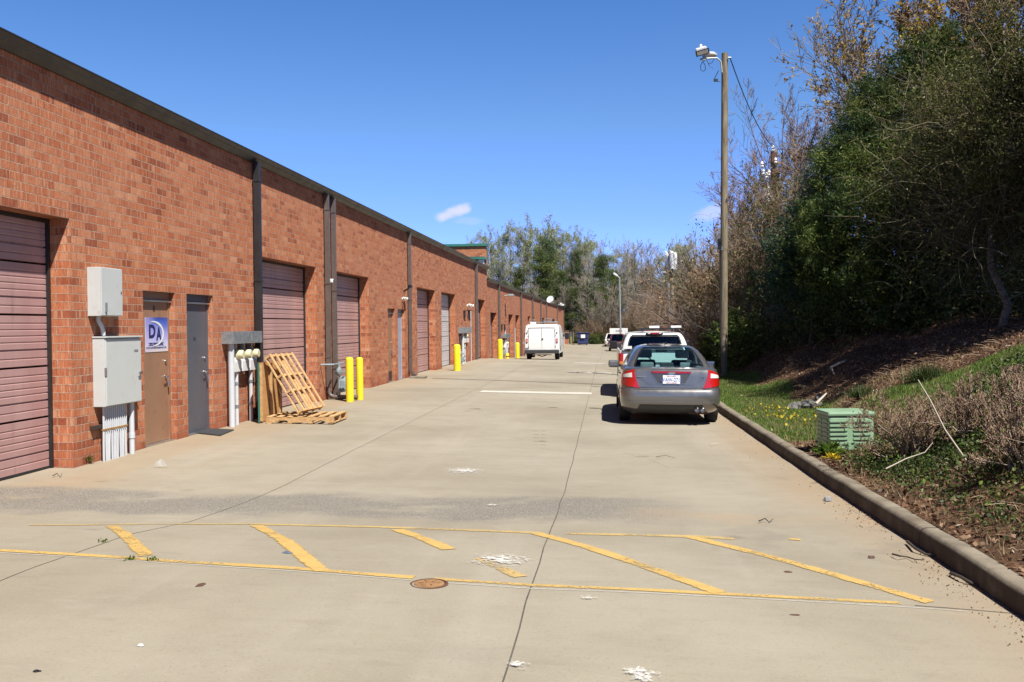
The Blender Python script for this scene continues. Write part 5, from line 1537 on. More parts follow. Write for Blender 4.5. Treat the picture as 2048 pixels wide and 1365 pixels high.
# ------------------------------------------------------------------ the grey sedan
def build_sedan():
    y0 = 17.55
    xs_ = at_depth(1333, 840, 18.5).x
    g0 = ground(1.2, 18.6)
    t = thing('parked_sedan', (1.14, y0, g0), 'charcoal grey sedan with red tail lights and plate WAW-2712, nearest of the parked cars', 'car', rz=radians(.6))
    t.rotation_euler = (0, radians(1.0), radians(.4))
    lv = [(.20, .78, .34, 4.62), (.25, .85, .20, 4.72), (.33, .890, .08, 4.78), (.42, .905, .035, 4.82), (.50, .912, .015, 4.83), (.60, .912, .02, 4.83), (.655, .906, .045, 4.82), (.672, .898, .075, 4.80),
          (.76, .893, .088, 4.76), (.86, .883, .098, 4.70), (.95, .868, .110, 4.62), (1.005, .848, .125, 4.5), (1.03, .815, .17, 4.42)]
    belt = ((0, 1.035), (.35, 1.045), (1.0, 1.03), (2.8, .99), (3.55, .965), (4.2, .86), (4.84, .74))
    sh = Shell(lv, belt, 1.03, .45, rr=(.26, .34), rf=(.42, .60), bow=.085, barrel=.012)
    zs = [.20, .25, .29, .33, .42, .50, .60, .64, .655, .672, .76, .86, .95, .985, 1.005, 1.03]
    b = sh.solid(zs, .018).build('body', 'paint_charcoal', t, world=False); fix_normals(b)
    cut_arches(b, ((1.02, .325), (3.76, .325)), .365, .26, .925)
    inner = MB()
    for y in (1.02, 3.76):
        for s in (-1, 1): inner.lathe((s * .67, y, .325), [(.362, -.004), (.362, .004)], 'X', 24)
    # greenhouse
    gl = [(1.00, .79, .62, 3.80), (1.06, .775, .73, 3.66), (1.16, .735, .90, 3.44), (1.26, .675, 1.12, 3.20), (1.34, .612, 1.32, 2.98), (1.395, .545, 1.50, 2.80), (1.418, .47, 1.66, 2.66)]
    gs = Shell(gl, None, None, 0, rr=(.13, .22), rf=(.16, .25), bow=.10, barrel=.03)
    glasshouse(t, gs, [1.00, 1.03, 1.06, 1.11, 1.16, 1.21, 1.26, 1.30, 1.34, 1.37, 1.395, 1.418], 'glass_tint', 'paint_charcoal', [(8, 15), (26, 28), (39, 46)], 8, 8, .034)
    # black band round the rear glass
    for sg in (1, -1):
        gs.line(sg, [(7.9, 1.06), (7.9, 1.38)], .035, .004).build('glass_surround', 'trim_black', t, world=False)
    # interior
    for x in (-.37, .37):
        seat(t, x, 2.35, .70, .50, h=.42)
    MB().box((0, 1.25, .98), (1.2, .35, .06)).build('parcel_shelf', 'seat_cloth', t, world=False, bevel=.02)
    for x in (-.38, 0, .38): MB().box((x, 1.36, 1.055), (.26, .09, .10)).build('rear_headrest', 'seat_light' if x else 'seat_cloth', t, world=False, bevel=.03)
    MB().box((0, 3.45, .97), (1.3, .30, .10)).build('dashboard', 'seat_cloth', t, world=False, bevel=.03)
    MB().box((0, 2.98, 1.285), (.25, .03, .06)).build('mirror', 'trim_black', t, world=False, bevel=.012)
    sw = MB(); sw.tube([(-.37 + .19 * cos(a), 3.1 + .06 * sin(a), 1.0 + .17 * sin(a)) for a in [2 * pi * i / 16 for i in range(17)]], .016, 6); sw.build('steering_wheel', 'trim_black', t, world=False)
    # trunk lid shut lines
    for sg in (1, -1):
        sh.line(sg, [(0, .688), (sh.jx(.60, .688), .688), (sh.jx(.66, .72), .72), (sh.jx(.67, .86), .86), (sh.jx(.66, 1.0), 1.0)], .009).build('trunk_seam', 'shut_line', t, world=False)
        sh.line(sg, [(0, .655), (sh.N * .22, .655), (sh.jy(.60, .655), .655)], .010, .002).build('bumper_seam', 'shut_line', t, world=False)
        for yy in (1.62, 2.62, 3.58): sh.line(sg, [(sh.jy(yy, .36), .36), (sh.jy(yy, .98), .98)], .008).build('door_seam', 'shut_line', t, world=False)
        # tail lamp: tall inboard point, wraps round the corner
        a = [(sh.jx(.545, .80), .66), (sh.jy(.42, .70), .72), (sh.jy(.34, .92), .905), (sh.jx(.655, .955), .965)]
        a = [(sh.jx(.565, .68), .675), (sh.jy(.56, .74), .755), (sh.jy(.46, .90), .905), (sh.jx(.672, .98), 1.005)]
        L = sh.patch(sg, a, .012, 12, 8).build('tail_light', 'lens_red', t, world=False, smooth=True)
        c = [(sh.jx(.70, .86), .865), (sh.jx(.86, .86), .855), (sh.jx(.845, .90), .905), (sh.jx(.705, .93), .945)]
        sh.patch(sg, c, .017, 8, 4).build('reversing_lens', 'lens_clear', L, world=False, smooth=True)
        # creased lower trim of the lid
        sh.line(sg, [(0, .745), (sh.jx(.40, .745), .745), (sh.jx(.52, .80), .835), (sh.jx(.58, .84), .845)], .012, .004).build('lid_crease', 'chrome' if False else 'paint_charcoal', t, world=False)
        sh.patch(sg, [(0, .400), (sh.jx(.70, .4), .400), (sh.jx(.78, .43), .440), (0, .452)], .020, 14, 3).build('bumper_ledge', 'paint_charcoal', t, world=False, smooth=True)
        sh.patch(sg, [(0, .235), (sh.jx(.62, .25), .235), (sh.jx(.56, .38), .385), (0, .388)], .006, 12, 3).build('diffuser', 'bumper_dark', t, world=False, smooth=True)
        # plate recess
        sh.patch(sg, [(0, .768), (sh.jx(.24, .77), .768), (sh.jx(.335, .92), .925), (0, .925)], .003, 8, 3).build('plate_recess', 'recess_paint', t, world=False, smooth=True)
        sh.line(sg, [(0, .766), (sh.jx(.245, .766), .766), (sh.jx(.345, .93), .928)], .014, .006).build('recess_rim', 'paint_charcoal', t, world=False)
        sh.patch(sg, [(0, .945), (sh.jx(.34, .95), .945), (sh.jx(.36, .98), .975), (0, .982)], .014, 10, 2).build('garnish', 'garnish_red', t, world=False, smooth=True)
    yb = sh.P(0, .84).y
    pl = MB().box((0, yb - .022, .842), (.31, .012, .155)).build('number_plate', 'plate_white', t, world=False, bevel=.003)
    RX = Matrix.Rotation(radians(90), 3, 'X')
    text_mesh('plate_number', 'WAW-2712', .098, 'plate_blue', pl, Vector((0, yb - .030, .835)), RX, .001, sx=.78)
    text_mesh('plate_slogan', 'FIRST IN FLIGHT', .022, 'plate_red', pl, Vector((0, yb - .030, .902)), RX, .001)
    text_mesh('plate_state', 'NORTH CAROLINA', .022, 'plate_red', pl, Vector((0, yb - .030, .782)), RX, .001)
    bd = MB(); bd.lathe((0, 0, 0), [(.058, 0), (.062, -.006), (.055, -.012), (.048, -.010), (0, -.012)], 'Y', 24)
    bd.v = [(v[0] * 1.25, v[1] + sh.P(0, .95).y - .016, v[2] * .55 + .952) for v in bd.v]; bd.build('badge', 'chrome', t, world=False, smooth=True)
    MB().box((-.53, sh.P(sh.jx(.53, .9), .885).y - .006, .888), (.17, .006, .014)).build('name_badge', 'chrome', t, world=False)
    MB().box((.55, sh.P(sh.jx(.55, .9), .885).y - .006, .888), (.07, .006, .020)).build('trim_badge', 'chrome', t, world=False)
    for x in (.46, .56):
        MB().lathe((x, .10, .30), [(.0, .05), (.034, .05), (.036, -.06), (.042, -.07), (.036, -.075), (.030, -.06), (.030, .03)], 'Y', 18).build('exhaust_tip', 'chrome', t, world=False, smooth=True)
    MB().box((.50, .45, .25), (.36, .35, .10)).build('silencer', 'rusty_metal', t, world=False, bevel=.04)
    MB().box((0, 2.4, .21), (1.4, 4.0, .03)).build('underbody', 'trim_black', t, world=False)
    for y in (1.02, 3.76):
        for s in (-1, 1):
            w = wheel(t, s * .81, y, .325, .215, side=s)
    # mirrors and antenna
    for s in (-1, 1):
        MB().box((s * 1.00, 3.05, 1.0), (.22, .11, .15)).build('door_mirror', 'paint_charcoal' if s < 0 else 'chrome', t, world=False, bevel=.035)
        MB().box((s * .89, 3.07, .96), (.10, .06, .04)).build('mirror_stalk', 'trim_black', t, world=False)
    MB().tube([(0, 1.75, 1.44), (0, 1.70, 1.475), (0, 1.62, 1.482)], [.02, .014, .004], 6).build('antenna', 'trim_black', t, world=False)
    for s in (-1, 1):
        for y in (1.78, 2.78): MB().box((s * .905, y + .08, .87), (.03, .17, .025)).build('door_handle', 'paint_charcoal', t, world=False, bevel=.008)
        sh.patch(s, [(sh.jxf(.80, .68), .64), (sh.jxf(.50, .68), .64), (sh.jxf(.50, .76), .76), (sh.jxf(.80, .76), .76)], .01, 6, 3).build('headlight', 'lens_clear', t, world=False, smooth=True)
    return t
build_sedan()

# ------------------------------------------------------------------ white pickup with cap and ladder rack
def build_pickup():
    g0 = ground(1.2, 25.5)
    t = thing('parked_pickup', (1.20, 24.35, g0), 'white pickup with a tall cap window and roof rack, ahead of the grey sedan', 'pickup')
    lv = [(.40, .80, .10, 5.1), (.52, .86, .05, 5.2), (.70, .90, .02, 5.25), (.92, .91, .01, 5.25), (1.12, .905, .01, 5.2), (1.20, .89, .02, 5.15)]
    sh = Shell(lv, ((0, 1.20), (3.3, 1.20), (4.0, 1.16), (5.25, 1.06)), 1.20, .7, rr=(.07, .08), rf=(.3, .3), bow=.02)
    b = sh.solid([.40, .52, .7, .92, 1.12, 1.20], .01).build('body', 'paint_white', t, world=False); fix_normals(b)
    cut_arches(b, ((1.15, .36), (4.2, .36)), .42, .28, .92)
    # cap + cab: one long greenhouse
    gl = [(1.195, .83, .03, 4.25), (1.27, .815, .06, 4.15), (1.38, .785, .13, 3.9), (1.50, .74, .22, 3.6), (1.585, .69, .29, 3.4), (1.63, .63, .36, 3.3)]
    gs = Shell(gl, None, None, 0, rr=(.12, .14), rf=(.15, .2), bow=.03, barrel=.01)
    glasshouse(t, gs, [1.195, 1.23, 1.27, 1.33, 1.38, 1.44, 1.50, 1.55, 1.585, 1.63], 'glass_dark', 'paint_white', [(8, 17), (24, 28), (39, 46)], 8, 8, .03)
    for s in (1, -1): gs.line(s, [(0, 1.225), (7.8, 1.225), (8.1, 1.545), (0, 1.56)], .03, .006).build('window_seal', 'trim_black', t, world=False)
    MB().box((0, .30, 1.625), (.42, .12, .045)).build('brake_light_housing', 'trim_black', t, world=False, bevel=.008)
    MB().box((0, .237, 1.625), (.20, .02, .03)).build('brake_light', 'lens_red', t, world=False)
    for x in (-.14, .14): MB().box((x, .237, 1.625), (.06, .02, .026)).build('brake_light_end', 'lens_clear', t, world=False)
    MB().box((-.66, .045, 1.275), (.16, .012, .07)).build('sticker', 'sign_white', t, world=False)
    MB().box((0, .02, 1.192), (1.66, .06, .03)).build('tailgate_seal', 'trim_black', t, world=False)
    for s in (1, -1):
        L = sh.patch(s, [(sh.jx(.79, .8), .84), (sh.jy(.12, .8), .84), (sh.jy(.12, 1.1), 1.13), (sh.jx(.79, 1.1), 1.13)], .012, 6, 6).build('tail_light', 'lens_red', t, world=False, smooth=True)
        sh.patch(s, [(sh.jx(.80, .8), .86), (sh.jy(.09, .8), .86), (sh.jy(.09, .9), .93), (sh.jx(.80, .9), .93)], .018, 4, 2).build('amber_lens', 'lens_amber', L, world=False)
        MB().box((s * 1.02, 3.35, 1.28), (.2, .10, .22)).build('door_mirror', 'trim_black', t, world=False, bevel=.03)
    MB().box((0, .06, .55), (1.7, .22, .20)).build('bumper', 'bumper_dark', t, world=False, bevel=.03)
    for y in (1.15, 4.2):
        for s in (-1, 1): wheel(t, s * .78, y, .36, .24, side=s)
    MB().box((0, 2.4, .36), (1.3, 4.4, .05)).build('underbody', 'trim_black', t, world=False)
    for x in (-.34, .34): seat(t, x, 2.95, .85, .5)
    # rack on the roof (set towards the right), with white rollers
    for y in (1.5, 2.8):
        for x in (-.25, .60): MB().box((x, y, 1.68), (.04, .04, .07)).build('rack_foot', 'trim_black', t, world=False)
        rk = MB().box((.20, y, 1.73), (1.02, .05, .035)).build('rack_bar', 'trim_black', t, world=False)
        if y < 2:
            for x in (.05, .62): MB().box((x, y, 1.78), (.27, .14, .06)).build('roller', 'lamp_white', rk, world=False, bevel=.012)
            MB().box((.33, y, 1.775), (.16, .10, .07)).build('ratchet', 'rusty_metal', rk, world=False, bevel=.015)
    return t
build_pickup()

# ------------------------------------------------------------------ white service van
def build_van():
    yv = 51.2; vx = at_depth(1084, 700, yv).x
    t = thing('service_van', (vx, yv, ground(vx, yv + .8)), 'white utility service van seen from behind, parked close to the brick wall', 'van')
    hw = .93; H = 1.98
    lv = [(.34, hw - .01, .02, 5.0), (.60, hw, 0, 5.1), (1.2, hw, .01, 5.1), (1.66, hw - .04, .04, 4.6), (1.80, hw - .075, .07, 4.2), (1.87, hw - .14, .12, 4.1)]
    sh = Shell(lv, ((0, 1.87), (3.2, 1.87), (4.0, 1.75), (4.4, 1.2), (5.1, 1.05)), 1.87, 1.0, rr=(.05, .06), rf=(.3, .3), bow=.01)
    b = sh.solid([.34, .45, .60, .9, 1.2, 1.45, 1.66, 1.74, 1.80, 1.87], .03).build('body', 'paint_white', t, world=False); fix_normals(b)
    cut_arches(b, ((1.0, .33), (4.2, .33)), .38, .25, hw)
    for x in (-.70, 0, .70):
        MB().box((x, -.004, 1.17), (.010, .012, 1.14)).build('door_seam', 'label_grey', t, world=False)
    for s in (-1, 1):
        for z in (.72, 1.30, 1.62): MB().box((s * .715, -.012, z), (.035, .02, .07)).build('door_hinge', 'label_grey', t, world=False)
        MB().box((s * .915, 2.2, .62), (.03, 3.6, .05)).build('rub_strip', 'bumper_dark', t, world=False)
    MB().box((.30, -.02, .47), (.31, .015, .15)).build('number_plate', 'plate_white', t, world=False)
    MB().box((0, .015, 1.755), (1.40, .03, .012)).build('header_seam', 'label_grey', t, world=False)
    MB().box((.03, -.02, 1.12), (.10, .03, .045)).build('door_handle', 'trim_black', t, world=False, bevel=.008)
    for s in (-1, 1):
        L = MB().box((s * .80, -.01, 1.02), (.10, .03, .22)).build('tail_light', 'lens_red', t, world=False, bevel=.012)
        MB().box((s * .80, -.028, 1.02), (.04, .012, .10)).build('reversing_lens', 'lens_clear', L, world=False)
        MB().box((s * .80, .012, 1.45), (.07, .04, .07)).build('hinge_cap', 'label_grey', t, world=False, bevel=.008)
        MB().box((s * 1.16, 3.9, 1.22), (.24, .12, .36)).build('door_mirror', 'trim_black', t, world=False, bevel=.05)
        MB().tube([(s * .92, 3.95, 1.3), (s * 1.12, 3.92, 1.25)], .02, 6).build('mirror_arm', 'trim_black', t, world=False)
        wheel(t, s * .76, 1.0, .33, .24, 'steel_pole', s, False); wheel(t, s * .80, 4.2, .33, .22, 'steel_pole', s, False)
    MB().box((-.80, -.012, .63), (.22, .012, .03)).build('name_badge', 'label_grey', t, world=False)
    MB().box((-.80, -.012, .545), (.06, .012, .035)).build('badge', 'plate_blue', t, world=False)
    MB().box((.80, -.012, .52), (.12, .012, .02)).build('trim_badge', 'label_grey', t, world=False)
    MB().box((0, -.08, .44), (1.82, .24, .20)).build('bumper', 'bumper_dark', t, world=False, bevel=.025)
    MB().box((0, .1, .27), (1.0, .1, .05)).build('hitch_bar', 'lamp_white', t, world=False)
    MB().tube([(-.25, .05, .26), (0, -.05, .18), (.25, .05, .26)], .025, 6).build('tow_hook', 'trim_black', t, world=False)
    MB().box((.25, 3.7, .30), (1.2, 2.5, .06)).build('underbody', 'trim_black', t, world=False)
    # rack, vent and coils on the roof
    for y in (.6, 2.0, 3.2):
        for s in (-1, 1): MB().box((s * .68, y, 1.93), (.03, .03, .14)).build('rack_foot', 'steel_pole', t, world=False)
        MB().box((0, y, 2.01), (1.42, .04, .03)).build('rack_bar', 'steel_pole', t, world=False)
    for s in (-1, 1): MB().box((s * .68, 1.9, 2.03), (.03, 2.9, .03)).build('rack_rail', 'lamp_white', t, world=False)
    for x in (.08, .16, .24, .34, .42): MB().tube([(x, .7, 2.06), (x, 3.4, 2.07)], .022, 6).build('carried_pipe', 'galvanised', t, world=False)
    MB().tube([(.25 + .22 * cos(a), 1.2, 2.10 + .10 * sin(a)) for a in [2 * pi * i / 16 for i in range(17)]], .022, 6).build('hose_coil', 'label_grey', t, world=False)
    MB().box((.56, 1.1, 2.10), (.12, .2, .16)).build('strobe', 'trim_black', t, world=False, bevel=.03)
    MB().box((-.50, .5, 1.95), (.30, .3, .12)).build('ventilator', 'lamp_white', t, world=False, bevel=.03)
    MB().tube([(-.62, .5, 1.9), (-.60, .5, 2.12), (-.40, .5, 2.14)], .025, 6).build('antenna', 'galvanised', t, world=False)
    return t
build_van()

# ------------------------------------------------------------------ the far cars
def build_suv(name, loc, paint, label, front=True, H=1.76, hw=.93, glass='glass_dark'):
    t = thing(name, loc, label, 'car', rz=pi if front else 0)
    lv = [(.28, hw - .10, .15, 4.7), (.40, hw - .02, .04, 4.78), (.60, hw, 0, 4.8), (.85, hw, .02, 4.8), (1.02, hw - .02, .06, 4.75), (1.10, hw - .07, .12, 4.7)]
    sh = Shell(lv, ((0, 1.10), (3.1, 1.08), (3.7, 1.04), (4.8, .95)), 1.10, .6, rr=(.15, .2), rf=(.3, .4), bow=.05)
    b = sh.solid([.28, .40, .6, .85, 1.02, 1.10], .02).build('body', paint, t, world=False); fix_normals(b)
    cut_arches(b, ((1.0, .36), (3.8, .36)), .41, .25, hw)
    gl = [(1.08, hw - .08, .12, 3.85), (1.30, hw - .14, .22, 3.55), (1.55, hw - .22, .34, 3.2), (H - .04, hw - .28, .42, 3.0), (H, hw - .36, .5, 2.9)]
    gs = Shell(gl, None, None, 0, rr=(.14, .18), rf=(.16, .2), bow=.05, barrel=.02)
    glasshouse(t, gs, [1.08, 1.2, 1.3, 1.42, 1.55, H - .08, H - .04, H], glass, paint, [(8, 15), (22, 24), (30, 32), (39, 46)], 7, 8, .02)
    for s in (1, -1):
        sh.patch(s, [(sh.jxf(hw - .08, .75), .72), (sh.jxf(hw - .34, .75), .72), (sh.jxf(hw - .34, .88), .90), (sh.jxf(hw - .08, .88), .90)], .014, 5, 3).build('headlight', 'lens_clear', t, world=False, smooth=True)
        sh.patch(s, [(sh.jx(hw - .16, .75), .75), (sh.jy(.2, .75), .75), (sh.jy(.2, 1.0), 1.0), (sh.jx(hw - .16, 1.0), 1.0)], .014, 5, 3).build('tail_light', 'lens_red', t, world=False, smooth=True)
        MB().box((s * (hw + .10), 3.3, 1.14), (.20, .12, .17)).build('door_mirror', 'trim_black', t, world=False, bevel=.03)
        MB().box((s * (hw - .25), 4.80, .46), (.16, .04, .09)).build('fog_lamp', 'lens_clear', t, world=False, bevel=.01)
        for y in (1.0, 3.8): wheel(t, s * (hw - .13), y, .36, .24, side=s)
    gr = MB().box((0, 4.80, .80), (.92, .05, .22)).build('grille', 'trim_black', t, world=False, bevel=.01)
    for z in (.74, .80, .86): MB().box((0, 4.832, z), (.84, .02, .026)).build('grille_bar', 'chrome', gr, world=False)
    MB().box((0, 4.80, .50), (1.0, .06, .20)).build('air_intake', 'trim_black', t, world=False, bevel=.01)
    MB().box((0, 4.84, .52), (.31, .012, .15)).build('number_plate', 'plate_white' if paint == 'paint_white' else 'bumper_dark', t, world=False)
    for x in (-.36, .36): seat(t, x, 2.6, .8, .5)
    MB().box((0, 2.4, .28), (1.4, 4.2, .05)).build('underbody', 'trim_black', t, world=False)
    return t
a = at_depth(1216.5, 703, 99); yl = 99
build_suv('parked_suv', (a.x + .98, yl + 4.8, ground(1, yl)), 'paint_maroon', 'dark maroon SUV facing the camera, far down the lane')
a = at_depth(1208.5, 694, 129)
build_suv('parked_suv', (a.x + .98, 129 + 4.8, ground(1, 129)), 'paint_white', 'white SUV peeking out left of the white box trailer, far away')
# box trailer
a, b_ = at_depth(1219.5, 690, 136), at_depth(1255.5, 657, 136)
g_ = ground(1, 136)
t = thing('box_trailer', ((a.x + b_.x) / 2, 136, g_), 'white box trailer standing behind the maroon SUV', 'trailer')
MB().box2((a.x, 136, g_ + .55), (b_.x, 141, b_.z)).build('box', 'paint_white', t, bevel=.03)
for i, (o_, w_) in enumerate(((.0, .12), (.16, .10), (.32, .22), (.58, .1), (.72, .18))):
    MB().box2((a.x + .85 + o_, 135.97, b_.z - .42), (a.x + .85 + o_ + w_, 135.985, b_.z - .27)).build('lettering', 'label_grey', t)
for x in (a.x + .2, b_.x - .2):
    MB().lathe((x, 138.5, g_ + .36), [(.2, -.11), (.36, -.11), (.36, .11), (.2, .11)], 'X', 20).build('tyre', 'tyre', t, smooth=True)
MB().box2((a.x + .1, 135.98, g_ + .45), (b_.x - .1, 135.999, g_ + .549)).build('rear_sill', 'bumper_dark', t)
# ================================================================== plants
def norm(v): return v / np.maximum(1e-9, np.linalg.norm(v, axis=-1, keepdims=True))
def tubes(P, R, n=3):
    """P (m,K,3), R (m,K) -> verts, quads"""
    m, K, _ = P.shape
    T = np.empty_like(P); T[:, 1:-1] = P[:, 2:] - P[:, :-2]; T[:, 0] = P[:, 1] - P[:, 0]; T[:, -1] = P[:, -1] - P[:, -2]
    T = norm(T)
    ref = np.zeros_like(T); ref[..., 2] = 1; flat = np.abs(T[..., 2]) > .92; ref[flat] = (1, 0, 0)
    A = norm(np.cross(T, ref)); B = np.cross(A, T)
    V = np.empty((m, K, n, 3))
    for k in range(n):
        a = 2 * pi * k / n
        V[:, :, k] = P + (A * cos(a) + B * sin(a)) * R[..., None]
    base = (np.arange(m)[:, None, None] * K * n + np.arange(K - 1)[None, :, None] * n + np.arange(n)[None, None, :])
    k2 = (np.arange(n) + 1) % n
    b2 = (np.arange(m)[:, None, None] * K * n + np.arange(K - 1)[None, :, None] * n + k2[None, None, :])
    Fq = np.stack([base, base + n, b2 + n, b2], -1).reshape(-1, 4)
    return V.reshape(-1, 3), Fq
def sprout(r, P, R, n, length, ang, t0=.25, t1=1., curve=.25, up=.0, K=5, rr=.55, taper=.25, lenvar=.35, droop=0., byt=.45):
    """children of every parent path"""
    m, K0, _ = P.shape
    N_ = m * n; par = np.repeat(np.arange(m), n)
    t = r.uniform(t0, t1, N_); s = t * (K0 - 1); i = np.minimum(s.astype(int), K0 - 2); f = (s - i)[:, None]
    pos = P[par, i] * (1 - f) + P[par, i + 1] * f
    rad = R[par, i] * (1 - f[:, 0]) + R[par, i + 1] * f[:, 0]
    d = norm(P[par, i + 1] - P[par, i])
    ref = norm(r.normal(size=(N_, 3))); side = norm(np.cross(d, ref))
    a = r.uniform(ang[0], ang[1], N_)[:, None]
    d = norm(d * np.cos(a) + side * np.sin(a)); d[:, 2] += up; d = norm(d)
    Lp = np.linalg.norm(P[:, -1] - P[:, 0], axis=1)[par]
    L = (length * Lp if length < 3 and length > 0 else -length * np.ones(N_)) * (1 - byt * t) * r.uniform(1 - lenvar, 1 + lenvar, N_)
    Q = np.empty((N_, K, 3)); Q[:, 0] = pos; cur = d
    for k in range(1, K):
        cur = norm(cur + r.normal(size=(N_, 3)) * curve * .5 + np.array([0, 0, up * .25 - droop * k / K]))
        Q[:, k] = Q[:, k - 1] + cur * (L / (K - 1))[:, None]
    r0 = rad * rr; RR = r0[:, None] * np.linspace(1, taper, K)[None]
    return Q, RR
def leaves(r, C, size, aspect=.6, flat=0., dirs=None, var=.4):
    """one small rhombic leaf at each centre"""
    n = len(C); a = norm(r.normal(size=(n, 3)) if dirs is None else dirs + r.normal(size=(n, 3)) * .45)
    b = r.normal(size=(n, 3)); b[:, 2] *= (1 - flat); b = norm(np.cross(a, b))
    s = size * r.uniform(1 - var, 1 + var, n)[:, None]
    V = np.stack([C - a * s, C + b * s * aspect, C + a * s, C - b * s * aspect], 1).reshape(-1, 3)
    return V, np.arange(4 * n).reshape(-1, 4)
def join(parts):
    Vs, Fs, o = [], [], 0
    for V, Fc in parts: Vs.append(V); Fs.append(Fc + o); o += len(V)
    return np.concatenate(Vs), np.concatenate(Fs)
def part_np(name, parts, mat, root, smooth=False):
    V, Fc = join(parts)
    off = np.array(root.location) if root is not None else 0
    return mesh_obj(name, np_mesh(name, V - off, Fc, smooth), mat, root)
def line_path(a, b, K=8, wob=.1, r=rng):
    a, b = np.array(a, float), np.array(b, float); t = np.linspace(0, 1, K)[:, None]
    P = a + (b - a) * t; P[1:-1] += r.normal(size=(K - 2, 3)) * wob * np.array([1, 1, .3]); return P[None]

# ---------------------------------------------------------------- prototypes of the far wood (built at their first place)
def bare_parts(r, H=14., spread=1., dens=1., trunk_r=.16, fork=.35):
    P = line_path((0, 0, -.4), (r.normal() * .4, r.normal() * .4, H * .86), 9, .12, r); R = (trunk_r * np.linspace(1, .18, 9) ** .9)[None]
    A = sprout(r, P, R, int(24 * dens), .46 * spread, (.5, 1.05), fork, .98, .25, .14, 6, .5, .22, byt=.50)
    B = sprout(r, *A, 8, .52, (.4, .95), .15, 1, .35, .10, 5, .6, .3)
    C = sprout(r, *B, 7, .55, (.4, .95), .15, 1, .4, .08, 4, .7, .4)
    for X in (B, C): np.maximum(X[1], .012, out=X[1])
    np.maximum(A[1], .02, out=A[1])
    return P, R, A, B, C
def make_bare(name, loc, r, label, group, H=14., mat='twig_grey', bark='bark_pine', leafm=None, nleaf=0, lsize=.11, **kw):
    t = thing(name, loc, label, 'tree', group)
    P, R, A, B, C = bare_parts(r, H, **kw)
    o = np.array(loc)
    part_np('trunk', [tubes(P + o, R, 7)], bark, t, True)
    part_np('limbs', [tubes(A[0] + o, A[1], 4), tubes(B[0] + o, B[1], 3), tubes(C[0] + o, C[1], 3)], mat, t)
    if leafm:
        tips = np.concatenate([C[0][:, 2:].reshape(-1, 3), B[0][:, 3:].reshape(-1, 3)])
        c = tips[r.integers(0, len(tips), nleaf)] + r.normal(size=(nleaf, 3)) * .14
        part_np('crown', [leaves(r, c + o, lsize)], leafm, t)
    return t
def make_pine(name, loc, r, label, group, H=14., base=.30, wid=.19, n=15000, ls=.12):
    t = thing(name, loc, label, 'tree', group); o = np.array(loc)
    P = line_path((0, 0, -.4), (r.normal() * .3, r.normal() * .3, H * .97), 9, .08, r); R = (.17 * np.linspace(1, .12, 9))[None]
    A = sprout(r, P, R, 46, .19 * wid / .19, (1.1, 1.7), base, .99, .18, .25, 5, .4, .3, byt=.75)
    part_np('trunk', [tubes(P + o, R, 8)], 'bark_pine', t, True)
    part_np('limbs', [tubes(A[0] + o, np.maximum(A[1], .02), 4)], 'bark_pine', t)
    # foliage tufts along the outer limbs: each limb carries several plates
    tp = A[0][:, 1:].reshape(-1, 3); w = np.repeat(r.uniform(.3, 1.4, len(A[0])), A[0].shape[1] - 1); w /= w.sum()
    k = 300; cc = tp[r.choice(len(tp), k, p=w)] + r.normal(size=(k, 3)) * np.array([.35, .35, .12]) * H / 14
    m = n // k; C = np.repeat(cc, m, 0) + r.normal(size=(k * m, 3)) * np.array([.38, .38, .20]) * H / 14
    part_np('crown', [leaves(r, C + o, ls, .28)], 'leaf_pine', t)
    return t
def make_brush(name, loc, r, label, group, H=4., W=3., n=90, mat='twig_brown', leafm=None, nleaf=0, ls=.09, cat='shrub', rad=.035):
    t = thing(name, loc, label, cat, group); o = np.array(loc)
    a = np.stack([r.normal(size=n) * W * .28, r.normal(size=n) * W * .28, np.full(n, -.3)], 1)
    d = norm(np.stack([r.normal(size=n) * .42, r.normal(size=n) * .42, np.ones(n)], 1)); L = H * r.uniform(.55, 1.08, n)
    K = 7; P = np.empty((n, K, 3)); P[:, 0] = a; cur = d
    for k in range(1, K):
        cur = norm(cur + r.normal(size=(n, 3)) * .16); P[:, k] = P[:, k - 1] + cur * (L / (K - 1))[:, None]
    R = np.maximum(rad * .7 * r.uniform(.5, 1.3, n)[:, None] * np.linspace(1, .25, K)[None], .009)
    A = sprout(r, P, R, 9, .36, (.3, 1.0), .15, 1, .35, .12, 5, .6, .4); B = sprout(r, *A, 4, .5, (.3, 1.0), .1, 1, .35, .1, 4, .7, .5)
    for X in (A, B): np.maximum(X[1], .0085, out=X[1])
    part_np('stems', [tubes(P + o, R, 4), tubes(A[0] + o, A[1], 3), tubes(B[0] + o, B[1], 3)], mat, t)
    if leafm:
        tips = np.concatenate([A[0][:, 1:].reshape(-1, 3), B[0].reshape(-1, 3)])
        c = tips[r.integers(0, len(tips), nleaf)] + r.normal(size=(nleaf, 3)) * .12
        part_np('foliage', [leaves(r, c + o, ls)], leafm, t)
    return t

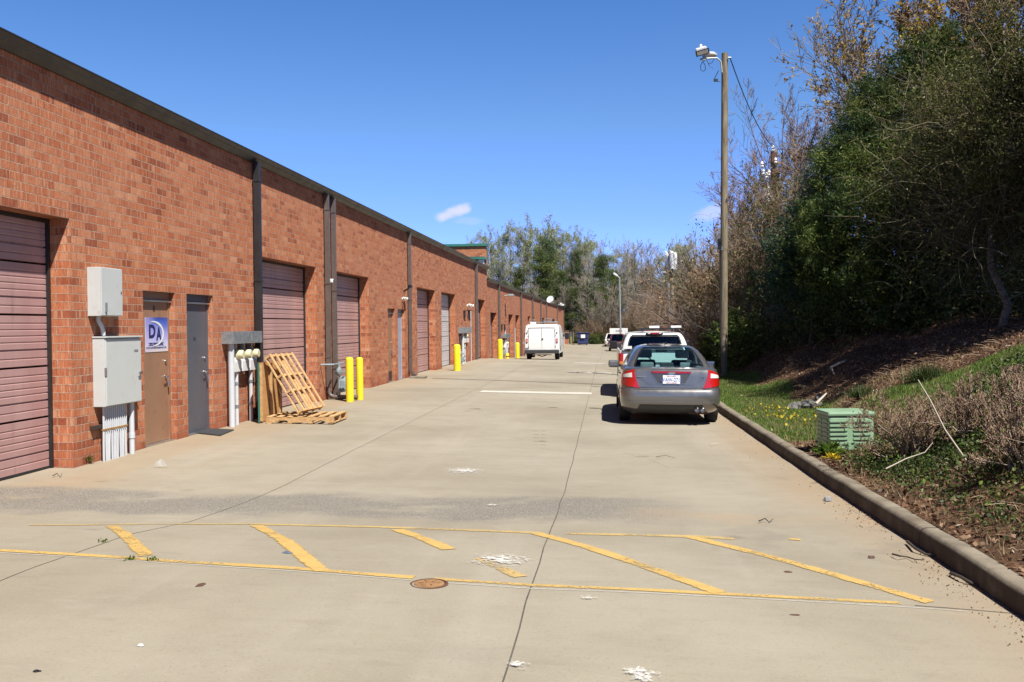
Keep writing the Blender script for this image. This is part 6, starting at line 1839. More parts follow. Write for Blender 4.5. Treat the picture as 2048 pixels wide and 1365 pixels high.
class Protos:
    def __init__(s): s.d = {}
    def place(s, key, maker, loc, height, h0, label, group, rz):
        if key not in s.d:
            s.d[key] = maker(tuple(loc)); o = s.d[key]
        else:
            o = copy_tree(s.d[key]); o.location = loc
        k = height / h0; w = min(k, 1.05) * random.uniform(.85, 1.15)
        o.scale = (w, w, k); o.rotation_euler = (0, 0, rz); o['label'] = label; o['group'] = group
        return o
PR = Protos()
def far_ground(x, y):
    if x > 2.5 and y < 150: return bank(x, y)
    return ground(0, min(y, 600)) + max(0, y - 156) * .012
def region(px):
    for lim, t in ((1000, 'behind the low roof and the parapet'), (1130, 'above the far end of the warehouse roof'), (1235, 'between the dumpster and the lamp post'), (1330, 'between the lamp post and the transformer pole'), (1402, 'just right of the transformer pole')):
        if px < lim: return t
    return 'around the foot of the tall wooden pole'
def plant(kind, px, topy, Y, var=0):
    """a tree whose top shows at (px, topy) when it stands Y metres off"""
    p = at_depth(px, topy, Y); g = far_ground(p.x, Y)
    if Y < 150 and p.x < -6.9: g = -1.
    H = p.z - g; loc = (p.x, Y, g); rz = random.uniform(0, 6.28)
    seed = var * 17 + 5
    R_ = np.random.default_rng(seed)
    if kind == 'pine':
        return PR.place(('pine', var), lambda l: make_pine('pine_tree', l, R_, 'x', 'g', 14, (.30, .42, .18)[var], (.19, .16, .23)[var]), loc, H, 14.0, 'dark green pine ' + region(px), 'pines ' + region(px), rz)
    if kind == 'bud':
        return PR.place(('bud', var), lambda l: make_bare('budding_tree', l, R_, 'x', 'g', 14, 'twig_pale', 'bark_pine', 'leaf_bud', 6500, .075, fork=.34, dens=.9, spread=.9), loc, H, 14.2, 'pale green budding tree ' + region(px), 'budding trees ' + region(px), rz)
    if kind == 'bare':
        return PR.place(('bare', var), lambda l: make_bare('bare_tree', l, R_, 'x', 'g', 14, 'twig_pale', 'bark_dark', fork=.25, dens=1.1, spread=.85), loc, H, 14.2, 'leafless grey brown tree ' + region(px), 'bare trees ' + region(px), rz)
    if kind == 'brush':
        return PR.place(('brush', var), lambda l: make_brush('wild_brush', l, R_, 'x', 'g', 4, 3.4, 90, ('twig_brown', 'twig_olive', 'twig_grey')[var], ('leaf_tan', 'leaf_tan', None)[var], 3000 if var < 2 else 0, .06), loc, H, 4.2, ('low' if Y > 149 else 'tall') + ' tangle of leafless brown brush ' + region(px), ('low' if Y > 149 else 'tall') + ' brush ' + region(px), rz)
    if kind == 'redbud':
        return PR.place(('redbud', var), lambda l: make_brush('redbud_tree', l, R_, 'x', 'g', 4, 2.6, 70, 'twig_red', 'leaf_redbud', 5200, .045, 'tree'), loc, H, 4.2, 'small redbud with a dusty pink haze of blossom right of the transformer pole', 'redbuds right of the transformer pole', rz)
    if kind == 'evergreen':
        return PR.place(('ever', var), lambda l: make_brush('evergreen_shrub', l, R_, 'x', 'g', 3, 3.2, 60, 'twig_brown', 'leaf_cedar', 16000, .09), loc, H, 3.2, 'dark evergreen shrub at the foot of the far wood', 'evergreen shrubs at the foot of the wood', rz)

# the far wood, from left to right
for kind, px, ty, Y_, v in (
    ('pine', 884, 486, 150, 0), ('bud', 945, 462, 185, 0), ('bud', 975, 452, 190, 1), ('bare', 960, 480, 178, 1),
    ('bud', 1008, 440, 178, 0), ('bud', 1042, 430, 176, 1), ('bud', 1072, 428, 180, 0), ('bud', 1100, 434, 182, 1), ('bare', 1025, 450, 186, 0), ('bare', 1062, 446, 190, 1),
    ('bud', 1128, 440, 178, 0), ('bud', 1158, 452, 176, 1), ('bud', 1184, 458, 180, 0), ('bare', 1140, 455, 188, 0), ('bare', 1205, 470, 182, 1), ('bud', 1215, 490, 176, 0),
    ('pine', 1095, 478, 160, 2), ('pine', 1078, 490, 158, 0), ('pine', 1040, 535, 160, 2), ('pine', 1010, 560, 158, 0), ('pine', 1128, 540, 160, 1), ('pine', 1152, 500, 172, 1),
    ('pine', 1150, 575, 157, 2), ('pine', 1205, 512, 158, 2), ('pine', 1226, 535, 160, 0), ('pine', 1180, 560, 163, 1), ('pine', 1062, 575, 155, 1),
    ('bare', 1168, 540, 156, 0), ('bare', 1135, 560, 158, 1), ('bare', 1215, 590, 155, 0), ('bare', 1085, 600, 154, 1), ('bare', 1030, 590, 156, 0), ('bare', 1188, 610, 153, 1),
    ('bare', 1180, 500, 170, 0), ('bare', 1160, 480, 172, 1), ('bare', 1250, 475, 170, 0), ('bare', 1272, 468, 160, 1), ('bare', 1290, 472, 165, 0), ('bare', 1312, 482, 160, 1), ('bud', 1255, 488, 178, 1),
    ('bare', 1330, 492, 150, 0), ('bud', 1357, 466, 150, 0), ('bud', 1370, 470, 155, 1), ('bud', 1340, 495, 160, 1), ('bare', 1392, 480, 140, 0), ('bare', 1415, 462, 130, 1), ('bare', 1440, 440, 120, 0),
    ('bare', 1470, 430, 110, 1), ('bare', 1300, 520, 140, 0), ('bare', 1240, 560, 150, 1), ('bare', 1105, 590, 152, 0), ('bare', 1060, 560, 153, 1),
    ('bare', 1222, 560, 152, 0), ('bare', 1194, 575, 153, 1), ('bare', 1385, 470, 95, 1), ('bare', 1420, 480, 88, 0), ('bare', 1455, 445, 84, 1),
    ('pine', 1115, 590, 160, 0), ('pine', 1020, 600, 165, 1), ('pine', 1190, 590, 168, 0), ('pine', 1240, 580, 170, 1), ('pine', 1165, 600, 160, 2),
    ('pine', 1140, 545, 172, 0), ('pine', 1128, 600, 158, 2), ('bare', 1136, 560, 160, 0), ('bare', 1122, 585, 166, 1), ('bud', 1110, 480, 175, 1),
    ('evergreen', 1185, 668, 148, 0), ('evergreen', 1200, 664, 150, 0), ('evergreen', 1172, 672, 152, 0), ('evergreen', 1150, 672, 153, 0), ('evergreen', 1212, 676, 151, 0), ('evergreen', 1138, 670, 152, 0)):
    plant(kind, px, ty, Y_, v)
rb = random.Random(3)
for i in range(34):                                           # second depth of the wood
    plant('bare', 940 + 15 * i + rb.uniform(-7, 7), (505 if i < 14 else 530) + rb.uniform(-25, 45), rb.uniform(186, 222), i % 2)
for i in range(14): plant('bud' if i % 3 else 'pine', 1240 + 17 * i, 540 + rb.uniform(-20, 30), rb.uniform(176, 200), i % 2)
def brush_at(x, Y_, ty, v): plant('brush', 1216 + 1930 * x / Y_, ty, Y_, v)
for i in range(26):                                           # brush beyond the end of the lane
    plant('brush', 1150 + 7 * i + rb.uniform(-8, 8), 640 - 1.6 * i + rb.uniform(-18, 14), rb.uniform(152, 166), rb.choice((0, 0, 1, 2)))
for i in range(34):                                           # brush wall on the bank, receding
    k = i / 33; Y_ = 146 - 92 * k
    brush_at(rb.uniform(5.6, 8.5) + (1.6 if Y_ < 80 else 0), Y_ + rb.uniform(-2, 2), 596 - 40 * k + rb.uniform(-22, 26), rb.choice((0, 0, 1, 2)))
for i in range(16): brush_at(rb.uniform(5.6, 6.8), rb.uniform(78, 120), rb.uniform(625, 655), rb.choice((0, 1, 2)))
for (px, ty, Y_) in ((1385, 600, 62), (1400, 592, 58), (1424, 605, 52), (1378, 620, 68), (1434, 590, 55), (1412, 640, 50)): plant('redbud', px, ty, Y_)
for (px, ty, Y_, v) in ((1462, 400, 56, 0), (1500, 380, 60, 1), (1476, 480, 48, 0), (1438, 520, 70, 1)): plant('bare', px, ty, Y_, v)
for (px, ty, Y_, v) in ((1470, 500, 44, 0), (1500, 470, 42, 2), (1530, 440, 40, 1), (1560, 430, 39, 0), (1455, 560, 46, 2), (1485, 560, 40, 0), (1520, 540, 36, 2), (1600, 420, 38, 1)): plant('brush', px, ty, Y_, v)

# ---------------------------------------------------------------- named trees of the right bank
def clumped(r, blobs, n_clump, per, leaf, csize, aspect=.35, shell=.72):
    """leaf clumps through a crown made of ellipsoids (centre, radii)"""
    vol = np.array([b[1][0] * b[1][1] * b[1][2] for b in blobs]); vol = vol ** .8 / (vol ** .8).sum()
    ids = r.choice(len(blobs), n_clump, p=vol)
    d = norm(r.normal(size=(n_clump, 3))); rad = shell + (1 - shell) * r.uniform(-1.2, 1.25, n_clump)
    cen = np.array([blobs[i][0] for i in ids]); rr = np.array([blobs[i][1] for i in ids])
    c = cen + d * rr * rad[:, None]
    out = norm(d * rr); out[:, 2] += .5; out = norm(out)
    m = per; t = r.uniform(0, 1, (n_clump, m, 1)) ** .7
    spread = r.normal(size=(n_clump, m, 3)) * csize * (1.1 - .7 * t)
    C = c[:, None] + out[:, None] * t * csize * 3.2 + spread
    D = np.repeat(out[:, None], m, 1) + r.normal(size=(n_clump, m, 3)) * .6
    return leaves(r, C.reshape(-1, 3), leaf, aspect, dirs=norm(D).reshape(-1, 3))
def blob(px, py, Y_, s, sy=1., sz=1.): p = at_depth(px, py, Y_); return ((p.x, p.y, p.z), (s, s * sy, s * sz))
r1 = np.random.default_rng(11)
Yc = 26.8; KC = Yc / 22.
cx, cy_ = at_depth(1800, 600, Yc).x, Yc
t = thing('cedar_tree', (cx, cy_, bank(cx, cy_)), 'huge dense dark green cedar rising above the right bank, behind the tangled vines', 'tree')
P = line_path((cx, cy_, bank(cx, cy_) - .3), (at_depth(1850, 120, Yc).x, Yc, at_depth(1850, 120, Yc).z), 9, .1, r1); R = (.22 * np.linspace(1, .15, 9))[None]
A = sprout(r1, P, R, 60, .34, (1.0, 1.5), .12, .98, .2, .2, 6, .4, .3)
part_np('trunk', [tubes(P, R, 9)], 'bark_dark', t, True)
part_np('limbs', [tubes(*A, 5)], 'bark_dark', t)
cb = []
for (px, py, dy, s_) in ((1855, 165, 1, 1.0), (1790, 195, .8, .66), (1760, 255, .6, .75), (1885, 270, 0, 1.2), (1950, 175, .5, .95), (1700, 335, .2, .68), (1800, 350, -.4, 1.15), (1655, 415, 0, .58), (1735, 440, -.8, 1.0),
        (1625, 470, .2, .54), (1860, 450, -1.2, 1.3), (1680, 520, -.6, .78), (1612, 540, .3, .48), (1790, 530, -1.4, .95), (1960, 400, -1.4, 1.3), (1740, 300, .6, .8), (1715, 225, 1.2, .42), (1830, 110, 1.4, .45), (1900, 110, 1.2, .5), (1645, 580, -.2, .5), (2040, 250, -.5, 1.4)):
    cb.append(blob(px, py, Yc + dy * KC, s_ * KC))
rs = np.random.default_rng(12)                 # each bough broken up into smaller pillows with gaps between them
sub = []
for c_, rr_ in cb:
    for _ in range(10):
        d_ = norm(rs.normal(size=3)); k_ = rs.uniform(.20, .40) * rr_[0]
        sub.append((tuple(np.array(c_) + d_ * rr_[0] * rs.uniform(.66, .98)), (k_ * 1.15, k_ * 1.15, k_ * .8)))
part_np('crown', [clumped(r1, sub, 3600, 64, .042, .10, aspect=.24, shell=.8), clumped(r1, [(c_, (r_[0] * .52,) * 3) for c_, r_ in cb], 900, 60, .06, .2, .3)], 'leaf_cedar', t)
# second cedar, bluish, low left of it
bx0 = at_depth(1620, 600, 29).x
t = thing('cedar_tree', (bx0, 29, bank(bx0, 29)), 'lower blue green cedar at the left edge of the huge cedar', 'tree')
P = line_path((bx0, 29, bank(bx0, 29) - .3), (bx0 + .3, 28.8, 6.2), 7, .08, r1); part_np('trunk', [tubes(P, (.12 * np.linspace(1, .2, 7))[None], 8)], 'bark_dark', t, True)
cb2 = [blob(1600, 500, 28.6, .66), blob(1640, 430, 29, .66), blob(1665, 370, 29.3, .66), blob(1592, 570, 28.4, .72), blob(1635, 520, 28, .85), blob(1685, 300, 29.5, .5)]
part_np('crown', [clumped(r1, cb2, 900, 60, .046, .15, .26)], 'leaf_cedar_blue', t)

def tangle(r, n, centre, size, K=11, L=(.8, 2.4), up=.35, droop=.7, rad=(.0035, .010), arch=True):
    """long arching canes"""
    a = centre + r.normal(size=(n, 3)) * np.array(size) * .55
    d = norm(np.stack([r.normal(size=n), r.normal(size=n) * .7 - .1, r.uniform(-.2, 1.1, n)], 1)); ln = r.uniform(L[0], L[1], n)
    P = np.empty((n, K, 3)); P[:, 0] = a; cur = d
    for k in range(1, K):
        cur = norm(cur + r.normal(size=(n, 3)) * .30 + np.array([0, 0, up * (1 - k / K) * .35 - droop * (k / K) * .32])); P[:, k] = P[:, k - 1] + cur * (ln / (K - 1))[:, None]
    R = r.uniform(rad[0], rad[1], n)[:, None] * np.linspace(1, .35, K)[None]
    return P, R
# vine-covered tree at the right edge
ty_ = 19.5; tx_ = at_depth(1996, 690, ty_).x
gz_ = bank(tx_, ty_)
t = thing('vine_covered_tree', (tx_, ty_, gz_), 'tree smothered in olive vines with a pale trunk, at the right edge', 'tree')
P = line_path((tx_, ty_, gz_ - .3), (tx_ + .3, ty_ + .5, 7.4), 9, .09, r1); R = (.085 * np.linspace(1, .3, 9))[None]
A = sprout(r1, P, R, 30, .38, (.5, 1.3), .30, 1, .35, .12, 7, .45, .3); B = sprout(r1, *A, 9, .5, (.4, 1.2), .15, 1, .45, .05, 6, .55, .3, droop=.25); C = sprout(r1, *B, 7, .5, (.4, 1.3), .1, 1, .45, 0, 5, .6, .4, droop=.2)
for X in (B, C): np.maximum(X[1], .0045, out=X[1])
part_np('trunk', [tubes(P, R, 8)], 'twig_grey', t, True)
cs = [(1925, 250, 20.5, .9), (2000, 240, 21, .8), (1985, 320, 19.8, 1.1), (1900, 380, 20.8, .8), (2040, 260, 19.5, 1.2), (2010, 440, 19.2, 1.1), (1930, 500, 20, .8), (2070, 420, 18.8, 1.), (1860, 460, 21.5, .6), (2095, 250, 20, .9), (2050, 560, 19, .7), (1900, 300, 21, .8)]
TG = [tangle(r1, int(190 * c[3]), np.array(at_depth(*c[:3])), (1.1 * c[3], .8, .9 * c[3])) for c in cs]
part_np('canes', [tubes(A[0], A[1], 4), tubes(B[0], B[1], 3), tubes(C[0], C[1], 3)] + [tubes(p, q, 3) for p, q in TG], 'twig_olive', t)
tips = np.concatenate([p[:, 2:].reshape(-1, 3) for p, q in TG] + [B[0].reshape(-1, 3), C[0].reshape(-1, 3)])
hub = tips[r1.integers(0, len(tips), 1500)]; n_ = 60000; hub = hub[(hub[:, 2] > 4.2) | (r1.uniform(0, 1, len(hub)) < .35)]
c_ = hub[r1.integers(0, len(hub), n_)] + r1.normal(size=(n_, 3)) * r1.uniform(.04, .22, (n_, 1))
part_np('leaves', [leaves(r1, c_, .028, .5)], 'leaf_vine', t)
# deep mass behind: evergreen and vine bulk so the bank reads as one dark thicket
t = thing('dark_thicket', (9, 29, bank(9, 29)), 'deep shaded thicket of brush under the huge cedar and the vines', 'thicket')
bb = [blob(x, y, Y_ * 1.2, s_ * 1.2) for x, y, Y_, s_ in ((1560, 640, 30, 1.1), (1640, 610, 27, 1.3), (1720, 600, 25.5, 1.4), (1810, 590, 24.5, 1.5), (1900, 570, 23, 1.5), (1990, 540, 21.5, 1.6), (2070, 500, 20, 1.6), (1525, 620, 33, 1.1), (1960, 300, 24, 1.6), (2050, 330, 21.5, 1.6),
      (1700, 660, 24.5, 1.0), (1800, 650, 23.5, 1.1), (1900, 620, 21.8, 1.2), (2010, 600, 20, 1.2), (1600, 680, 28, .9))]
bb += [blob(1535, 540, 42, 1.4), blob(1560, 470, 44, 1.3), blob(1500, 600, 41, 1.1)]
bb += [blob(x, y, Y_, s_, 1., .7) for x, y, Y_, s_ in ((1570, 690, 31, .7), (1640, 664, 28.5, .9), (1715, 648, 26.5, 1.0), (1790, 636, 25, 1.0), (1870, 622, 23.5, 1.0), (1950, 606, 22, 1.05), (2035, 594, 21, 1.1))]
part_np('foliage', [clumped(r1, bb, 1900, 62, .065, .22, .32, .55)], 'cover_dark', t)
TG = [tangle(r1, 60, np.array(b[0]) + np.array([0, -1.6, -.6]), (1.1, .8, .8), 8, (1., 2.6), rad=(.005, .012)) for b in bb[:15]]
part_np('stems', [tubes(p, q, 3) for p, q in TG], 'twig_brown', t)
# low hanging branches over the verge
t = thing('drooping_brush', (6.4, 38, bank(6.4, 38)), 'drooping bare brush at the left foot of the dark thicket', 'brush')
TG = [tangle(r1, 150, np.array(at_depth(*c)), (1., .9, 1.), 9, (.8, 2.4), rad=(.006, .014)) for c in ((1540, 560, 37), (1515, 630, 37), (1565, 520, 36), (1515, 480, 41), (1560, 440, 41), (1540, 400, 43), (1590, 440, 40), (1500, 560, 40))]
part_np('stems', [tubes(p, q, 3) for p, q in TG], 'twig_brown', t)
tips = np.concatenate([p.reshape(-1, 3) for p, q in TG]); hub = tips[r1.integers(0, len(tips), 500)]; c_ = hub[r1.integers(0, 500, 14000)] + r1.normal(size=(14000, 3)) * .18
part_np('leaves', [leaves(r1, c_, .045, .5)], 'leaf_vine', t)
# bare tree with the fan of fine branches
def fan_tree(name, px, ty, Y_, label, mat, r, n1=16, spread=1.0, leafm=None, nleaf=0, ls=.05, base=None, tr=.13, minr=.009):
    p = at_depth(px, ty, Y_); g = bank(p.x, Y_) if base is None else base; H = p.z - g
    t = thing(name, (p.x, Y_, g), label, 'tree')
    P = line_path((p.x, Y_, g - .3), (p.x + .2, Y_, g + H * .72), 8, .08, r); R = (tr * np.linspace(1, .3, 8))[None]
    A = sprout(r, P, R, n1, .56 * spread, (.45, 1.0), .2, 1, .16, .16, 7, .6, .25, byt=.4); B = sprout(r, *A, 9, .5, (.35, .8), .15, 1, .22, .10, 6, .55, .3); C = sprout(r, *B, 6, .5, (.35, .85), .15, 1, .25, .08, 5, .6, .4)
    D = sprout(r, *C, 4, .5, (.35, .85), .15, 1, .25, .06, 4, .7, .5)
    for X in (A, B, C, D): np.maximum(X[1], minr, out=X[1])
    part_np('trunk', [tubes(P, R, 8)], 'bark_dark', t, True)
    part_np('limbs', [tubes(A[0], A[1], 5), tubes(B[0], B[1], 4), tubes(C[0], C[1], 3), tubes(D[0], D[1], 3)], mat, t)
    if leafm:
        tips = D[0].reshape(-1, 3); c = tips[r.integers(0, len(tips), nleaf)] + r.normal(size=(nleaf, 3)) * ls
        part_np('crown', [leaves(r, c, ls)], leafm, t)
    return t
fan_tree('bare_tree', 1555, 175, 47, 'bare tree with a wide fan of fine grey branches beside the old pole', 'twig_red', np.random.default_rng(21), 20, 1.1, tr=.15, minr=.0075)
fan_tree('bare_tree', 1625, 235, 44, 'bare grey tree between the old pole and the cedar', 'twig_grey', np.random.default_rng(22), 16, 1.0, tr=.14, minr=.0075)
fan_tree('bare_tree', 1478, 330, 50, 'reddish bare tree just right of the tall pole', 'twig_red', np.random.default_rng(23), 16, 1.1, tr=.13, minr=.0075)
fan_tree('yellow_leafed_tree', 1880, -190, 31, 'tree with clusters of yellow leaves above the cedar', 'twig_grey', np.random.default_rng(24), 18, 1.1, 'leaf_yellow', 15000, .055, tr=.16, minr=.007)
fan_tree('yellow_leafed_tree', 1760, -60, 31, 'bare forked tree with a few yellow leaves left of the yellow tree', 'twig_grey', np.random.default_rng(25), 16, 1.15, 'leaf_yellow', 3600, .05, tr=.14, minr=.008)
fan_tree('bare_tree', 2035, -160, 26, 'dark bare tree at the top right corner', 'twig_brown', np.random.default_rng(26), 16, 1.0, 'leaf_tan', 1800, .05, tr=.14, minr=.008)
fan_tree('bare_tree', 1965, -80, 29, 'leafless tree between the yellow tree and the corner', 'twig_brown', np.random.default_rng(27), 14, 1.0, 'leaf_vine', 1400, .05, tr=.12, minr=.008)
fan_tree('bare_tree', 1690, 150, 36, 'slender leafless tree behind the top of the cedar', 'twig_brown', np.random.default_rng(28), 12, 1.0, 'leaf_tan', 1200, .06, tr=.12, minr=.009)
# evergreen shrub behind the tall pole
for (px, py, Y_, s, lab) in ((1480, 690, 34, .75, 'dark evergreen shrub behind the foot of the tall pole'), (1440, 690, 38, .6, 'small dark evergreen left of the foot of the tall pole')):
    p = at_depth(px, py, Y_); g = bank(p.x, Y_)
    t = thing('evergreen_shrub', (p.x, Y_, g), lab, 'shrub')
    part_np('foliage', [clumped(r1, [((p.x, Y_, g + s * 1.1), (s, s, s * 1.2))], 160, 50, .055, .12)], 'leaf_cedar', t)
    st = line_path((p.x, Y_, g - .2), (p.x, Y_, g + s * 1.6), 5, .05, r1); part_np('stem', [tubes(st, (.05 * np.linspace(1, .3, 5))[None], 6)], 'bark_dark', t)

# unseen trees right of the view, placed and sized to shade vines and cedar
for i, (x, y, h) in enumerate(((10.2, 16.0, 9.0), (12.0, 20.8, 12.5), (14.2, 25.5, 14.0))):
    t = thing('unseen_bank_tree', (x, y, bank(x, y)), ('unseen leafy tree on the bank just outside the right edge, placed for its shade', 'unseen taller leafy tree on the bank behind the vines, placed for its shade', 'unseen leafy tree on the bank behind the cedar, placed for its shade')[i], 'tree')
    P = line_path((x, y, 2), (x, y, h * .8), 7, .1, r1); part_np('trunk', [tubes(P, (.2 * np.linspace(1, .3, 7))[None], 8)], 'bark_dark', t, True)
    part_np('crown', [clumped(r1, [((x, y, h - 2.2), (2.5, 2.4, 2.1)), ((x + .2, y + .6, h - 4.2), (2.4, 2.6, 2.0))], 620, 46, .10, .26)], 'leaf_cedar', t)

# ---------------------------------------------------------------- clipped shrubs by the kerb
def clipped(x, y, H, W, label, r, n=34, leafy=0, name='clipped_shrub'):
    g = bank(x, y); t = thing(name, (x, y, g), label, 'shrub'); o = np.array((x, y, g))
    a = np.stack([r.normal(size=n) * W * .10, r.normal(size=n) * W * .10, np.full(n, -.08)], 1)
    ang = r.uniform(0, 2 * pi, n); til = r.uniform(.05, 1.0, n)
    d = norm(np.stack([np.cos(ang) * til, np.sin(ang) * til, np.ones(n)], 1)); L = H * r.uniform(.6, 1.0, n) * np.sqrt(1 + til ** 2) * .8
    K = 7; P = np.empty((n, K, 3)); P[:, 0] = a; cur = d
    for k in range(1, K):
        cur = norm(cur + r.normal(size=(n, 3)) * .22); P[:, k] = P[:, k - 1] + cur * (L / (K - 1))[:, None]
    R = r.uniform(.006, .015, n)[:, None] * np.linspace(1, .35, K)[None]
    A = sprout(r, P, R, 8, .38, (.3, 1.0), .25, 1, .3, .35, 5, .6, .4); B = sprout(r, *A, 6, .5, (.3, 1.0), .15, 1, .3, .3, 4, .6, .5); C = sprout(r, *B, 3, .55, (.3, .9), .2, 1, .3, .3, 3, .7, .6)
    for X in (A, B, C):
        X[1][:] = np.clip(X[1], .0022, .006)
        over = X[0][:, :, 2] > H; X[0][:, :, 2] = np.where(over, H - (X[0][:, :, 2] - H) * .2, X[0][:, :, 2])
    np.clip(P[:, :, 2], -1, H * .97, out=P[:, :, 2])
    part_np('stems', [tubes(P + o, R, 5)], 'twig_grey', t)
    part_np('twigs', [tubes(A[0] + o, A[1], 3), tubes(B[0] + o, B[1], 3), tubes(C[0] + o, C[1], 3)], 'twig_shrub', t)
    if leafy:
        tips = B[0].reshape(-1, 3); c = tips[r.integers(0, len(tips), leafy)] + r.normal(size=(leafy, 3)) * .03
        part_np('leaves', [leaves(r, c + o, .014, .5)], 'weed_green', t)
    return t
r2 = np.random.default_rng(31)
for (x, y, H, W, lab, lf) in ((3.28, 10.7, .82, 1.1, 'clipped leafless shrub beside the green utility box', 500), (3.72, 10.0, .78, 1.2, 'clipped leafless shrub with the white stick leaning in it', 500),
        (4.0, 9.3, .70, 1.2, 'clipped leafless shrub right of the white stick', 300), (3.55, 8.3, .72, 1.15, 'big clipped shrub with pale thick stems near the right edge', 200), (4.15, 8.3, .70, 1.2, 'clipped shrub cut by the right edge of the picture', 200),
        (4.6, 9.6, .45, 1.0, 'low clipped shrub in front of the mown slope', 300), (4.35, 10.7, .42, 1.0, 'low clipped shrub at the foot of the mown slope', 500), (3.85, 11.6, .5, .9, 'small clipped shrub behind the green utility box', 600)):
    clipped(x, y, H, W, lab, r2, 42, lf)
def stick(pts, r, label, name='dead_stick', mat='dead_stick'):
    t = MB().tube(pts, [r * (1 - .5 * i / (len(pts) - 1)) for i in range(len(pts))], 6).build(name, mat, smooth=True); tag(t, label, 'stick'); return t
stick([tuple(at_depth(1935, 925, 9.2)), tuple(at_depth(1890, 860, 9.25)), tuple(at_depth(1860, 800, 9.3)), tuple(at_depth(1836, 760, 9.35))], .011, 'long pale bare stick leaning up through the clipped shrubs')
stick([tuple(at_depth(1772, 938, 9.3)), tuple(at_depth(1812, 918, 9.3)), tuple(at_depth(1850, 905, 9.3)), tuple(at_depth(1866, 885, 9.3))], .007, 'curved pale stick lying under the shrub near the green box')
stick([tuple(at_depth(1690, 722, 22)), tuple(at_depth(1662, 735, 21)), tuple(at_depth(1668, 748, 20.6))], .03, 'white broken branch lying on the bank above the rocks')
stick([tuple(at_depth(1632, 808, 18.6)), tuple(at_depth(1653, 787, 18.8))], .028, 'short white stick beside the pile of dark rocks')
def gstick(pix, r, label, mat='bark_dark', lift=.012):
    pts = []
    for i, (a, b) in enumerate(pix):
        p = G(a, b); pts.append((p.x, p.y, p.z + lift + .012 * sin(i * 2.1) + .012))
    return stick(pts, r, label, 'fallen_twig', mat)
gstick([(1815, 1090), (1830, 1106), (1852, 1113), (1872, 1117), (1891, 1116)], .012, 'dark curved twig in the gutter, nearer the clipped shrubs')
gstick([(1902, 1154), (1922, 1165), (1950, 1174), (1984, 1178)], .012, 'dark curved twig in the gutter, nearest the camera')
gstick([(1785, 1115), (1800, 1122), (1815, 1118), (1830, 1126), (1848, 1130)], .007, 'thin broken twig with red brown leaves in the gutter')
gstick([(1518, 1048), (1530, 1045), (1538, 1048), (1546, 1044)], .006, 'small curled twig on the concrete above the right stripes')
gstick([(1312, 918), (1330, 916), (1352, 919)], .004, 'hair thin twig on the concrete below the sedan')
gstick([(1420, 893), (1438, 891)], .006, 'short tan twig on the concrete behind the sedan', 'dead_stick')
gstick([(106, 956), (114, 953), (120, 957), (124, 952)], .006, 'small curled twig by the first garage door')
# rocks
t0 = None
rr_ = random.Random(5)
for i, (px, py) in enumerate(((1592, 792), (1605, 786), (1618, 795), (1612, 803), (1630, 788), (1598, 800), (1640, 798), (1586, 784), (1625, 780))):
    p = at_depth(px, py, 19.6 + rr_.uniform(-.3, .5)); g = bank(p.x, p.y)
    bm = bmesh.new(); bmesh.ops.create_icosphere(bm, subdivisions=2, radius=1)
    sx, sy, sz = rr_.uniform(.09, .16), rr_.uniform(.08, .14), rr_.uniform(.06, .10)
    for v in bm.verts:
        n = v.co.normalized(); k = 1 + .22 * sin(n.x * 5 + i) + .18 * sin(n.y * 6 + i * 2) + .12 * sin(n.z * 9 + i)
        v.co = Vector((n.x * sx * k, n.y * sy * k, n.z * sz * k))
    me = bpy.data.meshes.new('rock'); bm.to_mesh(me); bm.free()
    o = mesh_obj('rock', me, 'rock'); o.location = (p.x, p.y, g + sz * .5); tag(o, 'rough grey rock in the pile at the foot of the bank', 'rock', 'rocks at the foot of the bank')
# weeds
def weed(x, y, z, n, L, mat, label, name='weed', r=r2, wide=.25):
    t = thing(name, (x, y, z), label, 'weed'); a = r.uniform(0, 2 * pi, n); el = r.uniform(.25, 1.3, n)
    d = np.stack([np.cos(a) * np.cos(el), np.sin(a) * np.cos(el), np.sin(el)], 1); ln = L * r.uniform(.5, 1., n)[:, None]
    b = np.array((x, y, z)) + np.stack([r.normal(size=n), r.normal(size=n), np.zeros(n)], 1) * .02
    s = norm(np.cross(d, np.array([0, 0, 1.]))) * L * wide * .5
    V = np.stack([b, b + d * ln * .5 + s + [0, 0, L * .08], b + d * ln - [0, 0, L * .06], b + d * ln * .5 - s + [0, 0, L * .08]], 1).reshape(-1, 3)
    part_np('leaves', [(V, np.arange(4 * n).reshape(-1, 4))], mat, t)
    part_np('stem', [tubes(line_path((x, y, z - .02), (x, y, z + L * .4), 4, .003, r), np.full((1, 4), .006), 5)], 'weed_green', t)
c = G(113, 930); weed(-6.62, c.y + .10, ground(-6.6, c.y) + .01, 60, .20, 'weed_green', 'bright green weed growing at the corner of the first garage door')
c = G(1678, 905); weed(2.72, 12.15, bank(2.72, 12.15), 120, .26, 'weed_green', 'leafy green weed in front of the green utility box', wide=.22)
weed(2.66, 11.75, bank(2.66, 11.75), 70, .14, 'weed_yellow', 'small yellowish weed near the kerb before the utility box')
for (px, py, lab) in ((207, 1085, 'tiny weed in the concrete joint at the left stripe'), (262, 1121, 'tiny weed at the lower yellow line'), (306, 1122, 'second tiny weed at the lower yellow line')):
    c = G(px, py); weed(c.x, c.y, c.z, 14, .045, 'weed_green', lab)
c = G(501, 838); weed(-6.42, 17.6, ground(-6.42, 17.6), 26, .16, 'weed_yellow', 'small yellow green weed at the wall behind the meter pipes')
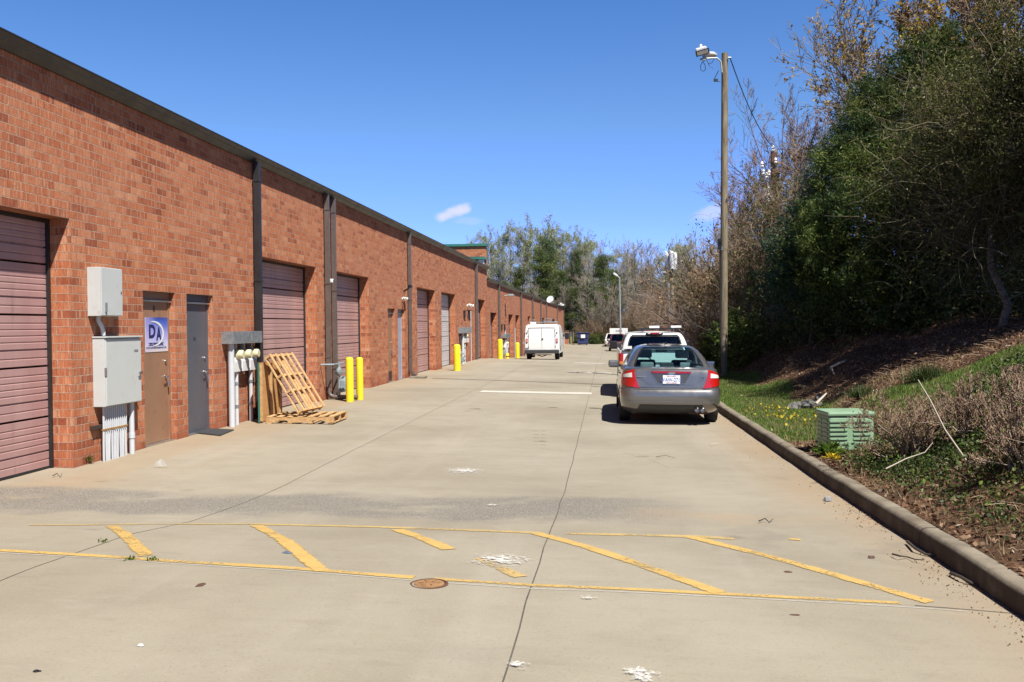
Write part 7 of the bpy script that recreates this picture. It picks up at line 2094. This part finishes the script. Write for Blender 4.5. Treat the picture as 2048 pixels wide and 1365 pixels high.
for (x, y, s, lab) in ((5.0, 15.7, .34, 'dark spiky grass clump at the edge of the mown slope'), (4.3, 16.8, .26, 'dark grass clump on the litter above the verge')):
    g = bank(x, y); t = thing('grass_clump', (x, y, g), lab, 'grass clump')
    n = 900; a = r2.uniform(0, 2 * pi, n); el = r2.uniform(.2, 1.4, n); d = np.stack([np.cos(a) * np.cos(el), np.sin(a) * np.cos(el), np.sin(el)], 1)
    b = np.array((x, y, g)) + np.stack([r2.normal(size=n) * s * .4, r2.normal(size=n) * s * .4, np.zeros(n)], 1); sd = norm(np.cross(d, [0, 0, 1.])) * .008
    L_ = s * r2.uniform(.5, 1.1, n)[:, None]
    V = np.stack([b - sd, b + sd, b + d * L_ + [0, 0, -.03]], 1).reshape(-1, 3)
    part_np('blades', [(V, np.arange(3 * n).reshape(-1, 3))], 'cover_dark', t)

# ---------------------------------------------------------------- uncountable ground growth
def scatter(n, x0, x1, y0, y1, keep, r, skew=1.):
    X = r.uniform(x0, x1, n); Yv = y0 + (y1 - y0) * r.uniform(0, 1, n) ** skew
    k = np.array([keep(a, b) for a, b in zip(X, Yv)]); ok = r.uniform(0, 1, n) < k
    X, Yv = X[ok], Yv[ok]; Z = np.array([bank(a, b) for a, b in zip(X, Yv)])
    return np.stack([X, Yv, Z], 1)
def blades(r, C, h, w, lean=.5):
    n = len(C); a = r.uniform(0, 2 * pi, n); d = np.stack([np.cos(a), np.sin(a), np.zeros(n)], 1); s = np.stack([-np.sin(a), np.cos(a), np.zeros(n)], 1)
    hh = h * r.uniform(.4, 1.15, n)[:, None]; ww = w * (1 + C[:, 1:2] * .05)
    top = C + np.array([0, 0, 1.]) * hh + d * hh * lean * r.uniform(.2, 1.2, n)[:, None]
    V = np.stack([C - s * ww - [0, 0, .01], C + s * ww - [0, 0, .01], top], 1).reshape(-1, 3)
    return V, np.arange(3 * n).reshape(-1, 3)
r3 = np.random.default_rng(41)
gk = lambda x, y: max(0, grass_amount(x, y) + .12 * sin(x * 9) * sin(y * 5))
C1 = scatter(90000, 2.52, 4.6, 14, 44, gk, r3, 1.25); C2 = scatter(110000, 3.2, 8.5, 8.5, 17.5, gk, r3)
o = part_np('grass', [blades(r3, C1, .055, .004), blades(r3, C2, .050, .0035)], 'grass_blade', None); tag(o, 'green grass on the verge and the mown slope', 'grass', kind='stuff')
C3 = scatter(26000, 2.52, 5, 6.5, 20, lambda x, y: .5 * (1 - .6 * grass_amount(x, y)), r3)
o = part_np('dry_grass', [blades(r3, C3, .075, .0028, 1.4)], 'grass_dry', None); tag(o, 'dry straw grass on the bank by the kerb', 'dry grass', kind='stuff')
# leaf litter
C4 = scatter(70000, 2.50, 11, 3.2, 32, lambda x, y: .9 - .85 * min(1, grass_amount(x, y) * (1.3 if y > 12 else .6)), r3, 1.1)
C4[:, 2] += r3.uniform(.0, .03, len(C4))
o = part_np('leaf_litter', [leaves(r3, C4, .024, .55, .0)], 'litter_leaf', None); tag(o, 'red brown leaf litter and twigs covering the bank', 'leaf litter', kind='stuff')
C5 = scatter(4200, 2.6, 9, 4, 30, lambda x, y: 1 - grass_amount(x, y), r3)
n = len(C5); a = r3.uniform(0, 2 * pi, n); dv = np.stack([np.cos(a), np.sin(a), r3.uniform(-.05, .35, n)], 1); L_ = r3.uniform(.06, .34, n)[:, None]
Pt = np.stack([C5 + [0, 0, .015], C5 + dv * L_ * .5 + [0, 0, .03], C5 + dv * L_ + [0, 0, .01]], 1)
o = part_np('fallen_twigs', [tubes(Pt, np.full((n, 3), .0032) * r3.uniform(.5, 1.5, n)[:, None], 3)], 'twig_brown', None); tag(o, 'thin fallen twigs strewn over the leaf litter', 'twigs', kind='stuff')
# low leafy cover beneath the shrubs
def ck(x, y):
    v = sin(x * 2.3 + 1) * sin(y * 1.7 + x) * .5 + .5
    return max(0, min(1, (y - 6.6) * .6)) * max(0, min(1, (13.5 - y) * .6)) * max(0, min(1, (x - 2.6) * 3)) * (.25 + v)
C6 = scatter(52000, 2.55, 5.4, 6.6, 13.5, ck, r3); C6[:, 2] += r3.uniform(.0, .12, len(C6)) ** 1.0
o = part_np('ground_cover', [leaves(r3, C6, .017, .6, .3)], 'cover_dark', None); tag(o, 'low olive green leafy cover under the clipped shrubs', 'ground cover', kind='stuff')
C7 = scatter(9000, 2.6, 5.6, 7.2, 14.5, lambda x, y: .5 * ck(x, y), r3); C7[:, 2] += r3.uniform(.02, .16, len(C7))
o = part_np('ground_cover', [leaves(r3, C7, .020, .6, .3)], 'weed_green', None); tag(o, 'brighter green sprigs among the low cover', 'ground cover', kind='stuff')
# dandelion patch on the verge
C8 = np.concatenate([np.stack([r3.normal(3.25, .33, 130), r3.normal(18.2, 1.0, 130), np.zeros(130)], 1)]); C8[:, 2] = [bank(a, b) + .045 for a, b in C8[:, :2]]
o = part_np('yellow_flowers', [leaves(r3, C8, .022, .9, .8)], 'weed_yellow', None); tag(o, 'small yellow flowers in the verge grass', 'flowers', kind='stuff')
# debris gathered in the gutter
u9 = np.concatenate([r3.uniform(4.6, 20, 260), r3.normal(8.9, .5, 200), r3.normal(6.6, .35, 160), r3.normal(5.4, .4, 120)]); C9 = np.stack([KERB_X - np.abs(r3.normal(0, .10, len(u9)) * r3.uniform(.2, 2, len(u9))) - .01, u9, np.zeros(len(u9))], 1); C9[:, 2] = [ground(a, b) + .006 for a, b in C9[:, :2]]
o = part_np('gutter_debris', [leaves(r3, C9, .007, .6, .9)], 'litter_leaf', None); tag(o, 'crumbs of leaves and grit along the foot of the kerb', 'debris', kind='stuff')
